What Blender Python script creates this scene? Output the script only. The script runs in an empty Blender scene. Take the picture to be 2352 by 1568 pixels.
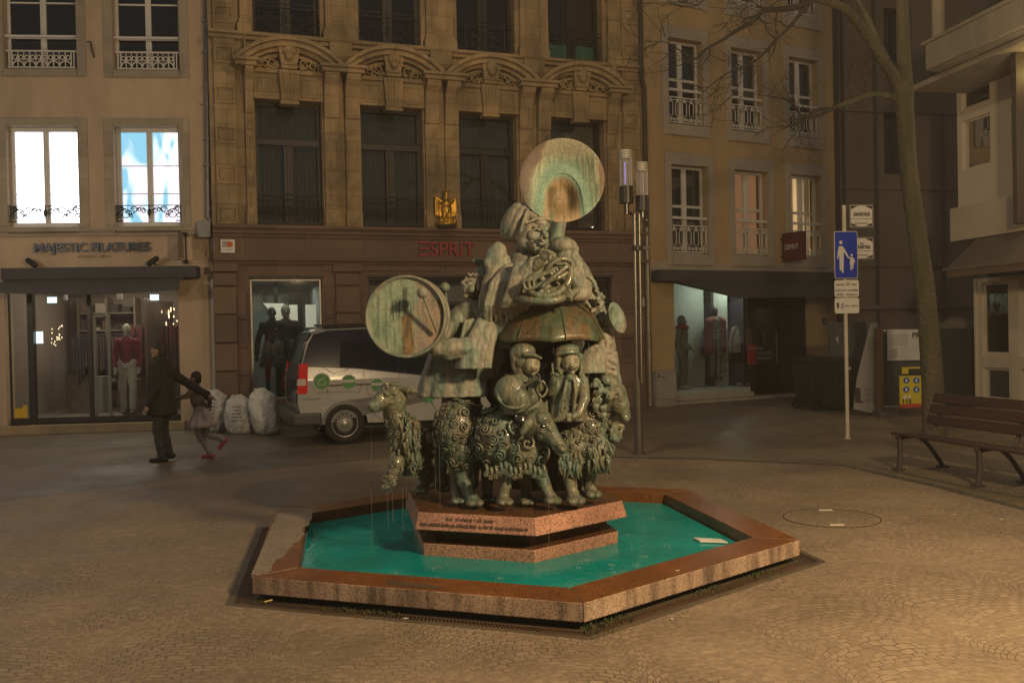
import bpy, bmesh, math, random
from mathutils import Vector, Matrix, Euler, noise
R = math.radians
rnd = random.Random(7)
scn = bpy.context.scene
COL = scn.collection

# ---------------------------------------------------------------- camera
F_PX, PITCH, ROLL, CAM_H = 2127.0, 0.0118, 0.0206, 1.7
cp, sp, cr, sr = math.cos(PITCH), math.sin(PITCH), math.cos(ROLL), math.sin(ROLL)
CM = Matrix(((1, 0, 0), (0, cp, sp), (0, -sp, cp))) @ Matrix(((cr, 0, sr), (0, 1, 0), (-sr, 0, cr)))
cam = bpy.data.cameras.new('camera')
camo = bpy.data.objects.new('camera', cam)
COL.objects.link(camo)
cam.sensor_width = 36
cam.lens = 36 * F_PX / 2352
cam.clip_start = 0.05
cam.clip_end = 400
rt, fw, up = CM.col[0], CM.col[1], CM.col[2]
m = Matrix.Identity(4)
for i in range(3):
    m[i][0], m[i][1], m[i][2] = rt[i], up[i], -fw[i]
m[2][3] = CAM_H
camo.matrix_world = m
scn.camera = camo

# ---------------------------------------------------------------- world and exposure
w = bpy.data.worlds.new('World')
scn.world = w
w.use_nodes = True
nt = w.node_tree
bg = nt.nodes['Background']
sky = nt.nodes.new('ShaderNodeTexSky')
sky.sky_type = 'NISHITA'
sky.sun_disc = False
sky.sun_elevation = R(-3)
sky.sun_rotation = R(200)
addn = nt.nodes.new('ShaderNodeMix')
addn.data_type = 'RGBA'
addn.blend_type = 'ADD'
addn.inputs[0].default_value = 1
addn.inputs[7].default_value = (0.37, 0.345, 0.34, 1)      # town glow on low cloud
nt.links.new(sky.outputs[0], addn.inputs[6])
nt.links.new(addn.outputs[2], bg.inputs['Color'])
bg.inputs['Strength'].default_value = 0.15
scn.view_settings.view_transform = 'Standard'
scn.view_settings.look = 'None'
scn.view_settings.exposure = 0.1
scn.view_settings.gamma = 1
scn.cycles.use_denoising = True
scn.cycles.max_bounces = 6
scn.cycles.transparent_max_bounces = 12
scn.cycles.sample_clamp_indirect = 3.0
scn.cycles.caustics_reflective = False
scn.cycles.caustics_refractive = False

# ---------------------------------------------------------------- street lights, plus added facade lights (all outside the frame, at lamp height)
def lamp(name, loc, power, col, radius=0.12, spot=None, aim=None, blend=0.6):
    l = bpy.data.lights.new(name, 'SPOT' if spot else 'POINT')
    l.energy = power
    l.color = col
    l.shadow_soft_size = radius
    o = bpy.data.objects.new(name, l)
    COL.objects.link(o)
    o.location = loc
    if spot:
        l.spot_size = R(spot)
        l.spot_blend = blend
        o.rotation_euler = (Vector(aim) - Vector(loc)).to_track_quat('-Z', 'Y').to_euler()
    return o
LAMPS = [
    lamp('street_and_added_light', (3.6, 2.35, 4.05), 1800, (1.0, 0.70, 0.38), 0.30),
    lamp('street_and_added_light', (-5.2, 2.0, 4.6), 180, (1.0, 0.82, 0.62), 0.2),
    lamp('street_and_added_light', (-9.3, 11.6, 3.6), 205, (1.0, 0.84, 0.66), 0.25),
    lamp('street_and_added_light', (0.5, 11.0, 9.5), 390, (1.0, 0.79, 0.50), 0.25),  # unseen, added high over the street to light the facades
    lamp('street_and_added_light', (8.2, 13.6, 4.6), 75, (1.0, 0.78, 0.55), 0.3),  # unseen, added to brighten the pale building
]

# ---------------------------------------------------------------- projection helpers: photo pixels (2352 x 1568) to points
CAMP = Vector((0, 0, CAM_H))
def ray(px, py):
    return CM @ Vector(((px - 1176) / F_PX, 1, -(py - 784) / F_PX))
def ground(px, py, z=0.0):
    r = ray(px, py)
    return CAMP + r * ((z - CAM_H) / r.z)
def dep(px, py, Y):
    r = ray(px, py)
    return CAMP + r * (Y / r.y)

class Facade:
    """a vertical plane: local x along the wall, local y into the building, z up"""
    def __init__(s, ox, oy, deg):
        s.o = Vector((ox, oy, 0)); s.a = R(deg)
        s.d = Vector((math.cos(s.a), math.sin(s.a), 0)); s.n = Vector((-math.sin(s.a), math.cos(s.a), 0))
    def __call__(s, px, py, y=0.0):
        r = ray(px, py)
        o = s.o + s.n * y
        t = (o - CAMP).dot(s.n) / r.dot(s.n)
        p = CAMP + r * t
        return (p - o).dot(s.d), p.z
    def s(s, px, py=600, y=0.0): return s(px, py, y)[0]
    def z(s, px, py, y=0.0): return s(px, py, y)[1]
Facade.s = lambda self, px, py=600, y=0.0: self(px, py, y)[0]
Facade.z = lambda self, px, py, y=0.0: self(px, py, y)[1]

# ---------------------------------------------------------------- naming
def tag(o, label=None, cat=None, group=None, kind=None):
    if label: o['label'] = label
    if cat: o['category'] = cat
    if group: o['group'] = group
    if kind: o['kind'] = kind
    return o
def empty(name, loc=(0, 0, 0), rz=0.0, label=None, cat=None, group=None):
    o = bpy.data.objects.new(name, None)
    o.empty_display_size = 0.1
    COL.objects.link(o)
    o.location = loc
    o.rotation_euler = (0, 0, rz)
    return tag(o, label, cat, group)
def copy_tree(o, parent=None):
    c = o.copy(); COL.objects.link(c)
    if parent: c.parent = parent
    for ch in list(o.children): copy_tree(ch, c)
    return c

# ---------------------------------------------------------------- mesh builder
class MB:
    def __init__(s): s.bm = bmesh.new(); s.uv = None
    def face(s, pts):
        vs = [s.bm.verts.new(p) for p in pts]
        try: return s.bm.faces.new(vs)
        except ValueError: return None
    def box(s, x0, x1, y0, y1, z0, z1):
        x0, x1 = min(x0, x1), max(x0, x1); y0, y1 = min(y0, y1), max(y0, y1); z0, z1 = min(z0, z1), max(z0, z1)
        v = [s.bm.verts.new((x, y, z)) for z in (z0, z1) for y in (y0, y1) for x in (x0, x1)]
        for f in ((0, 2, 3, 1), (4, 5, 7, 6), (0, 1, 5, 4), (2, 6, 7, 3), (0, 4, 6, 2), (1, 3, 7, 5)):
            s.bm.faces.new([v[i] for i in f])
        return s
    def hexa(s, p):
        """eight corners: bottom four then top four, both counter-clockwise"""
        v = [s.bm.verts.new(q) for q in p]
        for f in ((3, 2, 1, 0), (4, 5, 6, 7), (0, 1, 5, 4), (1, 2, 6, 5), (2, 3, 7, 6), (3, 0, 4, 7)):
            s.bm.faces.new([v[i] for i in f])
        return s
    def prism(s, poly, axis, a, b):
        """poly of 2D points extruded along axis 'x','y','z' from a to b"""
        def P(u, v, t): return {'y': (u, t, v), 'z': (u, v, t), 'x': (t, u, v)}[axis]
        A = [s.bm.verts.new(P(u, v, a)) for u, v in poly]
        B = [s.bm.verts.new(P(u, v, b)) for u, v in poly]
        n = len(poly)
        s.bm.faces.new(A[::-1]); s.bm.faces.new(B)
        for i in range(n):
            s.bm.faces.new((A[i], A[(i + 1) % n], B[(i + 1) % n], B[i]))
        return s
    def tube(s, pts, rad, seg=8, cap=True, closed=False):
        pts = [Vector(p) for p in pts]
        n = len(pts)
        if not hasattr(rad, '__len__'): rad = [rad] * n
        rings = []
        ref = None
        for i, p in enumerate(pts):
            if closed: t = pts[(i + 1) % n] - pts[i - 1]
            else: t = pts[min(i + 1, n - 1)] - pts[max(i - 1, 0)]
            if t.length < 1e-9: t = Vector((0, 0, 1))
            t.normalize()
            if ref is None:
                ref = Vector((0, 0, 1)) if abs(t.z) < 0.9 else Vector((1, 0, 0))
            u = (ref - t * ref.dot(t))
            if u.length < 1e-6: u = t.orthogonal()
            u.normalize(); ref = u
            v = t.cross(u)
            rings.append([s.bm.verts.new(p + (u * math.cos(2 * math.pi * k / seg) + v * math.sin(2 * math.pi * k / seg)) * rad[i]) for k in range(seg)])
        for i in range(n - (0 if closed else 1)):
            a, b = rings[i], rings[(i + 1) % n]
            for k in range(seg):
                s.bm.faces.new((a[k], a[(k + 1) % seg], b[(k + 1) % seg], b[k]))
        if cap and not closed:
            s.bm.faces.new(rings[0][::-1]); s.bm.faces.new(rings[-1])
        return s
    def capsule(s, a, b, ra, rb, seg=12, flat=1.0):
        """tapered limb with round ends"""
        a, b = Vector(a), Vector(b)
        t = (b - a)
        L = t.length
        if L < 1e-6: t = Vector((0, 0, 1))
        t.normalize()
        pts, rr = [], []
        for k in (80, 60, 40, 20): pts.append(a - t * ra * math.sin(R(k))); rr.append(ra * math.cos(R(k)))
        pts.append(a); rr.append(ra); pts.append(b); rr.append(rb)
        for k in (20, 40, 60, 80): pts.append(b + t * rb * math.sin(R(k))); rr.append(rb * math.cos(R(k)))
        return s.tube(pts, rr, seg)
    def chain(s, pts, rad, seg=12):
        for i in range(len(pts) - 1): s.capsule(pts[i], pts[i + 1], rad[i], rad[i + 1], seg)
        return s
    def ell(s, c, r, rot=(0, 0, 0), seg=20, rings=12):
        mt = Matrix.Translation(Vector(c)) @ Euler(rot).to_matrix().to_4x4() @ Matrix.Diagonal((r[0], r[1], r[2], 1))
        bmesh.ops.create_uvsphere(s.bm, u_segments=seg, v_segments=rings, radius=1, matrix=mt)
        return s
    def lathe(s, prof, seg=32, mt=None, closed=True, ang=(0, 360)):
        """profile of (r, z) round local z"""
        mt = mt or Matrix.Identity(4)
        full = ang == (0, 360)
        rings = []
        for r, z in prof:
            ring = []
            for k in range(seg if full else seg + 1):
                a = R(ang[0] + (ang[1] - ang[0]) * k / seg)
                ring.append(s.bm.verts.new(mt @ Vector((r * math.cos(a), r * math.sin(a), z))))
            rings.append(ring)
        for i in range(len(rings) - 1):
            a, b = rings[i], rings[i + 1]
            m_ = len(a)
            for k in range(m_ if full else m_ - 1):
                s.bm.faces.new((a[k], a[(k + 1) % m_], b[(k + 1) % m_], b[k]))
        if closed and full:
            if prof[0][0] > 1e-5: s.bm.faces.new(rings[0][::-1])
            if prof[-1][0] > 1e-5: s.bm.faces.new(rings[-1])
        return s
    def build(s, name, mat, parent=None, smooth=False, bevel=0, remesh=0, smoothit=0, disp=None, seg=2, auto=None):
        me = bpy.data.meshes.new(name)
        bmesh.ops.remove_doubles(s.bm, verts=s.bm.verts, dist=1e-6) if not remesh else None
        bmesh.ops.recalc_face_normals(s.bm, faces=s.bm.faces)
        s.bm.to_mesh(me); s.bm.free()
        for mm in (mat if isinstance(mat, (list, tuple)) else [mat]): me.materials.append(mm)
        o = bpy.data.objects.new(name, me)
        COL.objects.link(o)
        if parent: o.parent = parent
        if smooth or remesh:
            for p in me.polygons: p.use_smooth = True
        if bevel:
            b = o.modifiers.new('bevel', 'BEVEL'); b.width = bevel; b.segments = seg; b.limit_method = 'ANGLE'; b.angle_limit = R(35)
            b.harden_normals = False
        if remesh:
            r_ = o.modifiers.new('remesh', 'REMESH'); r_.mode = 'VOXEL'; r_.voxel_size = remesh; r_.use_smooth_shade = True
        if smoothit:
            q = o.modifiers.new('smooth', 'SMOOTH'); q.iterations = smoothit; q.factor = 0.5
        if disp:
            for sz, st in disp:
                tx = bpy.data.textures.new('relief', 'CLOUDS'); tx.noise_scale = sz; tx.noise_depth = 2
                d = o.modifiers.new('relief', 'DISPLACE'); d.texture = tx; d.strength = st; d.mid_level = 0.5
                d.texture_coords = 'GLOBAL' if not parent else 'LOCAL'
        return o

def text_mesh(body, size, mat, name, parent, mt, depth=0.01, align='CENTER', spacing=1.0, sx=1.0, bold=0.0):
    cu = bpy.data.curves.new(name, 'FONT')
    cu.body = body; cu.size = size; cu.extrude = depth / 2; cu.align_x = align; cu.space_character = spacing
    cu.offset = bold
    cu.resolution_u = 3
    o = bpy.data.objects.new(name, cu)
    COL.objects.link(o)
    dg = bpy.context.evaluated_depsgraph_get()
    me = bpy.data.meshes.new_from_object(o.evaluated_get(dg))
    bpy.data.objects.remove(o); bpy.data.curves.remove(cu)
    me.name = name
    me.transform(mt @ Matrix.Diagonal((sx, 1, 1, 1)))
    me.materials.clear(); me.materials.append(mat)
    q = bpy.data.objects.new(name, me); COL.objects.link(q)
    if parent: q.parent = parent
    return q
def upright(x, y, z):
    """matrix that stands a text up on a wall whose outside is local -y"""
    return Matrix.Translation((x, y, z)) @ Matrix.Rotation(R(90), 4, 'X')
# ---------------------------------------------------------------- materials
MATS = {}
def N(nt, t, **kw):
    n = nt.nodes.new(t)
    for k, v in kw.items(): setattr(n, k, v)
    return n
def mat(name, col, rough=0.7, metal=0.0, var=0.25, scale=3.0, bump=0.0, bscale=40.0, col2=None, stretch=(1, 1, 1), detail=6, coat=0.0, spec=0.5, alpha=None, emit=None, estr=0, rvar=0.0, ashlar=None, contrast=0.25):
    if name in MATS: return MATS[name]
    ma = bpy.data.materials.new(name); ma.use_nodes = True
    nt = ma.node_tree; b = nt.nodes['Principled BSDF']; L = nt.links.new
    c = (*col, 1)
    b.inputs['Roughness'].default_value = rough
    b.inputs['Metallic'].default_value = metal
    b.inputs['Specular IOR Level'].default_value = spec
    b.inputs['Coat Weight'].default_value = coat
    tc = N(nt, 'ShaderNodeTexCoord'); mp = N(nt, 'ShaderNodeMapping')
    mp.inputs['Scale'].default_value = stretch
    L(tc.outputs['Object'], mp.inputs[0])
    nz = N(nt, 'ShaderNodeTexNoise'); nz.inputs['Scale'].default_value = scale; nz.inputs['Detail'].default_value = detail; nz.inputs['Roughness'].default_value = 0.6
    L(mp.outputs[0], nz.inputs['Vector'])
    mr = N(nt, 'ShaderNodeMapRange'); mr.inputs[1].default_value = 0.5 - contrast; mr.inputs[2].default_value = 0.5 + contrast
    L(nz.outputs['Fac'], mr.inputs[0])
    mx = N(nt, 'ShaderNodeMix', data_type='RGBA')
    c2 = (*col2, 1) if col2 else tuple(max(0, x * (1 - var)) for x in col) + (1,)
    mx.inputs[6].default_value = c if col2 else tuple(min(1, x * (1 + var * .6)) for x in col) + (1,)
    mx.inputs[7].default_value = c2
    L(mr.outputs[0], mx.inputs[0]); L(mx.outputs[2], b.inputs['Base Color'])
    if rvar:
        m2 = N(nt, 'ShaderNodeMapRange'); m2.inputs[3].default_value = max(0.02, rough - rvar); m2.inputs[4].default_value = min(1, rough + rvar)
        L(nz.outputs['Fac'], m2.inputs[0]); L(m2.outputs[0], b.inputs['Roughness'])
    if bump:
        n2 = N(nt, 'ShaderNodeTexNoise'); n2.inputs['Scale'].default_value = bscale; n2.inputs['Detail'].default_value = 4
        L(tc.outputs['Object'], n2.inputs['Vector'])
        bp = N(nt, 'ShaderNodeBump'); bp.inputs['Strength'].default_value = min(1, bump); bp.inputs['Distance'].default_value = 0.01 * max(1, bump)
        L(n2.outputs['Fac'], bp.inputs['Height']); L(bp.outputs[0], b.inputs['Normal'])
    if ashlar:      # stone courses: fine joints and a different tone for every block
        sw_ = N(nt, 'ShaderNodeSeparateXYZ'); L(tc.outputs['Object'], sw_.inputs[0]); cb_ = N(nt, 'ShaderNodeCombineXYZ'); L(sw_.outputs[0], cb_.inputs[0]); L(sw_.outputs[2], cb_.inputs[1])
        br = N(nt, 'ShaderNodeTexBrick'); br.inputs['Scale'].default_value = 1; br.inputs['Brick Width'].default_value = ashlar[0]; br.inputs['Row Height'].default_value = ashlar[1]; br.inputs['Mortar Size'].default_value = .008; br.inputs['Mortar Smooth'].default_value = .3
        br.inputs['Color1'].default_value = (.72, .74, .76, 1); br.inputs['Color2'].default_value = (1.18, 1.14, 1.08, 1); br.inputs['Mortar'].default_value = (.55, .53, .5, 1); L(cb_.outputs[0], br.inputs['Vector'])
        m5 = N(nt, 'ShaderNodeMix', data_type='RGBA', blend_type='MULTIPLY'); m5.inputs[0].default_value = ashlar[2]; L(mx.outputs[2], m5.inputs[6]); L(br.outputs['Color'], m5.inputs[7]); L(m5.outputs[2], b.inputs['Base Color'])
    if emit:
        b.inputs['Emission Color'].default_value = (*emit, 1); b.inputs['Emission Strength'].default_value = estr
    MATS[name] = ma
    return ma
def glass_mat(name, tint=(0.8, 0.85, 0.85), refl=0.14, rough=0.02):
    if name in MATS: return MATS[name]
    ma = bpy.data.materials.new(name); ma.use_nodes = True
    nt = ma.node_tree; nt.nodes.clear(); L = nt.links.new
    out = N(nt, 'ShaderNodeOutputMaterial'); tr = N(nt, 'ShaderNodeBsdfTransparent'); gl = N(nt, 'ShaderNodeBsdfGlossy'); mx = N(nt, 'ShaderNodeMixShader'); lw = N(nt, 'ShaderNodeLayerWeight')
    tr.inputs[0].default_value = (*tint, 1); gl.inputs['Roughness'].default_value = rough
    lw.inputs['Blend'].default_value = 0.25
    mr = N(nt, 'ShaderNodeMapRange'); mr.inputs[3].default_value = refl; mr.inputs[4].default_value = 0.9
    L(lw.outputs['Fresnel'], mr.inputs[0]); L(mr.outputs[0], mx.inputs[0]); L(tr.outputs[0], mx.inputs[1]); L(gl.outputs[0], mx.inputs[2]); L(mx.outputs[0], out.inputs[0])
    MATS[name] = ma
    return ma
def emit_mat(name, col, s):
    if name in MATS: return MATS[name]
    ma = bpy.data.materials.new(name); ma.use_nodes = True
    b = ma.node_tree.nodes['Principled BSDF']
    b.inputs['Base Color'].default_value = (0.02, 0.02, 0.02, 1)
    b.inputs['Emission Color'].default_value = (*col, 1); b.inputs['Emission Strength'].default_value = s
    MATS[name] = ma
    return ma
def streaky(name, cols, rough, scale=2.2, zs=0.28, bump=0.5, bscale=30, metal=0.0, seam=None, rv=0.12, spec=0.5, coat=0.0):
    """weathered bronze: colour patches that run down the surface as water streaks"""
    if name in MATS: return MATS[name]
    ma = bpy.data.materials.new(name); ma.use_nodes = True
    nt = ma.node_tree; b = nt.nodes['Principled BSDF']; L = nt.links.new
    tc = N(nt, 'ShaderNodeTexCoord'); mp = N(nt, 'ShaderNodeMapping'); mp.inputs['Scale'].default_value = (1, 1, zs)
    L(tc.outputs['Object'], mp.inputs[0])
    nz = N(nt, 'ShaderNodeTexNoise'); nz.inputs['Scale'].default_value = scale; nz.inputs['Detail'].default_value = 8; nz.inputs['Roughness'].default_value = 0.62; nz.inputs['Distortion'].default_value = 0.3
    L(mp.outputs[0], nz.inputs['Vector'])
    cr_ = N(nt, 'ShaderNodeValToRGB')
    e = cr_.color_ramp.elements
    n = len(cols)
    for i, c in enumerate(cols):
        pos = 0.30 + 0.40 * i / (n - 1)
        if i < 2: e[i].position = pos; e[i].color = (*c, 1)
        else: q = e.new(pos); q.color = (*c, 1)
    L(nz.outputs['Fac'], cr_.inputs[0])
    n3 = N(nt, 'ShaderNodeTexNoise'); n3.inputs['Scale'].default_value = 38; n3.inputs['Detail'].default_value = 5
    mp3 = N(nt, 'ShaderNodeMapping'); mp3.inputs['Scale'].default_value = (1, 1, zs * 0.7)
    L(tc.outputs['Object'], mp3.inputs[0]); L(mp3.outputs[0], n3.inputs['Vector'])
    mr3 = N(nt, 'ShaderNodeMapRange'); mr3.inputs[1].default_value = 0.38; mr3.inputs[2].default_value = 0.64; mr3.inputs[3].default_value = 0.72; mr3.inputs[4].default_value = 1.15
    L(n3.outputs['Fac'], mr3.inputs[0])
    mu = N(nt, 'ShaderNodeMix', data_type='RGBA', blend_type='MULTIPLY'); mu.inputs[0].default_value = 1
    L(cr_.outputs[0], mu.inputs[6]); L(mr3.outputs[0], mu.inputs[7]); L(mu.outputs[2], b.inputs['Base Color'])
    mr = N(nt, 'ShaderNodeMapRange'); mr.inputs[3].default_value = max(0.05, rough - rv); mr.inputs[4].default_value = rough + rv
    L(n3.outputs['Fac'], mr.inputs[0]); L(mr.outputs[0], b.inputs['Roughness'])
    b.inputs['Metallic'].default_value = metal; b.inputs['Specular IOR Level'].default_value = spec; b.inputs['Coat Weight'].default_value = coat; b.inputs['Coat Roughness'].default_value = 0.08
    n2 = N(nt, 'ShaderNodeTexNoise'); n2.inputs['Scale'].default_value = bscale; n2.inputs['Detail'].default_value = 5
    L(tc.outputs['Object'], n2.inputs['Vector'])
    bp = N(nt, 'ShaderNodeBump'); bp.inputs['Strength'].default_value = bump; bp.inputs['Distance'].default_value = 0.01
    L(n2.outputs['Fac'], bp.inputs['Height']); L(bp.outputs[0], b.inputs['Normal'])
    MATS[name] = ma
    return ma
def granite(name, ca, cb, cc, rough=0.55, wetdark=1.0, scale=110, streak=False):
    if name in MATS: return MATS[name]
    ma = bpy.data.materials.new(name); ma.use_nodes = True
    nt = ma.node_tree; b = nt.nodes['Principled BSDF']; L = nt.links.new
    tc = N(nt, 'ShaderNodeTexCoord')
    v = N(nt, 'ShaderNodeTexVoronoi'); v.inputs['Scale'].default_value = scale
    L(tc.outputs['Object'], v.inputs['Vector'])
    sx = N(nt, 'ShaderNodeSeparateColor'); L(v.outputs['Color'], sx.inputs[0])
    r = N(nt, 'ShaderNodeValToRGB'); e = r.color_ramp.elements; r.color_ramp.interpolation = 'CONSTANT'
    e[0].position = 0; e[0].color = (*ca, 1); e[1].position = 0.45; e[1].color = (*cb, 1); q = e.new(0.78); q.color = (*cc, 1)
    L(sx.outputs[0], r.inputs[0])
    n = N(nt, 'ShaderNodeTexNoise'); n.inputs['Scale'].default_value = 2.5; n.inputs['Detail'].default_value = 7
    L(tc.outputs['Object'], n.inputs['Vector'])
    mr = N(nt, 'ShaderNodeMapRange'); mr.inputs[1].default_value = .35; mr.inputs[2].default_value = .65; mr.inputs[3].default_value = 0.72 * wetdark; mr.inputs[4].default_value = 1.15 * wetdark
    L(n.outputs['Fac'], mr.inputs[0])
    mu = N(nt, 'ShaderNodeMix', data_type='RGBA', blend_type='MULTIPLY'); mu.inputs[0].default_value = 1
    L(r.outputs[0], mu.inputs[6]); L(mr.outputs[0], mu.inputs[7])
    last = mu.outputs[2]
    if streak:   # dark wet runs that start at the upper edge of the slab face
        mp = N(nt, 'ShaderNodeMapping'); mp.inputs['Scale'].default_value = (7, 7, .9); L(tc.outputs['Object'], mp.inputs[0])
        n4 = N(nt, 'ShaderNodeTexNoise'); n4.inputs['Scale'].default_value = 1.8; n4.inputs['Detail'].default_value = 5; L(mp.outputs[0], n4.inputs['Vector'])
        m4 = N(nt, 'ShaderNodeMapRange'); m4.inputs[1].default_value = .45; m4.inputs[2].default_value = .66; m4.inputs[3].default_value = 1.0; m4.inputs[4].default_value = 0.42
        L(n4.outputs['Fac'], m4.inputs[0])
        mu2 = N(nt, 'ShaderNodeMix', data_type='RGBA', blend_type='MULTIPLY'); mu2.inputs[0].default_value = 1
        L(last, mu2.inputs[6]); L(m4.outputs[0], mu2.inputs[7]); last = mu2.outputs[2]
    L(last, b.inputs['Base Color'])
    b.inputs['Roughness'].default_value = rough
    n2 = N(nt, 'ShaderNodeTexNoise'); n2.inputs['Scale'].default_value = 90; L(tc.outputs['Object'], n2.inputs['Vector'])
    bp = N(nt, 'ShaderNodeBump'); bp.inputs['Strength'].default_value = .25; bp.inputs['Distance'].default_value = .004
    L(n2.outputs['Fac'], bp.inputs['Height']); L(bp.outputs[0], b.inputs['Normal'])
    MATS[name] = ma
    return ma

def fan_paving(name='granite_setts', tone=(1, 1, 1), wet=0):
    """small granite setts laid in overlapping arcs, with broad worn and damp patches"""
    ma = bpy.data.materials.new(name); ma.use_nodes = True
    nt = ma.node_tree; b = nt.nodes['Principled BSDF']; L = nt.links.new
    tc = N(nt, 'ShaderNodeTexCoord')
    wn = N(nt, 'ShaderNodeTexNoise'); wn.inputs['Scale'].default_value = 1.6; wn.inputs['Detail'].default_value = 3; L(tc.outputs['Object'], wn.inputs['Vector'])
    wv = N(nt, 'ShaderNodeVectorMath', operation='MULTIPLY_ADD'); L(wn.outputs['Color'], wv.inputs[0]); wv.inputs[1].default_value = (.30, .30, 0); L(tc.outputs['Object'], wv.inputs[2])
    rotm = N(nt, 'ShaderNodeMapping'); rotm.inputs['Rotation'].default_value = (0, 0, R(-14)); L(wv.outputs[0], rotm.inputs[0])
    s = N(nt, 'ShaderNodeSeparateXYZ'); L(rotm.outputs[0], s.inputs[0])
    def M(op, a, bb=None, cc=None):
        n = N(nt, 'ShaderNodeMath', operation=op)
        for i, v in enumerate((a, bb, cc)):
            if v is None: continue
            if isinstance(v, (int, float)): n.inputs[i].default_value = v
            else: L(v, n.inputs[i])
        return n.outputs[0]
    W = .92
    fx = M('FRACT', M('DIVIDE', s.outputs[0], W))
    u = M('SUBTRACT', M('MULTIPLY', fx, 2.0), 1.0)
    arch = M('SQRT', M('MAXIMUM', M('SUBTRACT', 1.06, M('MULTIPLY', u, u)), 0.0))
    y2 = M('SUBTRACT', s.outputs[1], M('MULTIPLY', arch, 0.30))
    x2 = M('MULTIPLY', M('ARCSINE', M('MULTIPLY', u, 0.97)), 0.33)
    cb = N(nt, 'ShaderNodeCombineXYZ'); L(M('ADD', x2, M('MULTIPLY', M('FLOOR', M('DIVIDE', s.outputs[0], W)), 3.7)), cb.inputs[0]); L(y2, cb.inputs[1])
    vo = N(nt, 'ShaderNodeTexBrick'); vo.inputs['Scale'].default_value = 1; vo.inputs['Brick Width'].default_value = .060; vo.inputs['Row Height'].default_value = .052
    vo.inputs['Mortar Size'].default_value = .0065; vo.inputs['Mortar Smooth'].default_value = .9; vo.offset = .5
    vo.inputs['Color1'].default_value = (0, 0, 0, 1); vo.inputs['Color2'].default_value = (1, 1, 1, 1); vo.inputs['Mortar'].default_value = (.5, .5, .5, 1)
    L(cb.outputs[0], vo.inputs['Vector'])
    rp = N(nt, 'ShaderNodeValToRGB'); e = rp.color_ramp.elements
    e[0].color = (.200, .150, .098, 1); e[1].color = (.262, .198, .130, 1)
    L(vo.outputs['Color'], rp.inputs[0])
    mm = N(nt, 'ShaderNodeMix', data_type='RGBA'); pn = N(nt, 'ShaderNodeTexNoise'); pn.inputs['Scale'].default_value = 1.3; pn.inputs['Detail'].default_value = 4; L(tc.outputs['Object'], pn.inputs['Vector']); pm_ = N(nt, 'ShaderNodeMapRange'); pm_.inputs[1].default_value = .42; pm_.inputs[2].default_value = .62; pm_.inputs[3].default_value = .12; pm_.inputs[4].default_value = .85; L(pn.outputs['Fac'], pm_.inputs[0]); L(M('MULTIPLY', vo.outputs['Fac'], pm_.outputs[0]), mm.inputs[0]); L(rp.outputs[0], mm.inputs[6]); mm.inputs[7].default_value = (.135, .100, .066, 1)
    big = N(nt, 'ShaderNodeTexNoise'); big.inputs['Scale'].default_value = .45; big.inputs['Detail'].default_value = 8; big.inputs['Roughness'].default_value = .62; L(tc.outputs['Object'], big.inputs['Vector'])
    mr = N(nt, 'ShaderNodeMapRange'); mr.inputs[1].default_value = .35; mr.inputs[2].default_value = .65; mr.inputs[3].default_value = .72; mr.inputs[4].default_value = 1.22
    L(big.outputs['Fac'], mr.inputs[0])
    fine = N(nt, 'ShaderNodeTexNoise'); fine.inputs['Scale'].default_value = 26; fine.inputs['Detail'].default_value = 5; L(tc.outputs['Object'], fine.inputs['Vector'])
    mf = N(nt, 'ShaderNodeMapRange'); mf.inputs[1].default_value = .3; mf.inputs[2].default_value = .7; mf.inputs[3].default_value = .82; mf.inputs[4].default_value = 1.18; L(fine.outputs['Fac'], mf.inputs[0])
    mu = N(nt, 'ShaderNodeMix', data_type='RGBA', blend_type='MULTIPLY'); mu.inputs[0].default_value = 1; L(mm.outputs[2], mu.inputs[6]); L(M('MULTIPLY', mr.outputs[0], mf.outputs[0]), mu.inputs[7])
    tn = N(nt, 'ShaderNodeMix', data_type='RGBA', blend_type='MULTIPLY'); tn.inputs[0].default_value = 1; L(mu.outputs[2], tn.inputs[6]); tn.inputs[7].default_value = (*tone, 1); L(tn.outputs[2], b.inputs['Base Color'])
    r2 = N(nt, 'ShaderNodeMapRange'); r2.inputs[1].default_value = .35; r2.inputs[2].default_value = .6; r2.inputs[3].default_value = .42 - wet; r2.inputs[4].default_value = .78 - wet; L(big.outputs['Fac'], r2.inputs[0]); L(r2.outputs[0], b.inputs['Roughness'])
    hh = M('SUBTRACT', M('MULTIPLY', fine.outputs['Fac'], .5), M('MULTIPLY', M('MULTIPLY', vo.outputs['Fac'], pm_.outputs[0]), .9))
    hb = M('ADD', hh, M('MULTIPLY', vo.outputs['Color'], .25))
    bp = N(nt, 'ShaderNodeBump'); bp.inputs['Strength'].default_value = .6; bp.inputs['Distance'].default_value = .012; L(hb, bp.inputs['Height']); L(bp.outputs[0], b.inputs['Normal'])
    b.inputs['Specular IOR Level'].default_value = .4
    return ma

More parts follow.
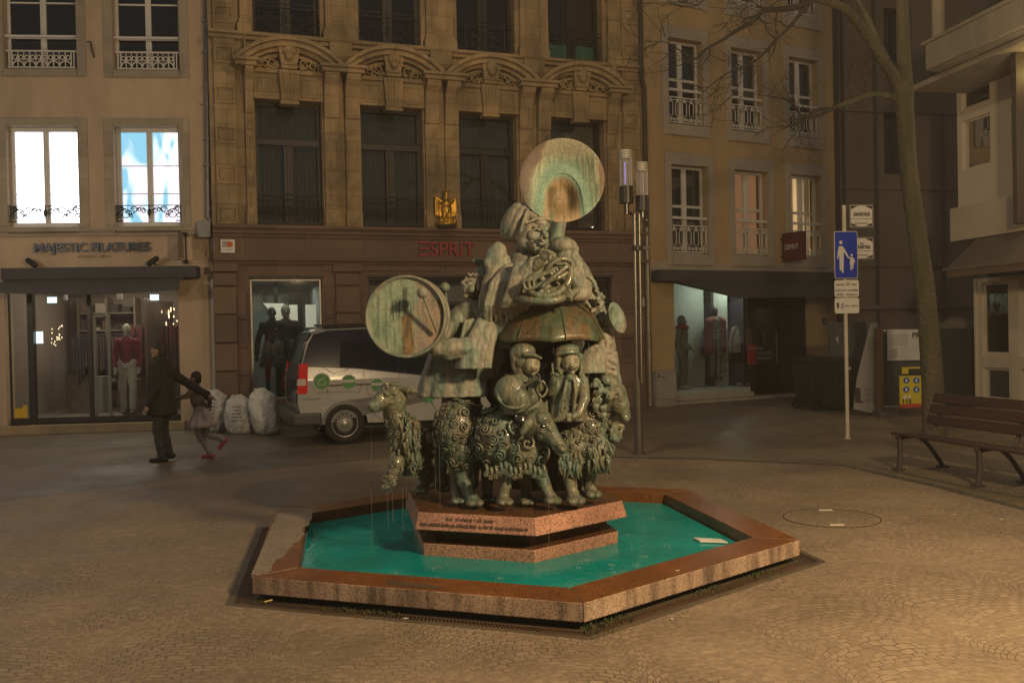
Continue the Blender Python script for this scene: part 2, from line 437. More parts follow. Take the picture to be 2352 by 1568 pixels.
def water_mat():
    """dyed, slightly cloudy pool water"""
    ma = bpy.data.materials.new('pool_water'); ma.use_nodes = True
    nt = ma.node_tree; b = nt.nodes['Principled BSDF']; L = nt.links.new
    tc = N(nt, 'ShaderNodeTexCoord'); n = N(nt, 'ShaderNodeTexNoise'); n.inputs['Scale'].default_value = 10; n.inputs['Detail'].default_value = 4; n.inputs['Distortion'].default_value = 1.0
    L(tc.outputs['Object'], n.inputs['Vector'])
    n2 = N(nt, 'ShaderNodeTexNoise'); n2.inputs['Scale'].default_value = 1.6; n2.inputs['Detail'].default_value = 5; L(tc.outputs['Object'], n2.inputs['Vector'])
    mx = N(nt, 'ShaderNodeMix', data_type='RGBA'); mx.inputs[6].default_value = (.003, .25, .235, 1); mx.inputs[7].default_value = (.005, .36, .34, 1)
    mr = N(nt, 'ShaderNodeMapRange'); mr.inputs[1].default_value = .35; mr.inputs[2].default_value = .65; L(n2.outputs['Fac'], mr.inputs[0]); L(mr.outputs[0], mx.inputs[0]); L(mx.outputs[2], b.inputs['Base Color'])
    b.inputs['Roughness'].default_value = .10; b.inputs['IOR'].default_value = 1.33; b.inputs['Alpha'].default_value = .86; b.inputs['Specular IOR Level'].default_value = .4
    bp = N(nt, 'ShaderNodeBump'); bp.inputs['Strength'].default_value = .30; bp.inputs['Distance'].default_value = .012
    L(n.outputs['Fac'], bp.inputs['Height']); L(bp.outputs[0], b.inputs['Normal'])
    return ma

STUCCO_A = mat('peach_stucco', (.46, .345, .235), .85, var=.26, scale=1.1, bump=.5, bscale=60, stretch=(1, 1, .4), contrast=.2)
STUCCO_Y = mat('ochre_stucco', (.41, .29, .155), .88, var=.30, scale=1.1, bump=.5, bscale=60, stretch=(1, 1, .35))
LIMEST = mat('pale_limestone', (.36, .30, .22), .85, var=.25, scale=2.0, bump=.6, bscale=40, ashlar=(9, .42, .6))
TRIM_Y = mat('grey_stone_surround', (.36, .31, .25), .85, var=.18, scale=1.5, bump=.4, bscale=50)
SANDST = mat('yellow_sandstone', (.42, .30, .16), .88, col2=(.19, .136, .078), scale=2.3, bump=1.0, bscale=35, stretch=(1, 1, .5), contrast=.2, ashlar=(.62, .345, .75))
PINKST = mat('pink_sandstone', (.20, .125, .088), .85, col2=(.125, .082, .060), scale=1.3, bump=.8, bscale=35, ashlar=(1.1, .52, .8))
DARKFR = mat('dark_window_frame', (.022, .018, .014), .5, var=.3, scale=4)
WHITEFR = mat('white_window_paint', (.62, .60, .55), .5, var=.12, scale=3)
IRON = mat('black_iron', (.02, .019, .017), .45, metal=.3, var=.3, scale=8)
IRONW = mat('cream_painted_iron', (.58, .55, .48), .5, var=.15, scale=6)
ROOMD = mat('dark_room', (.020, .017, .014), .9, var=.4, scale=.8)
ROOMW = mat('shop_wall', (.34, .36, .34), .8, var=.12, scale=.8)
SHOPFL = mat('shop_floor', (.22, .19, .15), .4, var=.2, scale=1.5)
CURT = mat('grey_green_curtain', (.30, .31, .24), .9, var=.3, scale=8, stretch=(6, 1, .2))
GLASS = glass_mat('window_glass')
GLASSD = glass_mat('dark_window_glass', (.45, .47, .45), .09)
SHOPGL = glass_mat('shop_glass', (.82, .86, .84), .10)
AWN = mat('charcoal_awning_cloth', (.060, .058, .062), .85, var=.2, scale=5, bump=.3, bscale=300)
ZINC = mat('zinc_pipe', (.20, .21, .21), .5, metal=.6, var=.25, scale=5)
LEAD = mat('dark_lead_trim', (.055, .045, .035), .6, metal=.2, var=.3, scale=3)
# ---------------------------------------------------------------- ground
HC = Vector((-0.036, 7.40)); TH0 = -1.385
def hexpts(r, z, c=HC, th=TH0, n=6):
    return [Vector((c[0] + r * math.cos(th + i * math.pi / 3), c[1] + r * math.sin(th + i * math.pi / 3), z)) for i in range(n)]
def ring(mb, ro, ri, z):
    a, b = hexpts(ro, z), hexpts(ri, z)
    for i in range(6): mb.face([a[i], a[(i + 1) % 6], b[(i + 1) % 6], b[i]])
def band(mb, ra, za, rb, zb):
    a, b = hexpts(ra, za), hexpts(rb, zb)
    for i in range(6): mb.face([a[i], a[(i + 1) % 6], b[(i + 1) % 6], b[i]])

PAVE = fan_paving()
g = MB()
o6 = hexpts(2.39, 0)
big = [(-60, -20), (60, -20), (60, 60), (-60, 60)]
# one sheet with a hexagonal cut-out for the drain and basin
bmg = g.bm
ov = [bmg.verts.new((x, y, 0)) for x, y in big]; iv = [bmg.verts.new(p) for p in o6]
ed = [bmg.edges.new((ov[i], ov[(i + 1) % 4])) for i in range(4)] + [bmg.edges.new((iv[i], iv[(i + 1) % 6])) for i in range(6)]
bmesh.ops.triangle_fill(bmg, use_beauty=True, use_dissolve=False, edges=ed)
hexf = [f for f in bmg.faces if all(v in iv for v in f.verts)]
if hexf: bmesh.ops.delete(bmg, geom=hexf, context='FACES_ONLY')
tag(g.build('square_paving', PAVE), kind='structure')

# dark sett bands that divide the paving (real strips of darker stone)
DARKSETT = mat('dark_setts', (.085, .075, .062), .75, var=.6, scale=16, bump=1.5, bscale=28, contrast=.12)
def strip(name, px, wdt, z=.004):
    P = [ground(*q) for q in px]
    mb = MB()
    for i in range(len(P) - 1):
        a, b = P[i], P[i + 1]
        t = (b - a).normalized(); n_ = Vector((-t.y, t.x, 0)) * wdt / 2
        mb.face([Vector((*(a - n_).xy, z)), Vector((*(b - n_).xy, z)), Vector((*(b + n_).xy, z)), Vector((*(a + n_).xy, z))])
    return tag(mb.build(name, DARKSETT), kind='structure')
strip('paving_band', [(1380, 1049), (1620, 1054), (1935, 1068)], .09)
strip('paving_band', [(1935, 1068), (2150, 1116), (2352, 1168), (2600, 1240)], .10)
strip('paving_band', [(2010, 1072), (2200, 1114), (2420, 1156)], .08)

FARP = fan_paving('dark_street_setts', (.72, .74, .74), .06)
P_ = [ground(*q, .002) for q in ((1330, 1048), (1620, 1053), (1935, 1067), (2150, 1115), (2352, 1167), (2900, 1310))]
mb = MB(); A_ = [Vector((p.x, p.y, .002)) for p in P_]; far = [Vector((22, A_[-1].y, .002)), Vector((22, 45, .002)), Vector((A_[0].x, 45, .002))]
mb.face(A_ + far); tag(mb.build('street_paving', FARP), kind='structure')
P_ = [ground(*q, .002) for q in ((-700, 1180), (0, 1150), (250, 1120), (520, 1085), (880, 1052), (1330, 1048))]
mb = MB(); A_ = [Vector((p.x, p.y, .002)) for p in P_]; mb.face(A_ + [Vector((A_[-1].x, 45, .002)), Vector((-40, 45, .002)), Vector((-40, A_[0].y, .002))]); tag(mb.build('street_paving', fan_paving('bluish_street_setts', (.62, .66, .68), .10)), kind='structure')  # left street setts in a darker, slightly bluer tone
P_ = [ground(*q, .003) for q in ((560, 1118), (650, 1098), (790, 1084), (930, 1078), (1010, 1120), (900, 1150), (720, 1165), (610, 1160), (530, 1140))]
mb = MB(); mb.face([Vector((p.x, p.y, .003)) for p in P_]); tag(mb.build('shaded_paving_patch', fan_paving('shadowed_dark_setts', (.74, .75, .76), .05)), kind='structure')  # darker paving, with the statue's cast shadow painted into its tone

# ---------------------------------------------------------------- drain round the basin
DRAIN = mat('wet_dark_concrete', (.095, .075, .045), .5, var=.45, scale=3.5, bump=.8, bscale=50)
RUST = mat('rusty_drain_iron', (.11, .062, .035), .6, metal=.25, var=.4, scale=6, bump=.5)
MOSS = mat('moss', (.045, .075, .018), .95, col2=(.075, .09, .03), scale=9, bump=1, bscale=80)
dr = empty('drain_channel', (HC.x, HC.y, 0), 0, 'hexagonal dark drainage channel with rusty slotted grating round the fountain basin', 'drain')
mb = MB(); ring(mb, 2.39, 2.335, .001); ring(mb, 2.22, 1.9, -.012); band(mb, 2.335, .001, 2.335, -.02); band(mb, 2.22, -.02, 2.22, -.012); band(mb, 1.9, -.012, 1.9, .05)
for v in mb.bm.verts: v.co.x -= HC.x; v.co.y -= HC.y
mb.build('channel_bed', DRAIN, dr)
mb = MB()
ring(mb, 2.334, 2.326, -.003); ring(mb, 2.228, 2.221, -.003); ring(mb, 2.334, 2.221, -.022)
a, b = hexpts(2.326, -.003), hexpts(2.228, -.003)
for i in range(6):
    n_ = 96
    for k in range(n_):
        t0, t1 = (k + .15) / n_, (k + .60) / n_
        A0, A1 = a[i].lerp(a[(i + 1) % 6], t0), a[i].lerp(a[(i + 1) % 6], t1)
        sh = .012
        B0, B1 = b[i].lerp(b[(i + 1) % 6], max(0, t0 - sh)), b[i].lerp(b[(i + 1) % 6], max(0, t1 - sh))
        mb.face([A0, A1, B1, B0])
for v in mb.bm.verts: v.co.x -= HC.x; v.co.y -= HC.y
mb.build('grating', RUST, dr)

# moss and weeds in the gap under the slab
mb = MB(); rr = random.Random(3)
for k in range(2600):
    side = rr.choice([0, 5, 5, 0, 4]); t = rr.random()
    if noise.noise(Vector((side * 7 + t * 5, 1.3, 0))) < .02: continue
    rad = rr.uniform(2.13, 2.27) if rr.random() < .85 else rr.uniform(2.3, 2.40)
    q = hexpts(rad, -.012); p = q[side].lerp(q[(side + 1) % 6], t)
    hgt = rr.uniform(.008, .028) * (2.2 if (side, round(t * 6)) in ((5, 6), (0, 0), (0, 1)) else 1); an = rr.uniform(0, 6.28); wd = rr.uniform(.003, .009)
    dx, dy = math.cos(an) * wd, math.sin(an) * wd
    top = p + Vector((rr.uniform(-.02, .02), rr.uniform(-.02, .02), hgt))
    mb.face([p + Vector((-dx, -dy, 0)), p + Vector((dx, dy, 0)), top])
tag(mb.build('moss_and_weeds', MOSS), 'low green moss and weeds growing along the drain under the basin rim', 'weeds', kind='stuff')

# ---------------------------------------------------------------- basin
GR_TOP = granite('wet_granite_top', (.235, .084, .017), (.165, .057, .012), (.08, .030, .008), .36, 1.0, 130)
GR_SIDE = granite('granite_rim_face', (.50, .36, .25), (.40, .28, .19), (.24, .165, .115), .6, 1.0, 150, True)
GR_PED = granite('red_granite', (.56, .28, .185), (.42, .21, .145), (.16, .095, .068), .45, 1.0, 150)
GR_PEDTOP = granite('wet_red_granite_top', (.16, .075, .032), (.11, .052, .022), (.05, .026, .013), .3, 1.0, 80)
GR_DRY = granite('dry_granite_top', (.30, .24, .18), (.24, .185, .135), (.15, .11, .08), .7, 1.0, 130)
TEAL = mat('teal_basin_paint', (.015, .42, .32), .55, var=.25, scale=1.6, bump=.2, bscale=20)
bas = empty('fountain_basin', (HC.x, HC.y, 0), TH0, 'low hexagonal granite fountain basin with red granite plinth and turquoise inside', 'fountain')
def H(r, z): return [Vector((r * math.cos(i * math.pi / 3), r * math.sin(i * math.pi / 3), z)) for i in range(6)]
RO, RI = 2.21, 1.88
for i in range(6):
    j = (i + 1) % 6
    A, B, Cc, D = H(RO, .15), H(RI, .15), H(RO, .036), H(RI, .036)
    t = (A[j] - A[i]).normalized() * .003
    mb = MB(); mb.hexa([Cc[i] + t, Cc[j] - t, D[j] - t, D[i] + t, A[i] + t, A[j] - t, B[j] - t, B[i] + t])
    o = mb.build('rim_slab', [GR_SIDE, GR_TOP], bas, bevel=.006)
    for p in o.data.polygons:
        if p.normal.z > .9 or (p.center.xy.length < RI * .9 and abs(p.normal.z) < .2): p.material_index = 1
mb = MB()
for (r, z0, z1) in ((2.12, -.04, .041),):
    a, b = H(r, z0), H(r, z1); c, d = H(RI - .02, .06), H(RI - .02, -.30)
    for i in range(6):
        j = (i + 1) % 6
        mb.face([a[i], a[j], b[j], b[i]]); mb.face([c[i], c[j], d[j], d[i]])
mb.build('inner_wall', TEAL, bas)
mb = MB(); a, b = H(2.1215, -.04), H(2.1215, .036)
for i in range(6): mb.face([a[i], a[(i + 1) % 6], b[(i + 1) % 6], b[i]])
mb.build('mossy_footing', mat('mossy_footing', (.10, .085, .045), .9, col2=(.05, .065, .025), scale=8, bump=1), bas)
mb = MB(); mb.face(H(RI - .02, -.16)); mb.build('basin_floor', TEAL, bas)
# dry pale patch on the left rim (stone that the spray does not reach)
def patch_pts(px): return [bas.matrix_basis.inverted() @ ground(x, y, .152) for x, y in px]
bas_m = Matrix.Translation((HC.x, HC.y, 0)) @ Matrix.Rotation(TH0, 4, 'Z')
inv = bas_m.inverted()
rr = random.Random(5)
edge = []
for k in range(22):
    t = k / 21
    px, py = 716 + (600 - 716) * t, 1168 + (1322 - 1168) * t
    edge.append((px + rr.uniform(-9, 9) + 22 * math.sin(t * 3.1), py))
poly = [(706, 1163), (638, 1177), (577, 1318)] + edge[::-1]
mb = MB(); mb.face([inv @ ground(x, y, .1515) for x, y in poly]); mb.build('dry_stone_patch', GR_DRY, bas)
# recessed plate in the front rim
mb = MB(); mb.face([inv @ ground(x, y, .1518) for x, y in ((888, 1332), (1015, 1345), (1003, 1352), (892, 1341))]); mb.build('inset_plate', mat('dull_bronze_plate', (.085, .055, .03), .5, var=.3), bas)
# plinth
PC = Vector((.03, .0))
def HP(r, z): return [Vector((PC.x + r * math.cos(i * math.pi / 3), PC.y + r * math.sin(i * math.pi / 3), z)) for i in range(6)]
def tier(name, levels, mats, bev=.006):
    mb = MB()
    rings = [HP(r, z) for r, z in levels]
    mb.face(rings[0][::-1]); mb.face(rings[-1])
    for a, b in zip(rings, rings[1:]):
        for i in range(6): mb.face([a[i], a[(i + 1) % 6], b[(i + 1) % 6], b[i]])
    bmesh.ops.remove_doubles(mb.bm, verts=mb.bm.verts, dist=1e-5)
    o = mb.build(name, mats, bas, bevel=bev)
    if len(mats) > 1:
        for p in o.data.polygons:
            if p.normal.z > .9: p.material_index = 1
    return o
tier('plinth_base', [(.845, -.15), (.865, .15)], [GR_PED, GR_PEDTOP])
tier('plinth_neck', [(.74, .149), (.80, .262)], [GR_PEDTOP])
tier('plinth_slab', [(.935, .26), (.90, .385)], [GR_PED, GR_PEDTOP])
tier('plinth_apron', [(.90, -.15), (.885, .035)], [TEAL], 0)
# inscription cut in the front of the plinth
FC = (H(.92, .32)[5] + H(.92, .32)[0]) / 2
def worn_marks(mb, x0, x1, z, h, y, seed=1, th=.004, dens=1.0):
    """a line of lettering worn past reading: short upright and level strokes grouped as words"""
    rr = random.Random(seed); x = x0
    while x < x1:
        for _ in range(rr.randint(3, 9)):
            if x > x1: break
            wd = h * rr.uniform(.35, .6)
            mb.box(x, x + th, y - .003, y, z, z + h * rr.choice((1, .7, .7, 1)))
            if rr.random() < .8: mb.box(x, x + wd * .8, y - .003, y, z + h * rr.choice((0, .35, .62)), z + h * rr.choice((0, .35, .62)) + th)
            if rr.random() < .6: mb.box(x + wd * .7, x + wd * .7 + th, y - .003, y, z, z + h * .68)
            x += wd * 1.25 / dens
        x += h * .45
    return mb
a_ = math.radians(-30)
for z, h, w0, w1, sd in ((.335, .026, -.22, .14, 4), (.293, .024, -.42, .40, 8)):
    mb = worn_marks(MB(), w0, w1, 0, h, 0, sd, .0045)
    rr_ = .9 * math.cos(math.pi / 6) + (.385 - z) * .035 / .125 + .001
    mt = Matrix.Translation((PC.x + rr_ * math.cos(a_), PC.y + rr_ * math.sin(a_), z)) @ Matrix.Rotation(a_ + math.pi / 2, 4, 'Z') @ Matrix.Rotation(R(-15), 4, 'X')
    for v in mb.bm.verts: v.co = mt @ v.co
    mb.build('inscription', mat('worn_inscription', (.15, .085, .055), .6), bas)

# water
mb = MB(); mb.face(hexpts(RI - .012, .058))
for v in mb.bm.verts: pass
tag(mb.build('water', water_mat()), kind='structure')
# falling threads of water and their splashes
WATERST = mat('falling_water', (.30, .29, .26), .25, var=.2, scale=3, spec=.6)
WATERST.node_tree.nodes['Principled BSDF'].inputs['Alpha'].default_value = .26
mb = MB(); rr = random.Random(11)
falls = []
for px, ytop, Y, ybot in [(1180, 786, 6.82, 940), (1215, 787, 6.78, 850), (1270, 787, 6.76, 980), (1302, 786, 6.76, 935), (1330, 785, 6.77, 880), (1381, 778, 6.84, 890), (1352, 784, 6.8, 915), (1290, 512, 7.2, 560), (1296, 512, 7.2, 600), (900, 1118, 6.85, 1200), (890, 1112, 6.85, 1215), (925, 1122, 6.85, 1215),
                          (852, 810, 7.1, 1320), (930, 822, 7.05, 1190), (1000, 912, 7.0, 1130), (1008, 912, 6.9, 1290), (1260, 1150, 6.5, 1270), (1395, 1000, 6.9, 1120), (1450, 1235, 6.7, 1300)]:
    a = dep(px, ytop, Y); b = dep(px + rr.uniform(0, 5), ybot, Y)
    n_ = 10
    pts = [a.lerp(b, k / n_) + Vector((rr.uniform(-.002, .002), 0, 0)) for k in range(n_ + 1)]
    mb.tube(pts, [rr.uniform(.0012, .0026) for _ in pts], 5)
tag(mb.build('falling_water', WATERST), 'thin threads of water dripping from the bronze figures into the basin', 'falling water', kind='stuff')
mb = MB()
SPL = mat('splash_foam', (.45, .55, .5), .4, var=.2)
SPL.node_tree.nodes['Principled BSDF'].inputs['Alpha'].default_value = .26
for px, py in [(908, 1316), (1003, 1304), (1000, 1328), (1022, 1243), (985, 1268), (988, 1232), (1350, 1290), (1405, 1300), (1480, 1280), (1410, 1318), (1530, 1255), (1445, 1230), (1325, 1306), (1465, 1300), (1150, 1330), (1500, 1190)]:
    c = ground(px, py, .0605)
    for _ in range(16):
        a = rr.uniform(0, 6.28); q = rr.uniform(.0, .05)
        p = c + Vector((math.cos(a) * q, math.sin(a) * q, rr.uniform(0, .022) * (1 - q / .05)))
        mb.ell(p, (rr.uniform(.0015, .005),) * 3, seg=6, rings=4)
tag(mb.build('splashes', SPL), 'small splashes where the dripping water meets the turquoise pool', 'splashes', kind='stuff')

# ---------------------------------------------------------------- facades
FL = Facade(-6.0, 17.15, 5.7)
FM = Facade(-5.45, 17.0, 19.84)
FY = Facade(*(FM.o + FM.d * 8.35).xy, 28.0)      # moved to the corner below
sR = FM.s(1483, 600); FY.o = FM.o + FM.d * sR + FM.n * .02
FW = Facade(9.3, 18.3, -80.6)

def wall(name, mat_, par, x0, x1, z0, z1, holes, y0=0.0, y1=0.35, side=True):
    """wall sheet with real openings: front, reveals and a back face"""
    xs = sorted({x0, x1, *[h[0] for h in holes], *[h[1] for h in holes]}); zs = sorted({z0, z1, *[h[2] for h in holes], *[h[3] for h in holes]})
    xs = [x for x in xs if x0 <= x <= x1]; zs = [z for z in zs if z0 <= z <= z1]
    mb = MB()
    for i in range(len(xs) - 1):
        for k in range(len(zs) - 1):
            cx, cz = (xs[i] + xs[i + 1]) / 2, (zs[k] + zs[k + 1]) / 2
            if any(h[0] < cx < h[1] and h[2] < cz < h[3] for h in holes): continue
            for y in (y0, y1): mb.face([(xs[i], y, zs[k]), (xs[i + 1], y, zs[k]), (xs[i + 1], y, zs[k + 1]), (xs[i], y, zs[k + 1])])
    for h in holes:
        a, b, c, d = max(h[0], x0), min(h[1], x1), max(h[2], z0), min(h[3], z1)
        mb.face([(a, y0, c), (a, y1, c), (a, y1, d), (a, y0, d)]); mb.face([(b, y0, c), (b, y1, c), (b, y1, d), (b, y0, d)])
        mb.face([(a, y0, d), (b, y0, d), (b, y1, d), (a, y1, d)]); mb.face([(a, y0, c), (b, y0, c), (b, y1, c), (a, y1, c)])
    if side:
        mb.face([(x0, y0, z0), (x0, y1, z0), (x0, y1, z1), (x0, y0, z1)]); mb.face([(x1, y0, z0), (x1, y1, z0), (x1, y1, z1), (x1, y0, z1)])
        mb.face([(x0, y0, z1), (x1, y0, z1), (x1, y1, z1), (x0, y1, z1)])
    return mb.build(name, mat_, par)

def window(par, a, b, c, d, y=.17, frame=WHITEFR, fr=.055, mull=.10, bars=(), bar=.035, pane=GLASS, back=None, backy=.55, room=True, roomd=.9, name='window', glue=None):
    mb = MB()
    mb.box(a, a + fr, y, y + .06, c, d); mb.box(b - fr, b, y, y + .06, c, d)
    mb.box(a + fr, b - fr, y, y + .06, c, c + fr * 1.3); mb.box(a + fr, b - fr, y, y + .06, d - fr, d)
    mid = (a + b) / 2
    if mull:
        mb.box(mid - mull / 2, mid + mull / 2, y - .012, y + .05, c + fr * 1.3, d - fr)
        mb.box(mid - .012, mid + .012, y - .024, y - .0125, c + fr * 1.3, d - fr)
    for z in bars:
        if mull:
            mb.box(a + fr, mid - mull / 2, y + .005, y + .045, z - bar / 2, z + bar / 2); mb.box(mid + mull / 2, b - fr, y + .005, y + .045, z - bar / 2, z + bar / 2)
        else: mb.box(a + fr, b - fr, y + .005, y + .045, z - bar / 2, z + bar / 2)
    wo = mb.build(name, frame, par, bevel=.004, seg=1)
    g_ = MB(); g_.face([(a + .02, y + .03, c + .02), (b - .02, y + .03, c + .02), (b - .02, y + .03, d - .02), (a + .02, y + .03, d - .02)]); g_.build('pane', pane, wo)
    if back:
        g_ = MB()
        if back is CURT or 'curtain' in back.name:
            n_ = int((b - a) / .02)
            pts = [(a + (b - a) * k / n_, y + backy * .35 + .022 * math.sin(k * 1.35 + math.sin(k * .31) * 2)) for k in range(n_ + 1)]
            for p, q in zip(pts, pts[1:]): g_.face([(p[0], p[1], c), (q[0], q[1], c), (q[0], q[1], d), (p[0], p[1], d)])
            g_.build('curtain', back, wo, smooth=True)
        else:
            g_.face([(a - .05, y + backy, c - .05), (b + .05, y + backy, c - .05), (b + .05, y + backy, d + .05), (a - .05, y + backy, d + .05)]); g_.build('lit_screen', back, wo)
    if room:
        g_ = MB(); e = .3; yb = .36
        g_.face([(a - e, y + roomd, c - e), (b + e, y + roomd, c - e), (b + e, y + roomd, d + e), (a - e, y + roomd, d + e)])
        for (p, q) in (((a - e, c - e), (b + e, c - e)), ((b + e, c - e), (b + e, d + e)), ((b + e, d + e), (a - e, d + e)), ((a - e, d + e), (a - e, c - e))):
            g_.face([(p[0], yb, p[1]), (q[0], yb, q[1]), (q[0], y + roomd, q[1]), (p[0], y + roomd, p[1])])
        g_.build('room_behind', ROOMD if room is True else room, wo)
    return wo

def surround(mb, a, b, c, d, wl, wt, wb, y0=-.03, y1=.001, blocks=0):
    mb.box(a - wl, a, y0, y1, c - wb, d + wt); mb.box(b, b + wl, y0, y1, c - wb, d + wt)
    mb.box(a, b, y0, y1, d, d + wt); mb.box(a, b, y0 - .03, y1, c - wb, c)

def oval_rail(par, a, b, c, d, y, mat_, r=.010):
    """cast balustrade: tall narrow ovals over a row of scrolls, with top and bottom rails"""
    mb = MB()
    mb.box(a, b, y - .016, y + .016, d - .026, d); mb.box(a, b, y - .012, y + .012, c, c + .022); mb.box(a, b, y - .010, y + .010, c + (d - c) * .86, c + (d - c) * .86 + .014)
    n_ = 5; w_ = (b - a) / n_; h = d - c
    for k in range(n_):
        x = a + (k + .5) * w_; hw = w_ * .30
        zt, zb = c + h * .80, c + h * .26
        P = [(x - hw * .5, y, c + h * .84), (x - hw, y, zt - h * .05), (x - hw, y, zb + h * .07), (x - hw * .35, y, zb)]
        for sgn in (1, -1):
            mb.tube([(x + sgn * (p[0] - x), y, p[2]) for p in P], r, 6)
            cx, cz = x + sgn * w_ * .22, c + h * .14
            mb.tube([(cx + math.cos(t) * w_ * .2 * (1 - t / 12), y, cz + math.sin(t) * w_ * .2 * (1 - t / 12)) for t in [q * .7 for q in range(11)]], r * .9, 5)
        mb.tube([(x, y, zb - h * .02), (x, y, c + h * .05)], r, 5)
        mb.ell((x, y, c + h * .83), (hw * .6, r * 1.6, r * 2.4), seg=10, rings=6)
        for kk in range(6):
            an = kk * math.pi / 3; mb.ell((x + math.cos(an) * w_ * .09, y, c + h * .905 + math.sin(an) * h * .03), (r * 1.3,) * 3, seg=6, rings=4)
        mb.tube([(x - w_ / 2, y, c + .02), (x - w_ / 2, y, c + h * .18)], r, 5)
    for x in (a + .012, b - .012): mb.tube([(x, y, c), (x, y, d)], r * 1.2, 6)
    return mb.build('railing', mat_, par, smooth=False)

def lace_panel(par, a, b, c, d, y, mat_):
    """low cast-iron window guard with a band of small flowers over half-moons"""
    mb = MB()
    mb.box(a, b, y - .02, y + .02, d - .028, d); mb.box(a + .03, b - .03, y - .02, y + .02, c, c + .03)
    n_ = 5; h = d - c; w_ = (b - a - .20) / n_; r = .011
    for x in (a + .05, a + .10, b - .05, b - .10): mb.tube([(x, y, c), (x, y, d)], r * 1.2, 6)
    for k in range(n_):
        x = a + .10 + (k + .5) * w_
        for sgn in (1, -1):
            mb.tube([(x + sgn * w_ * .5 * math.cos(t), y, c + .03 + h * .33 * math.sin(t)) for t in [q * math.pi / 16 for q in range(9)]], r * 1.3, 5)
            mb.tube([(x + sgn * (w_ * .25 + math.cos(t) * w_ * .18), y, c + h * .62 + math.sin(t) * h * .12) for t in [q * math.pi / 5 for q in range(11)]], r, 5)
            mb.tube([(x + sgn * w_ * .5, y, c), (x + sgn * w_ * .5, y, d)], r * .8, 5)
        mb.ell((x, y, c + h * .5), (w_ * .13, r * 1.5, h * .1), seg=8, rings=5); mb.tube([(x, y, c), (x, y, d)], r, 5)
    return mb.build('railing', mat_, par)

def scroll_rail(par, a, b, c, d, y, mat_, seed=1):
    """thin wrought-iron rail with acanthus scrolls hanging from the top bar"""
    mb = MB(); rr = random.Random(seed); h = d - c; r = .008
    mb.box(a, b, y - .01, y + .01, d - .014, d)
    for x in (a + .02, b - .02): mb.tube([(x, y, c), (x, y, d)], .012, 6)
    mb.box(a, a + .12, y - .008, y + .008, c, c + .02); mb.box(b - .12, b, y - .008, y + .008, c, c + .02)
    mid = (a + b) / 2
    for sgn in (1, -1):
        for (u, v, q, turns) in ((.36, .45, .30, 1.4), (.30, .50, .16, 1.2), (.22, .72, .17, 1.5), (.15, .70, .12, 1.3), (.42, .75, .16, 1.5), (.09, .62, .13, 1.2), (.45, .35, .15, 1.3), (.27, .3, .10, 1.2)):
            cx, cz = mid + sgn * u * (b - a), c + v * h; n_ = 16; rad = q * h * 1.25
            mb.tube([(cx + sgn * math.cos(t) * rad * (1 - k / 22), y, cz + math.sin(t) * rad * (1 - k / 22)) for k, t in [(k, k * turns * 6.28 / n_) for k in range(n_)]], [r * (1.4 - k / 24) for k in range(n_)], 5)
        mb.tube([(mid + sgn * (b - a) * (.04 + .4 * t), y, c + h * (.65 + .22 * math.sin(t * 8))) for t in [k / 12 for k in range(13)]], r, 5)
    mb.tube([(mid, y, d), (mid, y, c + h * .2)], [.014, .005], 6)
    mb.ell((mid, y, c + h * .55), (.035, .014, h * .25), seg=8, rings=6)
    return mb.build('railing', mat_, par)
# ================================================================= left building (peach stucco, clothes shop)
LB = empty('shop_building', FL.o, FL.a, 'peach stucco corner building with white windows over a glazed clothes shop', 'building')
xl, xr = FL.s(-120), FL.s(488)
zt = 10.5
# openings measured from the picture
W1 = (FL.s(16, 400), FL.s(182, 400), FL.z(100, 522), FL.z(100, 289))
W2 = (FL.s(262, 400), FL.s(415, 400), FL.z(340, 520), FL.z(340, 290))
h_ = W1[3] - W1[2]
U1 = (FL.s(8, 100), FL.s(176, 100), FL.z(100, 160), FL.z(100, 160) + h_ * .98)
U2 = (FL.s(259, 100), FL.s(412, 100), FL.z(340, 163), FL.z(340, 163) + h_ * .98)
SH = (FL.s(12, 800), FL.s(412, 800), .16, FL.z(200, 640))
wall('wall', STUCCO_A, LB, xl, xr, 0, zt, [W1, W2, U1, U2, SH])
mb = MB()
for hole in (W1, W2, U1, U2): surround(mb, *hole, FL.s(435) - FL.s(414), .14, .13, -.02)
zc = FL.z(200, 530); mb.box(xl, xr - .02, -.05, .002, zc - .10, zc + .015); mb.box(xl, xr - .02, -.09, -.05, zc - .02, zc + .03)
mb.build('stone_trim', LIMEST, LB, bevel=.006)
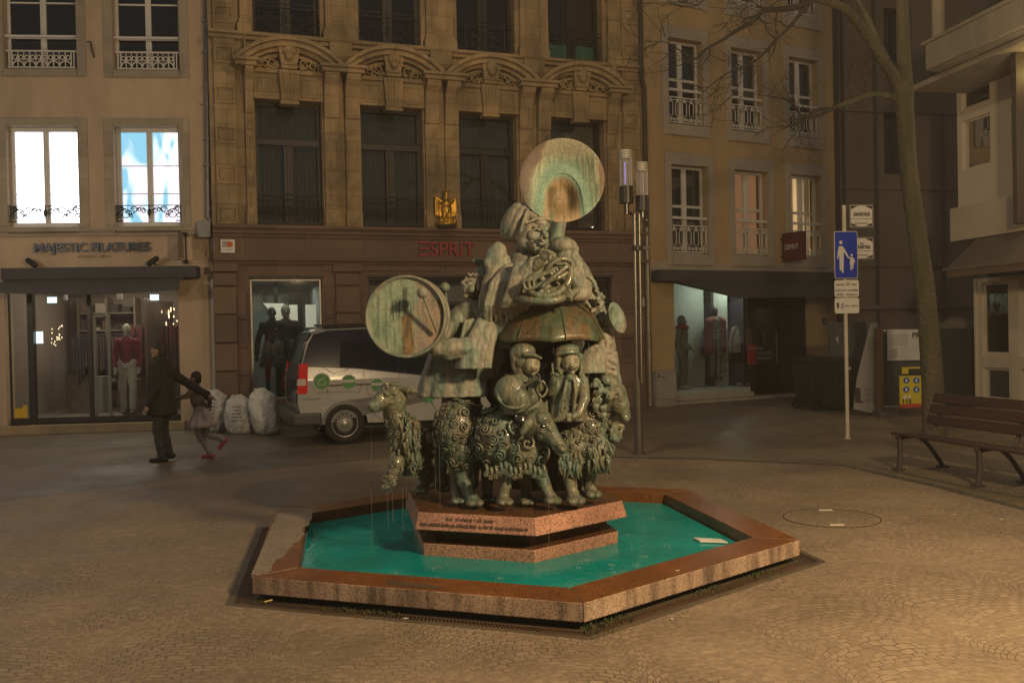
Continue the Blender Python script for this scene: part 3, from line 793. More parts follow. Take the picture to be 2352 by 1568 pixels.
# windows
HH = lambda w_, f: w_[2] + (w_[3] - w_[2]) * f
WHITELIT = emit_mat('white_screen_light', (.94, .90, 1.0), 5.0)
def poster_mat():
    ma = bpy.data.materials.new('lit_poster_print'); ma.use_nodes = True
    nt = ma.node_tree; b = nt.nodes['Principled BSDF']; L = nt.links.new
    tc = N(nt, 'ShaderNodeTexCoord'); n = N(nt, 'ShaderNodeTexNoise'); n.inputs['Scale'].default_value = 1.7; n.inputs['Detail'].default_value = 1.2; n.inputs['Distortion'].default_value = .8
    mp = N(nt, 'ShaderNodeMapping'); mp.inputs['Scale'].default_value = (1.5, 1, .8); mp.inputs['Location'].default_value = (.35, 0, .2); L(tc.outputs['Object'], mp.inputs[0]); L(mp.outputs[0], n.inputs['Vector'])
    r = N(nt, 'ShaderNodeValToRGB'); e = r.color_ramp.elements; r.color_ramp.interpolation = 'EASE'
    e[0].position = .40; e[0].color = (.34, .72, .95, 1); e[1].position = .48; e[1].color = (.85, 1.05, 1.2, 1)
    q = e.new(.56); q.color = (1.3, 1.05, 1.25, 1); q = e.new(.62); q.color = (1.5, 1.35, 1.5, 1)
    sx2 = N(nt, 'ShaderNodeSeparateXYZ'); L(tc.outputs['Object'], sx2.inputs[0]); g1 = N(nt, 'ShaderNodeMath', operation='MULTIPLY_ADD'); L(sx2.outputs[0], g1.inputs[0]); g1.inputs[1].default_value = .16; g1.inputs[2].default_value = -.16 * (W2[0] + W2[1]) / 2 + .02; g2 = N(nt, 'ShaderNodeMath', operation='ADD'); L(n.outputs['Fac'], g2.inputs[0]); L(g1.outputs[0], g2.inputs[1]); L(g2.outputs[0], r.inputs[0]); L(r.outputs[0], b.inputs['Emission Color']); b.inputs['Emission Strength'].default_value = 1.25; b.inputs['Base Color'].default_value = (.02, .02, .02, 1)
    return ma
for hole, bk, nm in ((W1, WHITELIT, 0), (W2, poster_mat(), 1)):
    a, b, c, d = hole
    wo = window(LB, a, b, c, d, .17, bars=(HH(hole, .34), HH(hole, .62)), bar=.012, back=bk, backy=.16, room=True, fr=.075)
    scroll_rail(wo, a, b, c + .10, c + .40, .05, IRON, 3 + nm)
for hole in (U1, U2):
    a, b, c, d = hole
    wo = window(LB, a, b, c, d, .17, bars=(HH(hole, .345), HH(hole, .70)), bar=.03, roomd=1.6, pane=GLASSD)
    mbb = MB(); mbb.box(a, b, .06, .09, HH(hole, .345) - .02, HH(hole, .345) + .02); mbb.build('safety_bar', WHITEFR, wo)
    lace_panel(wo, a + .02, b - .02, c + .03, c + .36, .05, IRONW)
# shop front
a, b, c, d = SH
mb = MB(); mb.box(a - .12, b + .10, -.16, .36, 0, .16); mb.build('door_step', mat('step_stone', (.34, .25, .14), .7, var=.3, scale=4, bump=.6), LB, bevel=.01)
mb = MB(); DKB = mat('dark_bronze_aluminium', (.055, .048, .042), .35, metal=.4, var=.2)
sx_ = [FL.s(q, 800, .2) for q in (20, 70, 208, 412)]
for x in sx_[:3]: mb.box(x - .035, x + .035, .16, .24, c, d)
mb.box(sx_[1] + .035, sx_[1] + .085, .12, .26, c, d)
mb.box(b - .04, b, .16, .24, c, d); mb.box(a, b, .165, .235, c, c + .11); mb.box(a, b, .165, .235, d - .06, d)
shop = mb.build('shop_window', DKB, LB, bevel=.004, seg=1)
mb = MB(); mb.face([(a, .2, c), (b, .2, c), (b, .2, d), (a, .2, d)]); mb.build('pane', SHOPGL, shop)
# shop interior
mb = MB(); yb = 4.0; x0, x1 = a - .3, b + .3
mb.face([(x0, yb, 0), (x1, yb, 0), (x1, yb, 3.4), (x0, yb, 3.4)]); mb.face([(x0, .36, 0), (x0, yb, 0), (x0, yb, 3.4), (x0, .36, 3.4)]); mb.face([(x1, .36, 0), (x1, yb, 0), (x1, yb, 3.4), (x1, .36, 3.4)])
mb.face([(x0, .36, 3.2), (x1, .36, 3.2), (x1, yb, 3.2), (x0, yb, 3.2)])
mb.build('shop_interior', mat('shop_wall_taupe', (.20, .16, .125), .8, var=.3, scale=.9), LB)
mb = MB(); mb.face([(x0, .25, .17), (x1, .25, .17), (x1, yb, .17), (x0, yb, .17)]); mb.build('shop_floor', SHOPFL, LB)
# wardrobes, rails and clothes deep in the shop
inn = MB(); inn.box(a + .9, a + 1.9, 3.3, 3.9, .17, 1.3); inn.box(a + 2.0, a + 2.05, 1.6, 3.6, .17, 2.5); inn.box(a + 2.9, b + .2, 3.2, 3.8, .17, 1.1)
inn.box(a + .2, a + .85, 2.4, 2.9, .17, .95); inn.box(a + 1.65, a + 1.95, 1.2, 1.5, .17, .9)
inn.build('counter', mat('counter_wood', (.16, .125, .09), .5, var=.4, scale=3), LB, bevel=.01)
fr_ = MB()
for x in (FL.s(219, 800, .6), FL.s(252, 800, .6)): fr_.box(x - .025, x + .025, .55, .60, .18, 2.15)
fr_.box(FL.s(219, 800, .6), FL.s(252, 800, .6), .55, .60, 2.1, 2.15); fr_.box(FL.s(219, 800, .6), FL.s(252, 800, .6), .55, .60, .3, 1.0)
fr_.build('security_gate', mat('grey_plastic', (.36, .35, .31), .5), LB, bevel=.01)
cl = MB(); rr = random.Random(2)
for k in range(26):
    x = a + 1.3 + k * .075; top = 1.9 + rr.uniform(-.03, .03); y_ = 2.6 + rr.uniform(-.1, .1)
    cl.box(x, x + .055, y_, y_ + .45, top - rr.uniform(.7, 1.0), top)
cl.box(a + 1.2, a + 3.3, 2.8, 2.84, 1.93, 1.96)
cl.build('clothes_rail', mat('dark_red_clothes', (.18, .030, .034), .9, col2=(.045, .035, .035), scale=6, stretch=(4, 1, .2), contrast=.1), LB)
rr = random.Random(77); sets = [MB(), MB(), MB()]; frm = MB()
for (xa, xb, yy) in ((a + .05, a + 1.25, 3.5), (a + 2.35, b + .25, 3.4)):
    for k in range(6):
        z = .35 + k * .38; frm.box(xa, xb, yy, yy + .4, z, z + .03); x = xa + .04
        while x < xb - .1:
            w_ = rr.uniform(.10, .26); sets[rr.randrange(3)].box(x, x + w_, yy + .04, yy + .36, z + .031, z + .031 + rr.uniform(.06, .26)); x += w_ + rr.uniform(.01, .08)
    for x in (xa, (xa + xb) / 2, xb): frm.box(x - .02, x + .02, yy - .002, yy + .402, .17, 2.6)
frm.build('shelving', mat('counter_wood', (.16, .125, .09), .5, var=.4, scale=3), LB)
for q_, (nm_, c_) in zip(sets, (('brown_goods', (.13, .075, .045)), ('dark_goods', (.035, .03, .03)), ('cream_goods', (.34, .29, .22)))): q_.build('folded_clothes', mat(nm_, c_, .85, var=.4, scale=5), LB)
gd = MB()
for x in (a + .55, a + 1.6, a + 2.8): gd.tube([(x, 1.4, 3.2), (x, 1.4, 2.75)], .01, 6); gd.tube([(x, 1.4, 2.75), (x, 1.4, 2.48)], .055, 14)
gd.build('ceiling_fittings', mat('pale_fitting', (.36, .34, .30), .5), LB)
cl = MB()
for k in range(20):
    x = a + .35 + k * .06; top = 1.75; cl.box(x, x + .042, 2.3, 2.72, top - rr.uniform(.6, 1.0), top)
cl.box(a + .3, a + 1.6, 2.49, 2.52, 1.78, 1.81); cl.build('clothes_rail', mat('mixed_dark_clothes', (.10, .07, .06), .9, col2=(.03, .03, .04), scale=7, stretch=(5, 1, .1), contrast=.06), LB)
lt = MB()
for px, py, w_ in ((120, 689, .18), (355, 683, .17)):
    lt = MB(); s_, z_ = FL(px, py, 1.9); lt.box(s_ - w_ / 2, s_ + w_ / 2, 1.88, 1.9, z_ - .06, z_ + .06); lt.build('lit_sign', emit_mat('cool_display_light', (.75, .95, 1.0), 1.8), LB)
lt = MB(); s_, z_ = FL(87, 775, .35); lt.box(s_ - .09, s_ + .09, .34, .36, z_ - .11, z_ + .11)
lt.build('lit_sign', emit_mat('cool_display_light', (.75, .95, 1.0), 1.8), LB)
lt = MB(); rr = random.Random(9)
for k in range(34):
    s_, z_ = FL(rr.uniform(345, 408), rr.uniform(705, 790), 3.0); lt.ell((s_, 2.6 + rr.random(), z_), (.012, .012, rr.uniform(.015, .05)), seg=6, rings=4)
for k in range(16):
    s_, z_ = FL(rr.uniform(100, 410), 848 + rr.uniform(-3, 3), 1.2); lt.ell((s_, 3.0, z_ + .1), (.016, .016, .012), seg=6, rings=4)
for k in range(20):
    s_, z_ = FL(rr.uniform(100, 128), rr.uniform(745, 800), 2.2); lt.ell((s_, 2.6, z_), (.010, .01, .015), seg=6, rings=4)
lt.build('glittering_lamps', emit_mat('warm_small_lamps', (1, .72, .42), 3.0), LB)
sg = MB(); s_, z_ = FL(50, 947, .19); sg.box(s_ - .12, s_ + .10, .185, .195, z_ - .10, z_ + .08); sg.box(s_ + .02, s_ + .10, .185, .195, z_ + .08, z_ + .13); sg.build('yellow_sticker', mat('yellow_sticker', (.60, .38, .01), .6), LB)
SHOPL = bpy.data.lights.new('shop_ceiling_light', 'AREA'); SHOPL.energy = 70; SHOPL.size = 2.2; SHOPL.color = (1, .85, .66)
so = bpy.data.objects.new('shop_ceiling_light', SHOPL); COL.objects.link(so); so.location = FL.o + FL.d * ((a + b) / 2) + FL.n * 2.0 + Vector((0, 0, 3.1))
# awning cassette and half rolled cloth
mb = MB(); x0, x1 = FL.s(2, 630, -.3), FL.s(452, 628, -.3)
z0, z1 = FL.z(230, 640, -.3), FL.z(230, 613, -.3)
mb.box(x0, x1, -.32, -.001, z0, z1)
aw = mb.build('awning', AWN, LB, bevel=.01)
mb = MB(); xa, xb = FL.s(10, 640, -.3), FL.s(422, 640, -.3); n_ = 24
prof = [(-.30, z0 - .002), (-.62, z0 - .10), (-.64, z0 - .24)]
rows = []
for k in range(n_ + 1):
    t = k / n_; sag = math.sin(t * math.pi) * .06
    rows.append([(xa + (xb - xa) * t, y_, z_ - (sag if i else 0)) for i, (y_, z_) in enumerate(prof)])
for p, q in zip(rows, rows[1:]):
    for i in range(2): mb.face([p[i], q[i], q[i + 1], p[i + 1]])
mb.build('awning_cloth', AWN, aw, smooth=True)
# lettering
SIGNB = mat('dark_blue_letters', (.022, .030, .055), .4, metal=.2)
s_, z_ = FL(78, 579, -.06); s2 = FL.s(345, 577, -.06)
def fit_text(body, s0, s1, z, hgt, mat_, par, y=-.05, depth=.02, name='lettering', bold=.004, **kw):
    q = text_mesh(body, hgt / .72, mat_, name, par, Matrix.Identity(4), depth, align='LEFT', bold=bold, **kw)
    xs = [v.co.x for v in q.data.vertices]
    f = (s1 - s0) / (max(xs) - min(xs))
    q.data.transform(upright(s0, y, z) @ Matrix.Diagonal((f, 1, 1, 1)) @ Matrix.Translation((-min(xs), 0, 0)))
    return q
fit_text('MAJESTIC FILATURES', s_, s2, z_, .165, SIGNB, LB, bold=.006)
s_, z_ = FL(176, 591, -.06); worn_marks(MB(), s_, FL.s(254, 589, -.06), z_, .045, -.045, 3, .007).build('small_lettering', mat('faint_letters', (.20, .155, .115), .6), LB)
# spot lamps on the fascia
for px, py, d_ in ((70, 604, 1), (352, 600, -1)):
    s_, z_ = FL(px, py, -.2); mb = MB(); mb.tube([(s_, -.001, z_ - .05), (s_, -.12, z_ - .04)], .015, 8); mb.capsule((s_ - .05 * d_, -.17, z_ + .05), (s_ + .07 * d_, -.2, z_ - .04), .05, .05, 12); mb.build('wall_spotlight', IRON, LB)
# hook on the wall, junction box, hanging sign, downpipe
mb = MB(); P = [FL(x, y, -.03) for x, y in ((201, 97), (209, 98), (213, 118), (215, 132))]; mb.tube([(p[0], -.05 if i < 3 else -.0, p[1]) for i, p in enumerate(P)], .014, 6); mb.build('iron_hook', IRON, LB)
mb = MB(); s_, z_ = FL(469, 526, -.15); mb.box(s_ - .11, s_ + .13, -.24, -.001, z_ - .16, z_ + .15); mb.build('junction_box', mat('grey_box', (.27, .27, .25), .6), LB, bevel=.02)
mb = MB(); mb.box(s_ + .10, s_ + .2, -.12, -.001, z_ - .42, z_ - .17); mb.tube([(s_ + .02, -.2, z_ - .17), (s_ + .04, -.1, z_ - .35), (s_ + .0, -.05, z_ - .5)], .006, 5); mb.build('cable_box', mat('grey_box2', (.16, .14, .12), .6), LB, bevel=.01)
s_, z_ = FL(408, 600, -.02); s2, z2 = FL(423, 537, -.02)
mb = MB(); mb.box(s_ + .12, s_ + .19, -.001, -.10, z2 - .05, z2 + .02); mb.box(s_ + .12, s_ + .19, -.001, -.10, z_ - .05, z_ + .02)
mb.box(s_ + .14, s_ + .16, -.03, -.002, z_ - .02, z2)
for zz in (z2 - .01, z_ - .01): mb.tube([(s_ + .15, -.08, zz), (s_ + .15, -.62, zz)], .010, 6)
hs = mb.build('sign_bracket', IRON, LB)
mb = MB(); mb.box(s_ + .140, s_ + .150, -.60, -.16, z_ + .03, z2 - .03); mb.build('hanging_banner', mat('banner_beige', (.30, .23, .16), .7), hs)
mb = MB()
P = [FL(x, y, -.07) for x, y in ((473, -80), (476, 250), (478, 500))]
mb.tube([(p[0], -.07, p[1]) for p in P], .045, 12)
for y in (50, 120, 200, 320, 380, 480): s_, z_ = FL(473 + y * .01, y, -.07); mb.box(s_ - .055, s_ + .055, -.125, -.001, z_ - .015, z_ + .015)
s_, z_ = FL(481, 500, -.07); mb.tube([(s_, -.07, z_), (s_ + .12, -.09, z_ - .25), (s_ + .13, -.06, z_ - .5)], .045, 12)
s_, z_ = FL(465, 240, -.07); mb.tube([(s_ - .05, -.07, z_), (s_ + .12, -.07, z_)], .008, 5)
mb.build('downpipe', ZINC, LB, smooth=False)
s_, z_ = FL(488, 760, -.03); mb = MB(); mb.box(s_ + .0, s_ + .04, -.06, .0, .02, FL.z(488, 640)); mb.build('corner_strip', WHITEFR, LB)
# ================================================================= middle building (carved sandstone front)
MBD = empty('stone_building', FM.o, FM.a, 'ornate yellow sandstone building with arched pediments above a pink stone shop floor', 'building')
S0, S1 = 0.0, sR
Zc = FM.z(622 * .9408, 551 * .9408)             # top of shop-floor cornice
Zwt = FM.z(587, 228)                            # window head, first floor
Z2 = FM.z(584, 76)                              # sill of second floor
WX = [(FM.s(587, 380), FM.s(743, 380)), (FM.s(829, 380), FM.s(974, 380)), (FM.s(1056, 380), FM.s(1188, 380)), (FM.s(1267, 380), FM.s(1388, 380))]
WM = sum(b - a for a, b in WX) / 4
WX = [((a + b) / 2 - WM / 2, (a + b) / 2 + WM / 2) for a, b in WX]
holes = [(a, b, Zc, Zwt) for a, b in WX] + [(a, b, Z2, Z2 + 2.6) for a, b in WX]
wall('upper_wall', SANDST, MBD, S0, S1, Zc - .05, 11.5, holes, 0, .4)
zs_top = FM.z(660, 640)
SHW = [(FM.s(576, 750), FM.s(741, 750), .5, zs_top), (FM.s(846, 700), FM.s(1403, 700), .35, zs_top + .02)]
wall('ground_floor_wall', PINKST, MBD, S0, S1, 0, Zc - .05, SHW, -.06, .4)
# windows
for i, (a, b) in enumerate(WX):
    zt_ = Zc + (Zwt - Zc) * .70
    mb = MB(); y = .24
    mb.box(a, a + .07, y, y + .07, Zc, Zwt); mb.box(b - .07, b, y, y + .07, Zc, Zwt); mb.box(a, b, y - .002, y + .072, Zwt - .07, Zwt + .0)
    mb.box(a, b, y - .01, y + .08, zt_ - .09, zt_ + .06); mb.box(a, b, y - .03, y + .0, zt_ + .03, zt_ + .055)
    m_ = (a + b) / 2; mb.box(m_ - .09, m_ + .09, y - .004, y + .07, Zc, zt_ - .09); mb.box(m_ - .03, m_ + .03, y - .02, y, Zc, zt_ - .09)
    mb.box(a + .07, b - .07, y + .001, y + .069, Zc, Zc + .12)
    wo = mb.build('window', DARKFR, MBD, bevel=.006, seg=1)
    gm = MB(); gm.face([(a, y + .04, Zc), (b, y + .04, Zc), (b, y + .04, Zwt), (a, y + .04, Zwt)]); gm.build('pane', GLASSD, wo)
    n_ = 90; gm = MB(); pts = [(a + (b - a) * k / n_, .40 + .028 * math.sin(k * .95 + math.sin(k * .4))) for k in range(n_ + 1)]
    for p, q in zip(pts, pts[1:]): gm.face([(p[0], p[1], Zc), (q[0], q[1], Zc), (q[0], q[1], Zwt), (p[0], p[1], Zwt)])
    gm.build('curtain', CURT, wo, smooth=True)
    # iron balustrade in front
    gm = MB(); hz = Zc + .62
    for z in (Zc + .06, hz, hz - .09): gm.tube([(a + .01, .06, z), (b - .01, .06, z)], .009, 6)
    for k in range(15):
        x = a + (b - a) * (k + .5) / 15; gm.tube([(x, .06, Zc + .06), (x, .06, hz - .09)], .006, 5)
        gm.tube([(x + math.cos(t) * .035, .06, Zc + .30 + math.sin(t) * .10) for t in [q * .785 for q in range(9)]], .005, 4)
    gm.build('railing', IRON, wo)
    a2, b2 = a, b
    wo = window(MBD, a2, b2, Z2, Z2 + 2.6, .24, DARKFR, .07, .20, (), pane=GLASSD, roomd=1.3)
    gm = MB(); hz = Z2 + .62
    for z in (Z2 + .05, hz, hz - .08): gm.tube([(a2 + .01, .06, z), (b2 - .01, .06, z)], .009, 6)
    for k in range(3):
        x = a2 + (b2 - a2) * (k + .5) / 3; hw = (b2 - a2) / 6
        for sgn in (1, -1):
            for (u, v, rd, tn) in ((.45, .32, .11, 1.6), (.5, .14, .09, 1.4)):
                gm.tube([(x + sgn * (hw * u + math.cos(t) * rd * (1 - q / 24)), .06, Z2 + v + math.sin(t) * rd * (1 - q / 24)) for q, t in [(q, q * tn * 6.28 / 16) for q in range(17)]], .006, 5)
        gm.tube([(x, .06, Z2 + .05), (x, .06, hz)], .007, 5)
    gm.build('railing', IRON, wo)
# a lit green room behind the last upper window
GL_ = MB(); a, b = WX[3]; z_ = FM.z(1330, 96, .5)
GL_.box(a + .1, b + .3, 1.0, 1.3, Z2 - .2, z_ + .05); GL_.box(a + .75, a + 1.0, .9, 1.0, Z2, z_)
GL_.build('green_lit_counter', mat('green_counter', (.12, .30, .18), .6, emit=(.08, .34, .16), estr=.13), MBD)

# carved stonework
def pyramid(mb, x0, x1, z0, z1, y0, hgt, inset=.0):
    cx, cz = (x0 + x1) / 2, (z0 + z1) / 2
    A = [(x0 + inset, y0, z0 + inset), (x1 - inset, y0, z0 + inset), (x1 - inset, y0, z1 - inset), (x0 + inset, y0, z1 - inset)]
    for k in range(4): mb.face([A[k], A[(k + 1) % 4], (cx, y0 - hgt, cz)])
def framed_block(mb, x0, x1, z0, z1, y):
    t = .045
    mb.box(x0, x1, y - .03, y, z0, z0 + t); mb.box(x0, x1, y - .03, y, z1 - t, z1); mb.box(x0, x0 + t, y - .03, y, z0 + t, z1 - t); mb.box(x1 - t, x1, y - .03, y, z0 + t, z1 - t)
    pyramid(mb, x0 + t, x1 - t, z0 + t, z1 - t, y - .004, .075, .008)
for (xa, xb) in ((FM.s(493, 300), FM.s(543, 300)), (FM.s(1429, 300), FM.s(1468, 300))):
    mb = MB(); mb.box(xa, xb, -.05, .001, Zc, 11.5)
    z = Zc + .02; k = 0
    while z < 11:
        framed_block(mb, xa + .01, xb - .01, z, z + .33, -.05)
        mb.box(xa + .004, xb - .004, -.062, -.049, z + .36, z + .70)
        z += .735
    mb.build('diamond_quoins', SANDST, MBD, bevel=.006, seg=1)
# pilasters: a pair between windows at first floor, panels at second floor
mb = MB(); mb2 = MB()
gaps = [(FM.s(548, 300), WX[0][0] - .03)] + [(WX[i][1] + .03, WX[i + 1][0] - .03) for i in range(3)] + [(WX[3][1] + .03, FM.s(1424, 300))]
Zcap = FM.z(770, 170)                       # ledge over the brackets
Zbr = Zwt - .05
for gi, (ga, gb) in enumerate(gaps):
    mb2 = MB()
    ends = gi in (0, 4)
    cols = [(ga + (0.12 if gi == 0 else 0), gb - (0.12 if gi == 4 else 0))] if ends else [(ga, ga + (gb - ga) * .41), (gb - (gb - ga) * .41, gb)]
    for (ca, cb) in cols:
        w_ = cb - ca
        mb.box(ca, cb, -.09, .001, Zc + .02, Zbr - .25)
        mb.box(ca - .015, cb + .015, -.12, .001, Zc, Zc + .28)
        # sunk panel lines
        for (z0, z1) in ((Zc + .34, Zc + .62), (Zc + 1.05, Zbr - .65)):
            t = .03
            mb.box(ca + .03, ca + .03 + t, -.105, -.089, z0, z1); mb.box(cb - .03 - t, cb - .03, -.105, -.089, z0, z1); mb.box(ca + .03 + t, cb - .03 - t, -.105, -.089, z1 - t, z1); mb.box(ca + .03 + t, cb - .03 - t, -.105, -.089, z0, z0 + t)
        for zc_ in (Zc + .83, Zbr - .42, Zc + .15): pyramid(mb, ca + .02, cb - .02, zc_ - .15, zc_ + .15, -.0905 if zc_ > Zc + .3 else -.1205, .07)
        # bracket (console): tapering scroll
        P = [(-.09, Zbr - .25), (-.13, Zbr - .22), (-.15, Zbr + .1), (-.22, Zcap - .28), (-.34, Zcap - .16), (-.36, Zcap - .06), (-.001, Zcap - .06), (-.001, Zbr - .25)]
        mb2.prism([(p[0], p[1]) for p in P], 'x', ca + .0, cb - .0)
    # entablature block above the brackets
    mb2.box(ga - .06, gb + .06, -.40, -.001, Zcap - .06, Zcap + .02); mb2.box(ga - .10, gb + .10, -.45, -.001, Zcap + .02, Zcap + .08)
    # second-floor pilasters
    zb2 = Z2 - .04
    pa, pb = ga + .06, gb - .06
    mb.box(pa, pb, -.10, .001, zb2 + .12, 11.4); mb.box(pa - .05, pb + .05, -.17, .001, zb2 - .02, zb2 + .16); mb.box(pa - .02, pb + .02, -.13, .001, zb2 + .161, zb2 + .24)
    if pb - pa > .3:
        t = .04; c1, c2 = pa + .10, pb - .10
        mb.box(c1, c1 + t, -.12, -.099, zb2 + .36, 11.3); mb.box(c2 - t, c2, -.12, -.099, zb2 + .36, 11.3); mb.box(c1 + t, c2 - t, -.12, -.099, zb2 + .36, zb2 + .40)
    # corbel under the second-floor pilaster
    mb2.prism([(-.001, zb2 - .02), (-.15, zb2 - .02), (-.14, zb2 - .30), (-.05, zb2 - .42), (-.001, zb2 - .42)], 'x', pa + .06, pb - .06)
    mb2.build('bracket', SANDST, MBD, bevel=.008, seg=1)
mb.build('pilasters', SANDST, MBD, bevel=.006, seg=1)
# sill course of second floor
mb = MB()
mb.box(S0, S1, -.10, .001, Z2 - .16, Z2 - .001); mb.box(S0, S1, -.16, -.099, Z2 - .09, Z2 - .03)
mb.build('string_course', SANDST, MBD, bevel=.01)
# segmental pediments
for i, (a, b) in enumerate(WX):
    m_ = (a + b) / 2; mb = MB()
    hw = (gaps[i + 1][0] + (gaps[i + 1][1] - gaps[i + 1][0]) * .5 - m_) if i < 3 else (gaps[3][1] - gaps[3][0]) * .5 + WM / 2 + .03
    zf = Zcap + .08; rise = (Z2 - .17) - zf + .03
    ro = (hw * hw + rise * rise) / (2 * rise); zc0 = zf + rise - ro; th = math.asin(min(1, hw / ro))
    n_ = 28
    def arc(r_, y0, y1, r2, tt=th):
        for k in range(n_):
            t0, t1 = -tt + 2 * tt * k / n_, -tt + 2 * tt * (k + 1) / n_
            c0, s0_, c1, s1_ = math.cos(t0), math.sin(t0), math.cos(t1), math.sin(t1)
            p = [(m_ + r2 * s0_, y0, zc0 + r2 * c0), (m_ + r2 * s1_, y0, zc0 + r2 * c1), (m_ + r2 * s1_, y1, zc0 + r2 * c1), (m_ + r2 * s0_, y1, zc0 + r2 * c0),
                 (m_ + r_ * s0_, y0, zc0 + r_ * c0), (m_ + r_ * s1_, y0, zc0 + r_ * c1), (m_ + r_ * s1_, y1, zc0 + r_ * c1), (m_ + r_ * s0_, y1, zc0 + r_ * c0)]
            mb.hexa(p)
    arc(ro, -.46, -.001, ro - .07); arc(ro - .07, -.38, -.001, ro - .16, th * .99); arc(ro - .16, -.26, -.001, ro - .22, th * .95); arc(ro - .24, -.17, -.001, ro - .30, th * .86)
    bmesh.ops.remove_doubles(mb.bm, verts=mb.bm.verts, dist=1e-4)
    # lintel frieze and panel
    zl0, zl1 = Zwt, Zcap - .05
    mb.box(a - .02, b + .02, -.10, .001, zl0, zl0 + (zl1 - zl0) * .9); mb.box(a - .06, b + .06, -.15, .001, zl0 + (zl1 - zl0) * .9, zl1 + .02)
    for (u, v) in ((a + .06, m_ - .24), (m_ + .24, b - .06)):
        t = .03; z0, z1 = zl0 + .06, zl0 + (zl1 - zl0) * .78
        mb.box(u, v, -.118, -.099, z0, z0 + t); mb.box(u, v, -.118, -.099, z1 - t, z1); mb.box(u, u + t, -.118, -.099, z0 + t, z1 - t); mb.box(v - t, v, -.118, -.099, z0 + t, z1 - t)
    # tapering keystone
    zk0, zk1 = Zwt - .08, zf + rise - .10
    mb.hexa([(m_ - .14, -.20, zk0), (m_ + .14, -.20, zk0), (m_ + .14, -.001, zk0), (m_ - .14, -.001, zk0), (m_ - .19, -.22, zl1), (m_ + .19, -.22, zl1), (m_ + .19, -.001, zl1), (m_ - .19, -.001, zl1)])
    for kx in (-.09, -.03, .03, .09): mb.tube([(m_ + kx * .9, -.205, zk0 + .05), (m_ + kx * 1.2, -.225, zl1 - .03)], .016, 6)
    mb.box(m_ - .17, m_ + .17, -.24, -.001, zk0 - .03, zk0 + .03)
    mb.hexa([(m_ - .13, -.24, zl1 + .02), (m_ + .13, -.24, zl1 + .02), (m_ + .13, -.001, zl1 + .02), (m_ - .13, -.001, zl1 + .02), (m_ - .21, -.34, zk1), (m_ + .21, -.34, zk1), (m_ + .21, -.001, zk1), (m_ - .21, -.001, zk1)])
    mb.build('pediment', SANDST, MBD, bevel=.005, seg=1)
    # carved head and foliage
    cv = MB(); zh = (zl1 + zk1) / 2 + .04
    cv.ell((m_, -.34, zh), (.085, .085, .125)); cv.ell((m_, -.415, zh - .01), (.018, .03, .035), seg=10); cv.ell((m_, -.395, zh - .065), (.03, .02, .012), seg=10)
    for sx in (-1, 1): cv.ell((m_ + sx * .033, -.41, zh + .025), (.016, .012, .009), seg=8, rings=6); cv.ell((m_ + sx * .08, -.32, zh + .05), (.04, .06, .07))
    cv.ell((m_, -.33, zh + .10), (.10, .08, .06))
    rr = random.Random(20 + i)
    for k in range(7): cv.ell((m_ - .12 + k * .04, -.27, zl1 + .10), (.024, .03, .026), seg=10, rings=6)
    for sx in (-1, 1):
        for (u, v, rd, tn, tk) in ((.30, .18, .11, 1.4, .026), (.46, .13, .08, 1.5, .022), (.60, .09, .055, 1.3, .018), (.34, .36, .06, 1.3, .018), (.50, .28, .05, 1.2, .016), (.24, .07, .045, 1.2, .016), (.72, .05, .035, 1.2, .014)):
            cx, cz = m_ + sx * u * hw, zl1 + .02 + v * rise * 1.35
            ph = rr.uniform(0, 3)
            cv.tube([(cx + sx * math.cos(t + ph) * rd * (1 - q / 20), -.13 - .05 * math.sin(q / 4), cz + math.sin(t + ph) * rd * (1 - q / 20)) for q, t in [(q, q * tn * 6.28 / 16) for q in range(17)]], [tk * (1 - q / 26) for q in range(17)], 6)
            for _ in range(3):
                an = rr.uniform(0, 6.28); cv.ell((cx + math.cos(an) * rd * 1.15, -.13, cz + math.sin(an) * rd * 1.1), (tk * 1.5, .03, tk * .8), (0, an, 0), 8, 6)
        cv.tube([(m_ + sx * (.16 + .8 * t) * hw * .8, -.12, zl1 + .05 + .10 * math.sin(t * 9) * (1 - t)) for t in [q / 16 for q in range(17)]], [.02 * (1.1 - q / 17) for q in range(17)], 6)
    cv.build('carved_ornament', SANDST, MBD, remesh=.013, smoothit=1)

# shop-floor mouldings
mb = MB()
zA = Zc; 
def course(z0, z1, pr): mb.box(S0 - .0, S1, -.06 - pr, -.059, z0, z1)
course(zA - .07, zA + .0, .16); course(zA - .16, zA - .07, .10); course(zA - .22, zA - .16, .05)
zB = FM.z(540, 594); course(zB + .02, zB + .075, .05); course(zB - .05, zB + .02, .13); course(zB - .11, zB - .05, .06)
# corner pilaster and piers with banded blocks
piers = [(FM.s(492, 800), FM.s(545, 800), .09), (FM.s(770, 700), FM.s(824, 700), .07)]
for (pa, pb, pr) in piers:
    mb.box(pa - .05, pb + .05, -.06 - pr - .03, -.059, zB - .25, zB - .11)
    z = .55
    while z < zB - .3:
        z2 = min(z + .52, zB - .26)
        mb.box(pa, pb, -.06 - pr, -.059, z, z2 - .02); z = z2
    mb.box(pa - .06, pb + .06, -.06 - pr - .04, -.059, 0, .5)
for (pa, pb) in ((FM.s(545, 800), SHW[0][0] - .04), (SHW[0][1] + .04, FM.s(765, 700)), (FM.s(828, 700), SHW[1][0] - .04), (SHW[1][1] + .05, S1 - .1)):
    z = .45
    while z < zs_top - .3:
        mb.box(pa + .01, pb - .01, -.085, -.059, z, z + .49); z += .52
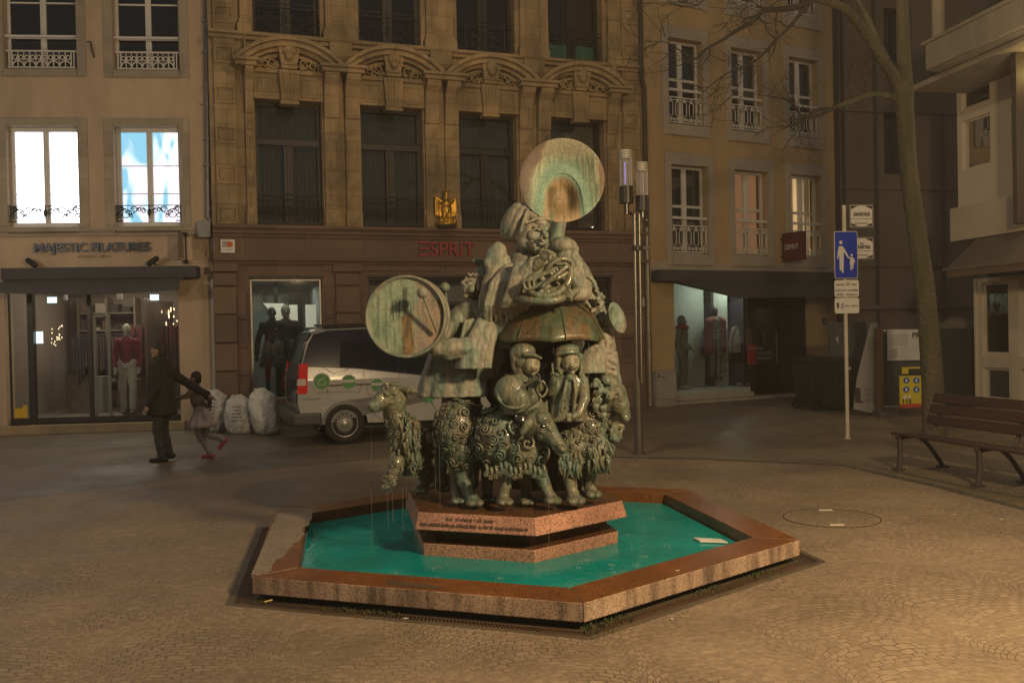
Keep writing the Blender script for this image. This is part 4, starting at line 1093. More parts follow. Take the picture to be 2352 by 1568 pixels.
# flat arch stones over shop windows
for (pa, pb) in ((FM.s(745, 640), FM.s(1010, 640)), (FM.s(1130, 640), FM.s(1420, 640))):
    mb.prism([(pa - .06, zs_top + .14), (pb, zs_top + .14), (pb, zs_top + .36), (pa, zs_top + .36)], 'y', -.085, -.059)
mb.build('shop_floor_stonework', PINKST, MBD, bevel=.008, seg=1)
mb = MB()
for (a, b, c, d) in SHW: mb.box(a - .03, b + .03, -.075, -.059, d, d + .05)
mb.build('window_heads', LEAD, MBD)
# shop windows with white lit interior
for k, (a, b, c, d) in enumerate(SHW):
    mb = MB(); t = .04
    mb.box(a, a + t, .05, .12, c, d); mb.box(b - t, b, .05, .12, c, d); mb.box(a + t, b - t, .05, .12, d - t, d); mb.box(a + t, b - t, .05, .12, c, c + t)
    if k: 
        for f in (.3, .52, .78): mb.box(a + (b - a) * f - .03, a + (b - a) * f + .03, .05, .12, c + t, d - t)
        mb.box(a + t, b - t, .04, .10, d - .55, d - .48)
    sw = mb.build('shop_window', DARKFR if k else mat('light_alu', (.34, .33, .29), .4, metal=.4), MBD, bevel=.004, seg=1)
    gm = MB(); gm.face([(a, .08, c), (b, .08, c), (b, .08, d), (a, .08, d)]); gm.build('pane', SHOPGL, sw)
    rm = MB(); D_ = 2.2
    rm.face([(a - .02, D_, c), (b + .02, D_, c), (b + .02, D_, d), (a - .02, D_, d)]); rm.face([(a - .02, .42, c), (a - .02, D_, c), (a - .02, D_, d), (a - .02, .42, d)]); rm.face([(b + .02, .42, c), (b + .02, D_, c), (b + .02, D_, d), (b + .02, .42, d)])
    rm.face([(a - .02, .42, d), (b + .02, .42, d), (b + .02, D_, d), (a - .02, D_, d)]); rm.face([(a, .2, c), (b, .2, c), (b, D_, c), (a, D_, c)])
    rm.build('display_room', ROOMW if not k else mat('dim_room', (.10, .095, .085), .9), sw)
    if k:
        rm = MB(); rm.box(a + .1, b - .1, .9, 1.0, d - .45, d - .05); rm.box(b - .55, b, .3, .4, c, d - .5); rm.build('white_header', ROOMW, sw)
    else:
        rm = MB(); rm.box(a + .55, a + .62, 1.2, 1.26, c, d); rm.box(a + .88, a + 1.15, 1.5, 1.55, c, d - .2); rm.build('partition', ROOMD, sw)
        rm = MB()
        P = [FM(x, y, 1.0) for x, y in ((604, 696), (652, 697), (652, 705), (700, 697), (738, 697), (738, 756), (655, 756), (655, 745), (648, 755), (636, 742), (632, 728), (622, 716))]
        rm.prism([(P[0][0], P[0][1]), (P[1][0], P[1][1]), (P[7][0], P[7][1] - .05), (P[9][0], P[9][1]), (P[10][0], P[10][1]), (P[11][0], P[11][1])], 'y', .98, 1.0)
        x0_, zt_ = FM(664, 700, 1.0); x1_, zb_ = FM(700, 752, 1.0); rm.box(x0_, x0_ + .16, .98, 1.0, zb_, zt_); rm.box(x1_ + .02, x1_ + .26, .98, 1.0, zb_, zt_)
        rm.build('backlit_panel', mat('lit_white_panel', (.5, .5, .42), .7, emit=(1, .94, .72), estr=.36), sw)
pl = bpy.data.lights.new('shop_window_light', 'AREA'); pl.energy = 7; pl.size = 1.0; pl.color = (.92, 1, .88)
po = bpy.data.objects.new('shop_window_light', pl); COL.objects.link(po); a, b, c, d = SHW[0]; po.location = FM.o + FM.d * ((a + b) / 2) + FM.n * 1.0 + Vector((0, 0, d - .1))
# red shop lettering: E of three bars, then SPRIT
RED = mat('red_letters', (.27, .012, .014), .45, var=.1)
s0, zb_ = FM(962, 588, -.12); s1 = FM.s(1090, 588, -.12); zt_ = FM.z(962, 554, -.12)
hh = zt_ - zb_; we = (s1 - s0) * .20
mb = MB()
for k, (u, v) in enumerate(((0, 1), (.1, 1), (0, 1))):
    z = zb_ + (hh - .045) * k / 2; mb.box(s0 + we * u, s0 + we, -.14, -.10, z, z + .045)
mb.build('letter_bars', RED, MBD, bevel=.003, seg=1)
fit_text('SPRIT', s0 + we * 1.02, s1, zb_, hh, RED, MBD, y=-.12, depth=.04, name='lettering', bold=.002)
# white plaque on the corner
s_, z_ = FM(538, 617 - 37, -.13)
s0, z0 = FM(507, 618 - 1, -.13); s0, z0 = FM(539 * .9408, 617 * .9408, -.13); s1, z1 = FM(573 * .9408, 585 * .9408, -.13)
mb = MB(); mb.box(s0, s1, -.135, -.06, z0, z1); pq = mb.build('plaque', mat('white_plaque', (.62, .60, .56), .5), MBD)
mb = MB(); mb.box(s0 + .03, s0 + .14, -.139, -.1355, z1 - .14, z1 - .03); mb.build('grey_square', mat('plaque_grey', (.30, .29, .27), .6), pq)
mb = MB(); mb.tube([(s1 - .09, -.136, z1 - .085), (s1 - .09, -.14, z1 - .085)], .055, 20); mb.build('red_disc', mat('plaque_red', (.55, .10, .03), .6), pq)
worn_marks(MB(), s0 + .08, s1 - .05, z0 + .05, .018, -.136, 5, .004).build('small_print', mat('plaque_grey', (.3, .29, .27), .6), pq)
for px in (1559, 1567): pass
s_, z_ = FM((1500 + 255 / 3.647) * .9408 - 1, (400 + 1230 / 3.647) * .9408, -.1); mb = MB(); mb.box(s_ - .05, s_ + .05, -.10, -.06, z_ - .09, z_ + .09); mb.build('doorbell_panel', mat('beige_panel', (.40, .36, .28), .5), MBD)
s_, z_ = FM((1500 + 155 / 3.647) * .9408, (400 + 1230 / 3.647) * .9408, -.1); mb = MB(); mb.box(s_ - .07, s_ + .07, -.075, -.06, z_ - .10, z_ + .10); mb.build('keypad', IRON, MBD)
# downpipe between middle and ochre building
mb = MB(); xs_ = S1 - .06
mb.tube([(xs_ - .03, -.13, 11.5), (xs_ - .03, -.13, Z2 - .3), (xs_ + .03, -.13, Z2 - .5), (xs_ + .03, -.13, 1.7)], .048, 12); mb.build('downpipe', LEAD, MBD)
mb = MB(); mb.tube([(xs_ + .03, -.13, Zc + .1), (xs_ + .03, -.13, 1.5)], .052, 12); mb.tube([(xs_ + .03, -.13, 1.5), (xs_ + .03, -.13, .02)], .062, 12)
for z in (.6, 1.5, 2.4, 3.2, 4.0): mb.tube([(xs_ + .03, -.13, z - .015), (xs_ + .03, -.13, z + .015)], .07, 12)
mb.build('lower_downpipe', mat('galvanised_pipe', (.30, .27, .20), .35, metal=.7, var=.35, scale=5), MBD)
# ================================================================= ochre building to the right
YB = empty('ochre_building', FY.o, FY.a, 'ochre rendered building with grey stone window surrounds and cream balustrades', 'building')
def FYr(x0, x1, yt, yb): 
    ym = (yt + yb) / 2
    return (FY.s(x0, ym), FY.s(x1, ym), FY.z((x0 + x1) / 2, yb), FY.z((x0 + x1) / 2, yt))
f1 = [FYr(1540, 1628, 380, 587), FYr(1687, 1765, 392, 588), FYr(1817, 1888, 405, 590)]
f2 = [FYr(1534, 1614, 92, 287), FYr(1679, 1752, 115, 305), FYr(1811, 1880, 137, 318)]
def unify(fs):
    z0 = sum(f[2] for f in fs) / 3; z1 = sum(f[3] for f in fs) / 3; w_ = sum(f[1] - f[0] for f in fs) / 3
    return [((f[0] + f[1]) / 2 - w_ / 2, (f[0] + f[1]) / 2 + w_ / 2, z0, z1) for f in fs]
f1, f2 = unify(f1), unify(f2)
dz = f2[0][2] - f1[0][2]
f3 = [(a, b, c + dz, d + dz) for a, b, c, d in f2]
YS1 = FY.s(1919, 500)
CAN = (FY.s(1550, 800), FY.s(1876, 800), .0, FY.z(1700, 640))
wall('wall', STUCCO_Y, YB, 0, YS1, 0, 12, f1 + f2 + f3 + [CAN])
mb = MB()
for h in f1 + f2 + f3: surround(mb, *h, .16, .26, .24, -.035)
mb.box(0, YS1, -.02, .001, CAN[3] + .02, CAN[3] + .34)
mb.build('stone_surrounds', TRIM_Y, YB, bevel=.006, seg=1)
WARMC = mat('lit_net_curtain', (.38, .20, .10), .9, var=.5, scale=5, stretch=(7, 1, .3), emit=(1, .44, .18), estr=.19)
WARMC2 = mat('brightly_lit_curtain', (.38, .22, .11), .9, var=.5, scale=3, emit=(1, .62, .27), estr=.5)
nt = WARMC2.node_tree; b_ = nt.nodes['Principled BSDF']
tc_ = N(nt, 'ShaderNodeTexCoord'); wv_ = N(nt, 'ShaderNodeTexNoise'); mp_ = N(nt, 'ShaderNodeMapping'); mp_.inputs['Scale'].default_value = (9, 1, .35); nt.links.new(tc_.outputs['Object'], mp_.inputs[0]); nt.links.new(mp_.outputs[0], wv_.inputs['Vector']); wv_.inputs['Scale'].default_value = 1.3
mr_ = N(nt, 'ShaderNodeMapRange'); mr_.inputs[1].default_value = .35; mr_.inputs[2].default_value = .7; mr_.inputs[3].default_value = .06; mr_.inputs[4].default_value = 1.0; nt.links.new(wv_.outputs['Fac'], mr_.inputs[0]); nt.links.new(mr_.outputs[0], b_.inputs['Emission Strength'])
DARKC = mat('dark_net_curtain', (.10, .105, .085), .9, var=.4, scale=6, stretch=(6, 1, .2))
for fi, fs in enumerate((f1, f2, f3)):
    for k, h in enumerate(fs):
        a, b, c, d = h; H_ = d - c
        bk = None
        if fi == 0: bk = (DARKC, WARMC, WARMC2)[k]
        wo = window(YB, a, b, c, d, .2, bars=(c + H_ * .545, c + H_ * .78 if 0 else c + H_ * .56), bar=.03, back=bk, roomd=1.4, fr=.05, mull=.12)
        mb = MB(); mb.box(a, b, .05, .08, c + H_ * .40, c + H_ * .43); mb.build('safety_bar', WHITEFR, wo)
        oval_rail(wo, a + .01, b - .01, c + .05, c + H_ * .33, .05, IRONW)
# canopy, shop recess
mb = MB(); x0, x1 = FY.s(1514, 640, -.3), FY.s(1913, 640, -.02); z1 = FY.z(1514, 619, -.3); z0 = FY.z(1514, 645, -.3)
mb.box(x0, x1, -.35, -.002, z0, z1); cano = mb.build('canopy', AWN, YB, bevel=.01)
mb = MB(); za = z0 - .002
q0, q1, q2, q3 = (x0 + .42, -.34, za), (x1 - .02, -.34, za), (x1 - .55, -1.05, za - .36), (x0 + 1.5, -1.05, za - .40)
mb.face([q0, q1, q2, q3]); mb.face([(x0 + .42, -.02, za), q0, q3]); mb.face([(x1 - .02, -.02, za), q1, q2])
mb.build('canopy_cloth', AWN, cano)
# recess: oblique display window on the left, dark door on the right
a, b, c, d = CAN; m_ = a + (b - a) * .60
WHT = mat('white_display_wall', (.34, .38, .34), .8, var=.12, scale=.6)
mb = MB(); mb.face([(a, 1.6, .25), (m_ - .35, 1.6, .25), (m_ - .35, 1.6, d), (a, 1.6, d)]); mb.face([(a, .36, 0), (a, 1.6, 0), (a, 1.6, d), (a, .36, d)]); mb.face([(m_ - .35, 1.6, 0), (m_ - .1, 1.1, 0), (m_ - .1, 1.1, d), (m_ - .35, 1.6, d)])
mb.box(a, m_, .44, 1.6, .12, .25)
mb.build('display_room', WHT, YB)
mb = MB(); mb.box(a, b, .36, 3.2, d, d + .05); mb.build('recess_ceiling', ROOMD, YB)
mb = MB(); mb.box(m_ - .42, m_ - .36, 1.3, 1.59, .25, d - .2); mb.box(a + .62, a + .9, 1.55, 1.59, .3, .3); mb.build('dark_curtain_strip', ROOMD, YB)
mb = MB(); e = .035
mb.hexa([(a, .38, 0), (m_, .62, 0), (m_, .68, 0), (a, .44, 0), (a, .38, .12), (m_, .62, .12), (m_, .68, .12), (a, .44, .12)])
for x, y in ((a + .02, .40), (m_, .64)): mb.box(x, x + .05, y, y + .05, .12, d)
sw = mb.build('shop_window', DKB, YB)
mb = MB(); mb.face([(a, .41, .12), (m_, .65, .12), (m_, .65, d), (a, .41, d)]); mb.build('pane', SHOPGL, sw)
mb = MB(); mb.box(a, m_ - .02, .30, .37, .02, .14); mb.box(a - .05, b + .1, -.1, .28, -.01, .05); mb.build('white_sill', mat('pale_sill', (.36, .32, .25), .7, var=.3), YB, bevel=.01)
mb = MB(); mb.box(m_ + .05, b, 1.25, 1.33, 0, d); mb.box(m_ + .05, m_ + .11, .7, 1.25, .02, d)
mb.box(b - .05, b + .02, .36, 1.25, 0, d)
mb.build('entrance_door', mat('bluish_black_door', (.030, .032, .042), .22, var=.4, scale=1.2), YB)
mb = MB(); mb.face([(m_ + .35, 1.2, .05), (b - .12, 1.2, .05), (b - .12, 1.2, d - .12), (m_ + .35, 1.2, d - .12)]); mb.build('door_glass', GLASSD, YB)
mb = MB()
for px, y0_, y1_ in ((1860, 820, 905),): pass
for x in (b - .62, b - .22): mb.tube([(x, 1.12, .75), (x, 1.12, 1.55)], .018, 8)
mb.build('door_handles', mat('brushed_steel', (.5, .48, .42), .3, metal=.9), YB)
# ceiling spot in the display
s_, z_ = FY(1658, 681, .8); mb = MB(); mb.ell((s_, .8, d - .06), (.06, .06, .02), seg=12); mb.build('ceiling_spot', emit_mat('warm_spot', (1, .8, .35), 9), YB)
yl = bpy.data.lights.new('display_light', 'POINT'); yl.energy = 26; yl.color = (.95, 1, .82); yl.shadow_soft_size = .1
yo = bpy.data.objects.new('display_light', yl); COL.objects.link(yo); yo.location = FY.o + FY.d * (s_) + FY.n * .9 + Vector((0, 0, d - .25))
# promo panel: red 70% and black MID SEASON PROMO
s0, z0 = FY((1560 + 945 / 3.564) * .9408, (640 + 890 / 3.564) * .9408, .34); s1, z1 = FY((1560 + 1160 / 3.564) * .9408, (640 + 708 / 3.564) * .9408, .34)
smid = s0 + (s1 - s0) * .36
mb = MB(); mb.box(s0, smid, .335, .35, z0, z1); pr = mb.build('promo_panel', mat('promo_red', (.36, .02, .02), .6), YB)
mb = MB(); mb.box(smid, s1, .335, .35, z0, z1); mb.build('black_panel', mat('promo_black', (.022, .022, .028), .6), pr)
LW = mat('white_print', (.55, .54, .5), .6)
for k, t in enumerate(('MID', 'SEASON', 'PROMO')):
    fit_text(t, smid + .03, smid + .03 + (s1 - smid - .06) * (.42, 1, .9)[k], z1 - (z1 - z0) * (.30 + k * .24), (z1 - z0) * .15, LW, pr, y=.33, depth=.004, name='lettering', bold=0)
fit_text('70%', s0 + .02, smid - .02, z1 - (z1 - z0) * .25, .06, LW, pr, y=.33, depth=.004, name='lettering', bold=0)
# projecting cube sign
sc0, zc0 = FY(1800, 600, -.15); zc1 = FY.z(1800, 536, -.15)
mb = MB(); mb.box(sc0, sc0 + .17, -.70, -.12, zc0, zc1)
cs = mb.build('cube_sign', mat('dark_red_sign', (.10, .010, .011), .45, var=.1), YB, bevel=.01)
mb = MB(); mb.box(sc0 + .06, sc0 + .11, -.119, -.001, zc1 - .15, zc1 - .1); mb.box(sc0 + .06, sc0 + .11, -.119, -.001, zc0 + .1, zc0 + .15); mb.build('bracket', IRON, cs)
# lettering on its left-hand face, which looks along the wall
def sideface(o_, y_from, y_to, zb, hgt):
    xs = [v.co.x for v in o_.data.vertices]; f_ = (y_from - y_to) / (max(xs) - min(xs)); x_ = min(xs)
    for v in o_.data.vertices:
        u_, h_2, d_2 = v.co.x, v.co.y, v.co.z
        v.co = Vector((sc0 - .004 + d_2, y_from - (u_ - x_) * f_, zb + h_2))
hh = .115; yL, yR = -.19, -.63; zz = zc0 + (zc1 - zc0) * .40; we = (yL - yR) * .2
q = text_mesh('SPRIT', hh / .72, LW, 'lettering', cs, Matrix.Identity(4), .004, align='LEFT', bold=.001); sideface(q, yL - we * 1.05, yR, zz, hh)
mb = MB()
for k in range(3): z = zz + (hh - .02) * k / 2; mb.box(sc0 - .006, sc0 - .001, yL - we * (.1 if k == 1 else 0), yL - we, z, z + .02)
mb.build('letter_bars', LW, cs)
s_, z_ = FY(1894, 737, -.01); mb = MB(); mb.box(s_ - .06, s_ + .06, -.02, -.001, z_ - .07, z_ + .07); npl = mb.build('house_number_plate', mat('blue_black_plate', (.02, .02, .03), .4), YB)
fit_text('6', s_ - .025, s_ + .025, z_ - .04, .08, LW, npl, y=-.023, depth=.004, name='lettering', bold=0)
mb = MB(); mb.box(FY.s(1914, 400) + .02, FY.s(1914, 400) + .1, -.12, -.03, 0, 12); mb.build('downpipe', LEAD, YB)

# ================================================================= dark building behind the tree
KO = FY.o + FY.d * (YS1 + .03) + FY.n * .3
FK = Facade(KO.x, KO.y, 12.0)
KB = empty('dark_building', KO, FK.a, 'unlit dark brown building with thin drainpipes behind the bare tree', 'building')
DKST = mat('dark_brown_render', (.165, .135, .100), .9, var=.35, scale=.7, bump=.5, bscale=30, stretch=(1, 1, .5))
kh = [(FK.s(2030, 300) , FK.s(2095, 300), FK.z(2060, 400), FK.z(2060, 250)), (FK.s(2030, 100), FK.s(2095, 100), FK.z(2060, 160), FK.z(2060, 20)), (FK.s(2190, 300) + .5, FK.s(2260, 300) + .8, FK.z(2200, 420), FK.z(2200, 260))]
wall('wall', DKST, KB, 0, 14, 0, 14, kh, 0, .4)
for h in kh: window(KB, *h, .22, DARKFR, .06, .1, (), pane=GLASSD)
mb = MB()
for y_ in (255, 430, 606): zz = FK.z(2100, y_); mb.box(0, 14, -.08, .001, zz - .08, zz + .05)
mb.box(.5, 13, -.14, .001, FK.z(2100, 700) - .1, FK.z(2100, 700)); mb.build('string_courses', DKST, KB, bevel=.01)
mb = MB()
for px in (1938, 2011): s_ = FK.s(px, 400, -.08); mb.tube([(s_, -.08, 13), (s_ + .02, -.08, .2)], .035, 10)
s_ = FK.s(2167, 550, -.08); mb.tube([(s_, -.08, 7), (s_, -.08, FK.z(2167, 725))], .03, 8)
mb.build('drainpipes', LEAD, KB)

# ================================================================= pale building on the right edge
WB = empty('pale_building', FW.o, FW.a, 'pale grey building at the right edge with white framed windows and a concrete balcony', 'building')
PALE = mat('pale_render', (.46, .39, .30), .85, var=.15, scale=1.2, bump=.3, bscale=60)
CONC = mat('stained_concrete', (.33, .28, .21), .9, var=.4, scale=1.5, bump=.8, bscale=30, stretch=(1, 1, .3))
CREAM = mat('cream_frame_paint', (.62, .54, .43), .6, var=.08, scale=3)
def FWr(x0, x1, yt, yb):
    return (FW.s(x0, (yt + yb) / 2), FW.s(x1, (yt + yb) / 2), FW.z(x0, yb), FW.z(x0, yt))
# bay upstairs: the front wall plane holds four windows
bx0, bzt = FW(2197, 194, -.0); bzb = FW.z(2200, 470)
gw = [FWr(2255, 2311, 650, 815), FWr(2261, 2312, 843, 917)]
wa = gw[0][0]; wb = gw[0][1] + .06
hs_ = [(wa, wb, gw[0][2], gw[0][3]), (wa, wb, gw[1][2], gw[1][3])]
uw = [FWr(2208, 2273, 211, 255), FWr(2209, 2275, 281, 394)]
dxx = (uw[0][1] - uw[0][0])
hu = []
for k in range(3):
    off = k * (FW.s(2322, 300) - FW.s(2208, 300))
    for u in uw: hu.append((uw[0][0] + off, uw[0][1] + off, u[2], u[3]))
zm = FW.z(2200, 500)
wall('upper_wall', CREAM, WB, bx0, 9, zm, bzt, hu, 0, .3)
wall('ground_wall', CREAM, WB, 0 + FW.s(2243, 800), 9, 0, FW.z(2243, 640), [(h[0] + k * 1.05, h[1] + k * 1.05, h[2], h[3]) for h in hs_ for k in range(4)], 0, .3)
for h in hu: window(WB, *h, .05, CREAM, .04, 0, (), pane=GLASSD, room=mat('dim_grey_room', (.06, .055, .04), .9), roomd=.7)
for h in hs_: window(WB, *h, .05, CREAM, .05, 0, (), pane=GLASSD, room=mat('dim_grey_room', (.06, .055, .04), .9), roomd=.7)
mb = MB(); mb.box(bx0 - .05, 9, -.08, .35, bzt, bzt + .08); mb.box(FW.s(2243, 800) - .02, FW.s(2243, 800) + .05, -.04, .0, 0, FW.z(2243, 640)); mb.build('bay_cornice', CREAM, WB, bevel=.01)
# ledge box with awning
lx, lz = FW(2181, 480, -.55); lzb = FW.z(2182, 556, -.55)
mb = MB(); mb.box(lx, 9, -.55, .3, lzb, lz); mb.build('fascia_box', PALE, WB, bevel=.01)
ax, az = FW(2222, 562, -.6); fx, fz = FW(2194, 618, -1.05)
mb = MB(); mb.hexa([(fx, -1.25, fz), (9, -1.25, fz), (9, -.1, fz), (ax, -.1, fz), (ax + .2, -.56, lzb - .02), (9, -.56, lzb - .02), (9, -.1, lzb - .02), (ax + .2, -.1, lzb - .02)])
a_w = mb.build('awning', mat('brown_awning', (.10, .078, .055), .85, var=.15, scale=4), WB)
mb = MB(); mb.box(fx - .05, 9, -1.28, -1.24, fz - .03, fz + .02); mb.build('awning_bar', mat('dull_alu', (.22, .2, .15), .5, metal=.4), a_w)
mb = MB(); mb.box(fx + .05, 9, -1.262, -1.252, fz - .16, fz - .03); mb.build('valance', mat('brown_awning2', (.13, .085, .055), .85), a_w)
# balcony
px0, pzt = FW(2125, 104, -1.5); pzb = FW.z(2125, 163, -1.5)
mb = MB(); mb.box(px0, 9, -1.5, -1.38, pzb, pzt); mb.box(px0, 9, -1.379, .3, pzb - .02, pzb + .12); mb.box(px0, px0 + .12, -1.38, .3, pzb + .12, pzt)
mb.box(px0 - .05, 9, -1.56, -1.34, pzt, pzt + .05)
mb.build('balcony', CONC, WB, bevel=.01)
sx_, sz_ = FW(2088, 198, -1.2)
mb = MB(); mb.box(sx_, 9, -1.2, .3, sz_ - .12, pzb - .04); mb.build('balcony_slab', CONC, WB, bevel=.01)
wall('top_wall', PALE, WB, px0 + .8, 9, pzb, 14, [], .05, .3)
cx_, cz_ = FW(2166, 40, -.9); mb = MB(); mb.tube([(cx_, -1.0, pzt), (cx_, -1.0, 14)], .12, 14); mb.build('column', PALE, WB, smooth=True)
# dark blade sign
bs, bz0 = FW(2327, 515, -.95); bz1 = FW.z(2327, 116, -.95)
mb = MB(); mb.box(bs, bs + .12, -.95, -.1, bz0, bz1); sgn = mb.build('blade_sign', mat('dark_brown_sign', (.052, .038, .030), .6), WB, bevel=.008)
q = text_mesh('SC', .15, mat('grey_sign_letters', (.22, .19, .16), .5), 'lettering', sgn, Matrix.Identity(4), .006, align='LEFT')
q.data.transform(Matrix.Translation((bs - .004, -.55, bz0 + .28 + .55)) @ Matrix.Rotation(R(-90), 4, 'Z') @ Matrix.Rotation(R(90), 4, 'X'))
# the balcony soffit lamp, reflected in the photograph as a warm glow under the slab
so_, sz2 = FW(2350, 118, -.8)
mb = MB(); mb.ell((so_ + .5, -.5, sz_ - .16), (.10, .10, .03), seg=14); mb.build('soffit_lamp', emit_mat('warm_soffit', (1, .75, .25), 6), WB)
sl = bpy.data.lights.new('soffit_light', 'POINT'); sl.energy = 9; sl.color = (1, .72, .22); sl.shadow_soft_size = .08
slo = bpy.data.objects.new('soffit_light', sl); COL.objects.link(slo); slo.location = FW.o + FW.d * (so_ + .3) + FW.n * -.6 + Vector((0, 0, sz_ - .45))
# ================================================================= bronze figures
DRY = streaky('dry_bronze_patina', [(.115, .135, .102), (.205, .242, .188), (.285, .258, .208), (.155, .235, .190), (.33, .30, .245)], .66, 3.4, .28, .55, 34, 0.15)
WET = streaky('wet_bronze', [(.065, .062, .042), (.120, .150, .108), (.180, .165, .110), (.105, .170, .135), (.195, .140, .082)], .46, 4.2, .40, .75, 55, 0.04, coat=.22)
BELLM = streaky('streaked_bell_patina', [(.07, .09, .06), (.22, .31, .22), (.30, .27, .20), (.16, .30, .22), (.20, .14, .07), (.33, .35, .27)], .42, 4.2, .13, .35, 30, 0.2, coat=.25)
CANM = streaky('canopy_patina', [(.048, .054, .028), (.095, .092, .042), (.125, .072, .030), (.068, .10, .060), (.09, .08, .038)], .45, 4.0, .10, .3, 26, 0.1, coat=.12)
FACEM = mat('rubbed_pale_bronze', (.34, .29, .20), .5, col2=(.17, .19, .13), scale=14, bump=.3, bscale=60)
GRP = 'bronze figures of the fountain'
def pm(p, Y): return p * Y / F_PX
SCR = Matrix.Rotation(0, 3, 'Z')

class Fig(MB):
    """mesh builder that takes pixel positions with a depth"""
    def e(s, px, py, Y, rx, rz, ry=None, rot=0.0, seg=20, rings=14, yaw=0, tilt=0):
        c = dep(px, py, Y); ry = ry if ry is not None else (rx + rz) / 2
        return s.ell(c, (pm(rx, Y), pm(ry, Y), pm(rz, Y)), (tilt, R(rot), yaw), seg, rings)
    def c(s, pts, seg=12):
        P = [dep(p[0], p[1], p[2]) for p in pts]
        return s.chain(P, [pm(p[3], p[2]) for p in pts], seg)
    def t(s, pts, r, seg=8, closed=False):
        P = [dep(*p[:3]) for p in pts]
        return s.tube(smooth_path(P, closed), r, seg, closed=closed)
    def coat(s, rings, folds=9, amp=.10, seed=0, seg=72, ph=0):
        """closed garment: elliptical rings (px,py,Y,rx,ry) with folds that deepen downwards"""
        rr = random.Random(seed); offs = [rr.uniform(0, 6.28) for _ in range(4)]
        V = []
        n = len(rings)
        pts = [(dep(r[0], r[1], r[2]), pm(r[3], r[2]), pm(r[4], r[2])) for r in rings]
        fine = []
        for i in range(n - 1):
            for k in range(6):
                t = k / 6; a, b = pts[i], pts[i + 1]
                fine.append((a[0].lerp(b[0], t), a[1] * (1 - t) + b[1] * t, a[2] * (1 - t) + b[2] * t))
        fine.append(pts[-1])
        for i, (c, rx, ry) in enumerate(fine):
            f = i / (len(fine) - 1); ring = []
            for k in range(seg):
                a = 2 * math.pi * k / seg
                w_ = math.sin(a * folds + offs[0] + f * .8 + ph) * .6 + math.sin(a * (folds * 1.7 // 1) + offs[1] - f) * .4 + .3 * math.sin(a * 3 + offs[2])
                q = 1 + amp * (.25 + f) * w_
                ring.append(s.bm.verts.new(c + Vector((rx * math.cos(a) * q, ry * math.sin(a) * q, 0))))
            V.append(ring)
        for a, b in zip(V, V[1:]):
            for k in range(seg): s.bm.faces.new((a[k], a[(k + 1) % seg], b[(k + 1) % seg], b[k]))
        s.bm.faces.new(V[0]); s.bm.faces.new(V[-1][::-1])
        return s

def smooth_path(P, closed=False, sub=5):
    """Catmull-Rom through the points"""
    n = len(P); out = []
    for i in range(n if closed else n - 1):
        p0 = P[i - 1] if closed or i > 0 else P[0]; p1 = P[i]; p2 = P[(i + 1) % n]; p3 = P[(i + 2) % n] if closed or i + 2 < n else P[-1]
        for k in range(sub):
            t = k / sub
            out.append(.5 * ((2 * p1) + (p2 - p0) * t + (2 * p0 - 5 * p1 + 4 * p2 - p3) * t * t + (3 * p1 - p0 - 3 * p2 + p3) * t ** 3))
    if not closed: out.append(P[-1])
    return out

def curl(mb, c, n, rad, tk, turns=1.6, ph=0, flip=1):
    n = n.normalized(); u = n.orthogonal().normalized(); v = n.cross(u) * flip
    pts, rr_ = [], []
    K = 17
    for k in range(K):
        t = k / (K - 1); a = ph + t * turns * 6.283; r_ = rad * (1 - .85 * t)
        pts.append(c + u * math.cos(a) * r_ + v * math.sin(a) * r_ + n * (rad * .34 * t + tk * .35)); rr_.append(tk * (1 - .25 * t))
    mb.tube(pts, rr_, 6)
    mb.ell(pts[-1], (tk * 1.1,) * 3, seg=6, rings=4)

def wool(mb, ells, n, rng, rmin, rmax, avoid=None):
    mb = FLEECE[0]
    """curls spread over the outside of a set of ellipsoids [(centre, radii, rotation)]"""
    Ms = []
    for c, r, rot in ells:
        Ms.append((Matrix.Translation(c) @ Euler(rot).to_matrix().to_4x4() @ Matrix.Diagonal((*r, 1))))
    inv_ = [m_.inverted() for m_ in Ms]
    put = []
    tries = 0
    while len(put) < n and tries < n * 30:
        tries += 1
        i = rng.randrange(len(Ms))
        d = Vector((rng.gauss(0, 1), rng.gauss(0, 1), rng.gauss(0, 1))).normalized()
        p = Ms[i] @ d
        if any((inv_[j] @ p).length < .97 for j in range(len(Ms)) if j != i): continue
        if avoid and avoid(p): continue
        rad = rng.uniform(rmin, rmax)
        if any((p - q).length < (rad + rq) * .86 for q, rq in put): continue
        nn = (inv_[i].to_3x3().transposed() @ d).normalized()
        curl(mb, p, nn, rad, rad * .20, rng.uniform(1.2, 1.9), rng.uniform(0, 6.28), rng.choice((1, -1)))
        put.append((p, rad))

def hoofleg(f, pts):
    pts = [(a, b, c, r * (1.1 if i == 0 else 1.32)) for i, (a, b, c, r) in enumerate(pts)]
    f.c(pts)
    px, py, Y, r = pts[-1]
    f.e(px + 1, py + 2, Y - .02, r * 1.5, r * .75, r * 1.5)
    f.e(px - r * .5, py + 3, Y - .045, r * .8, r * .6, r * 1.2); f.e(px + r * .7, py + 3, Y - .045, r * .8, r * .6, r * 1.2)

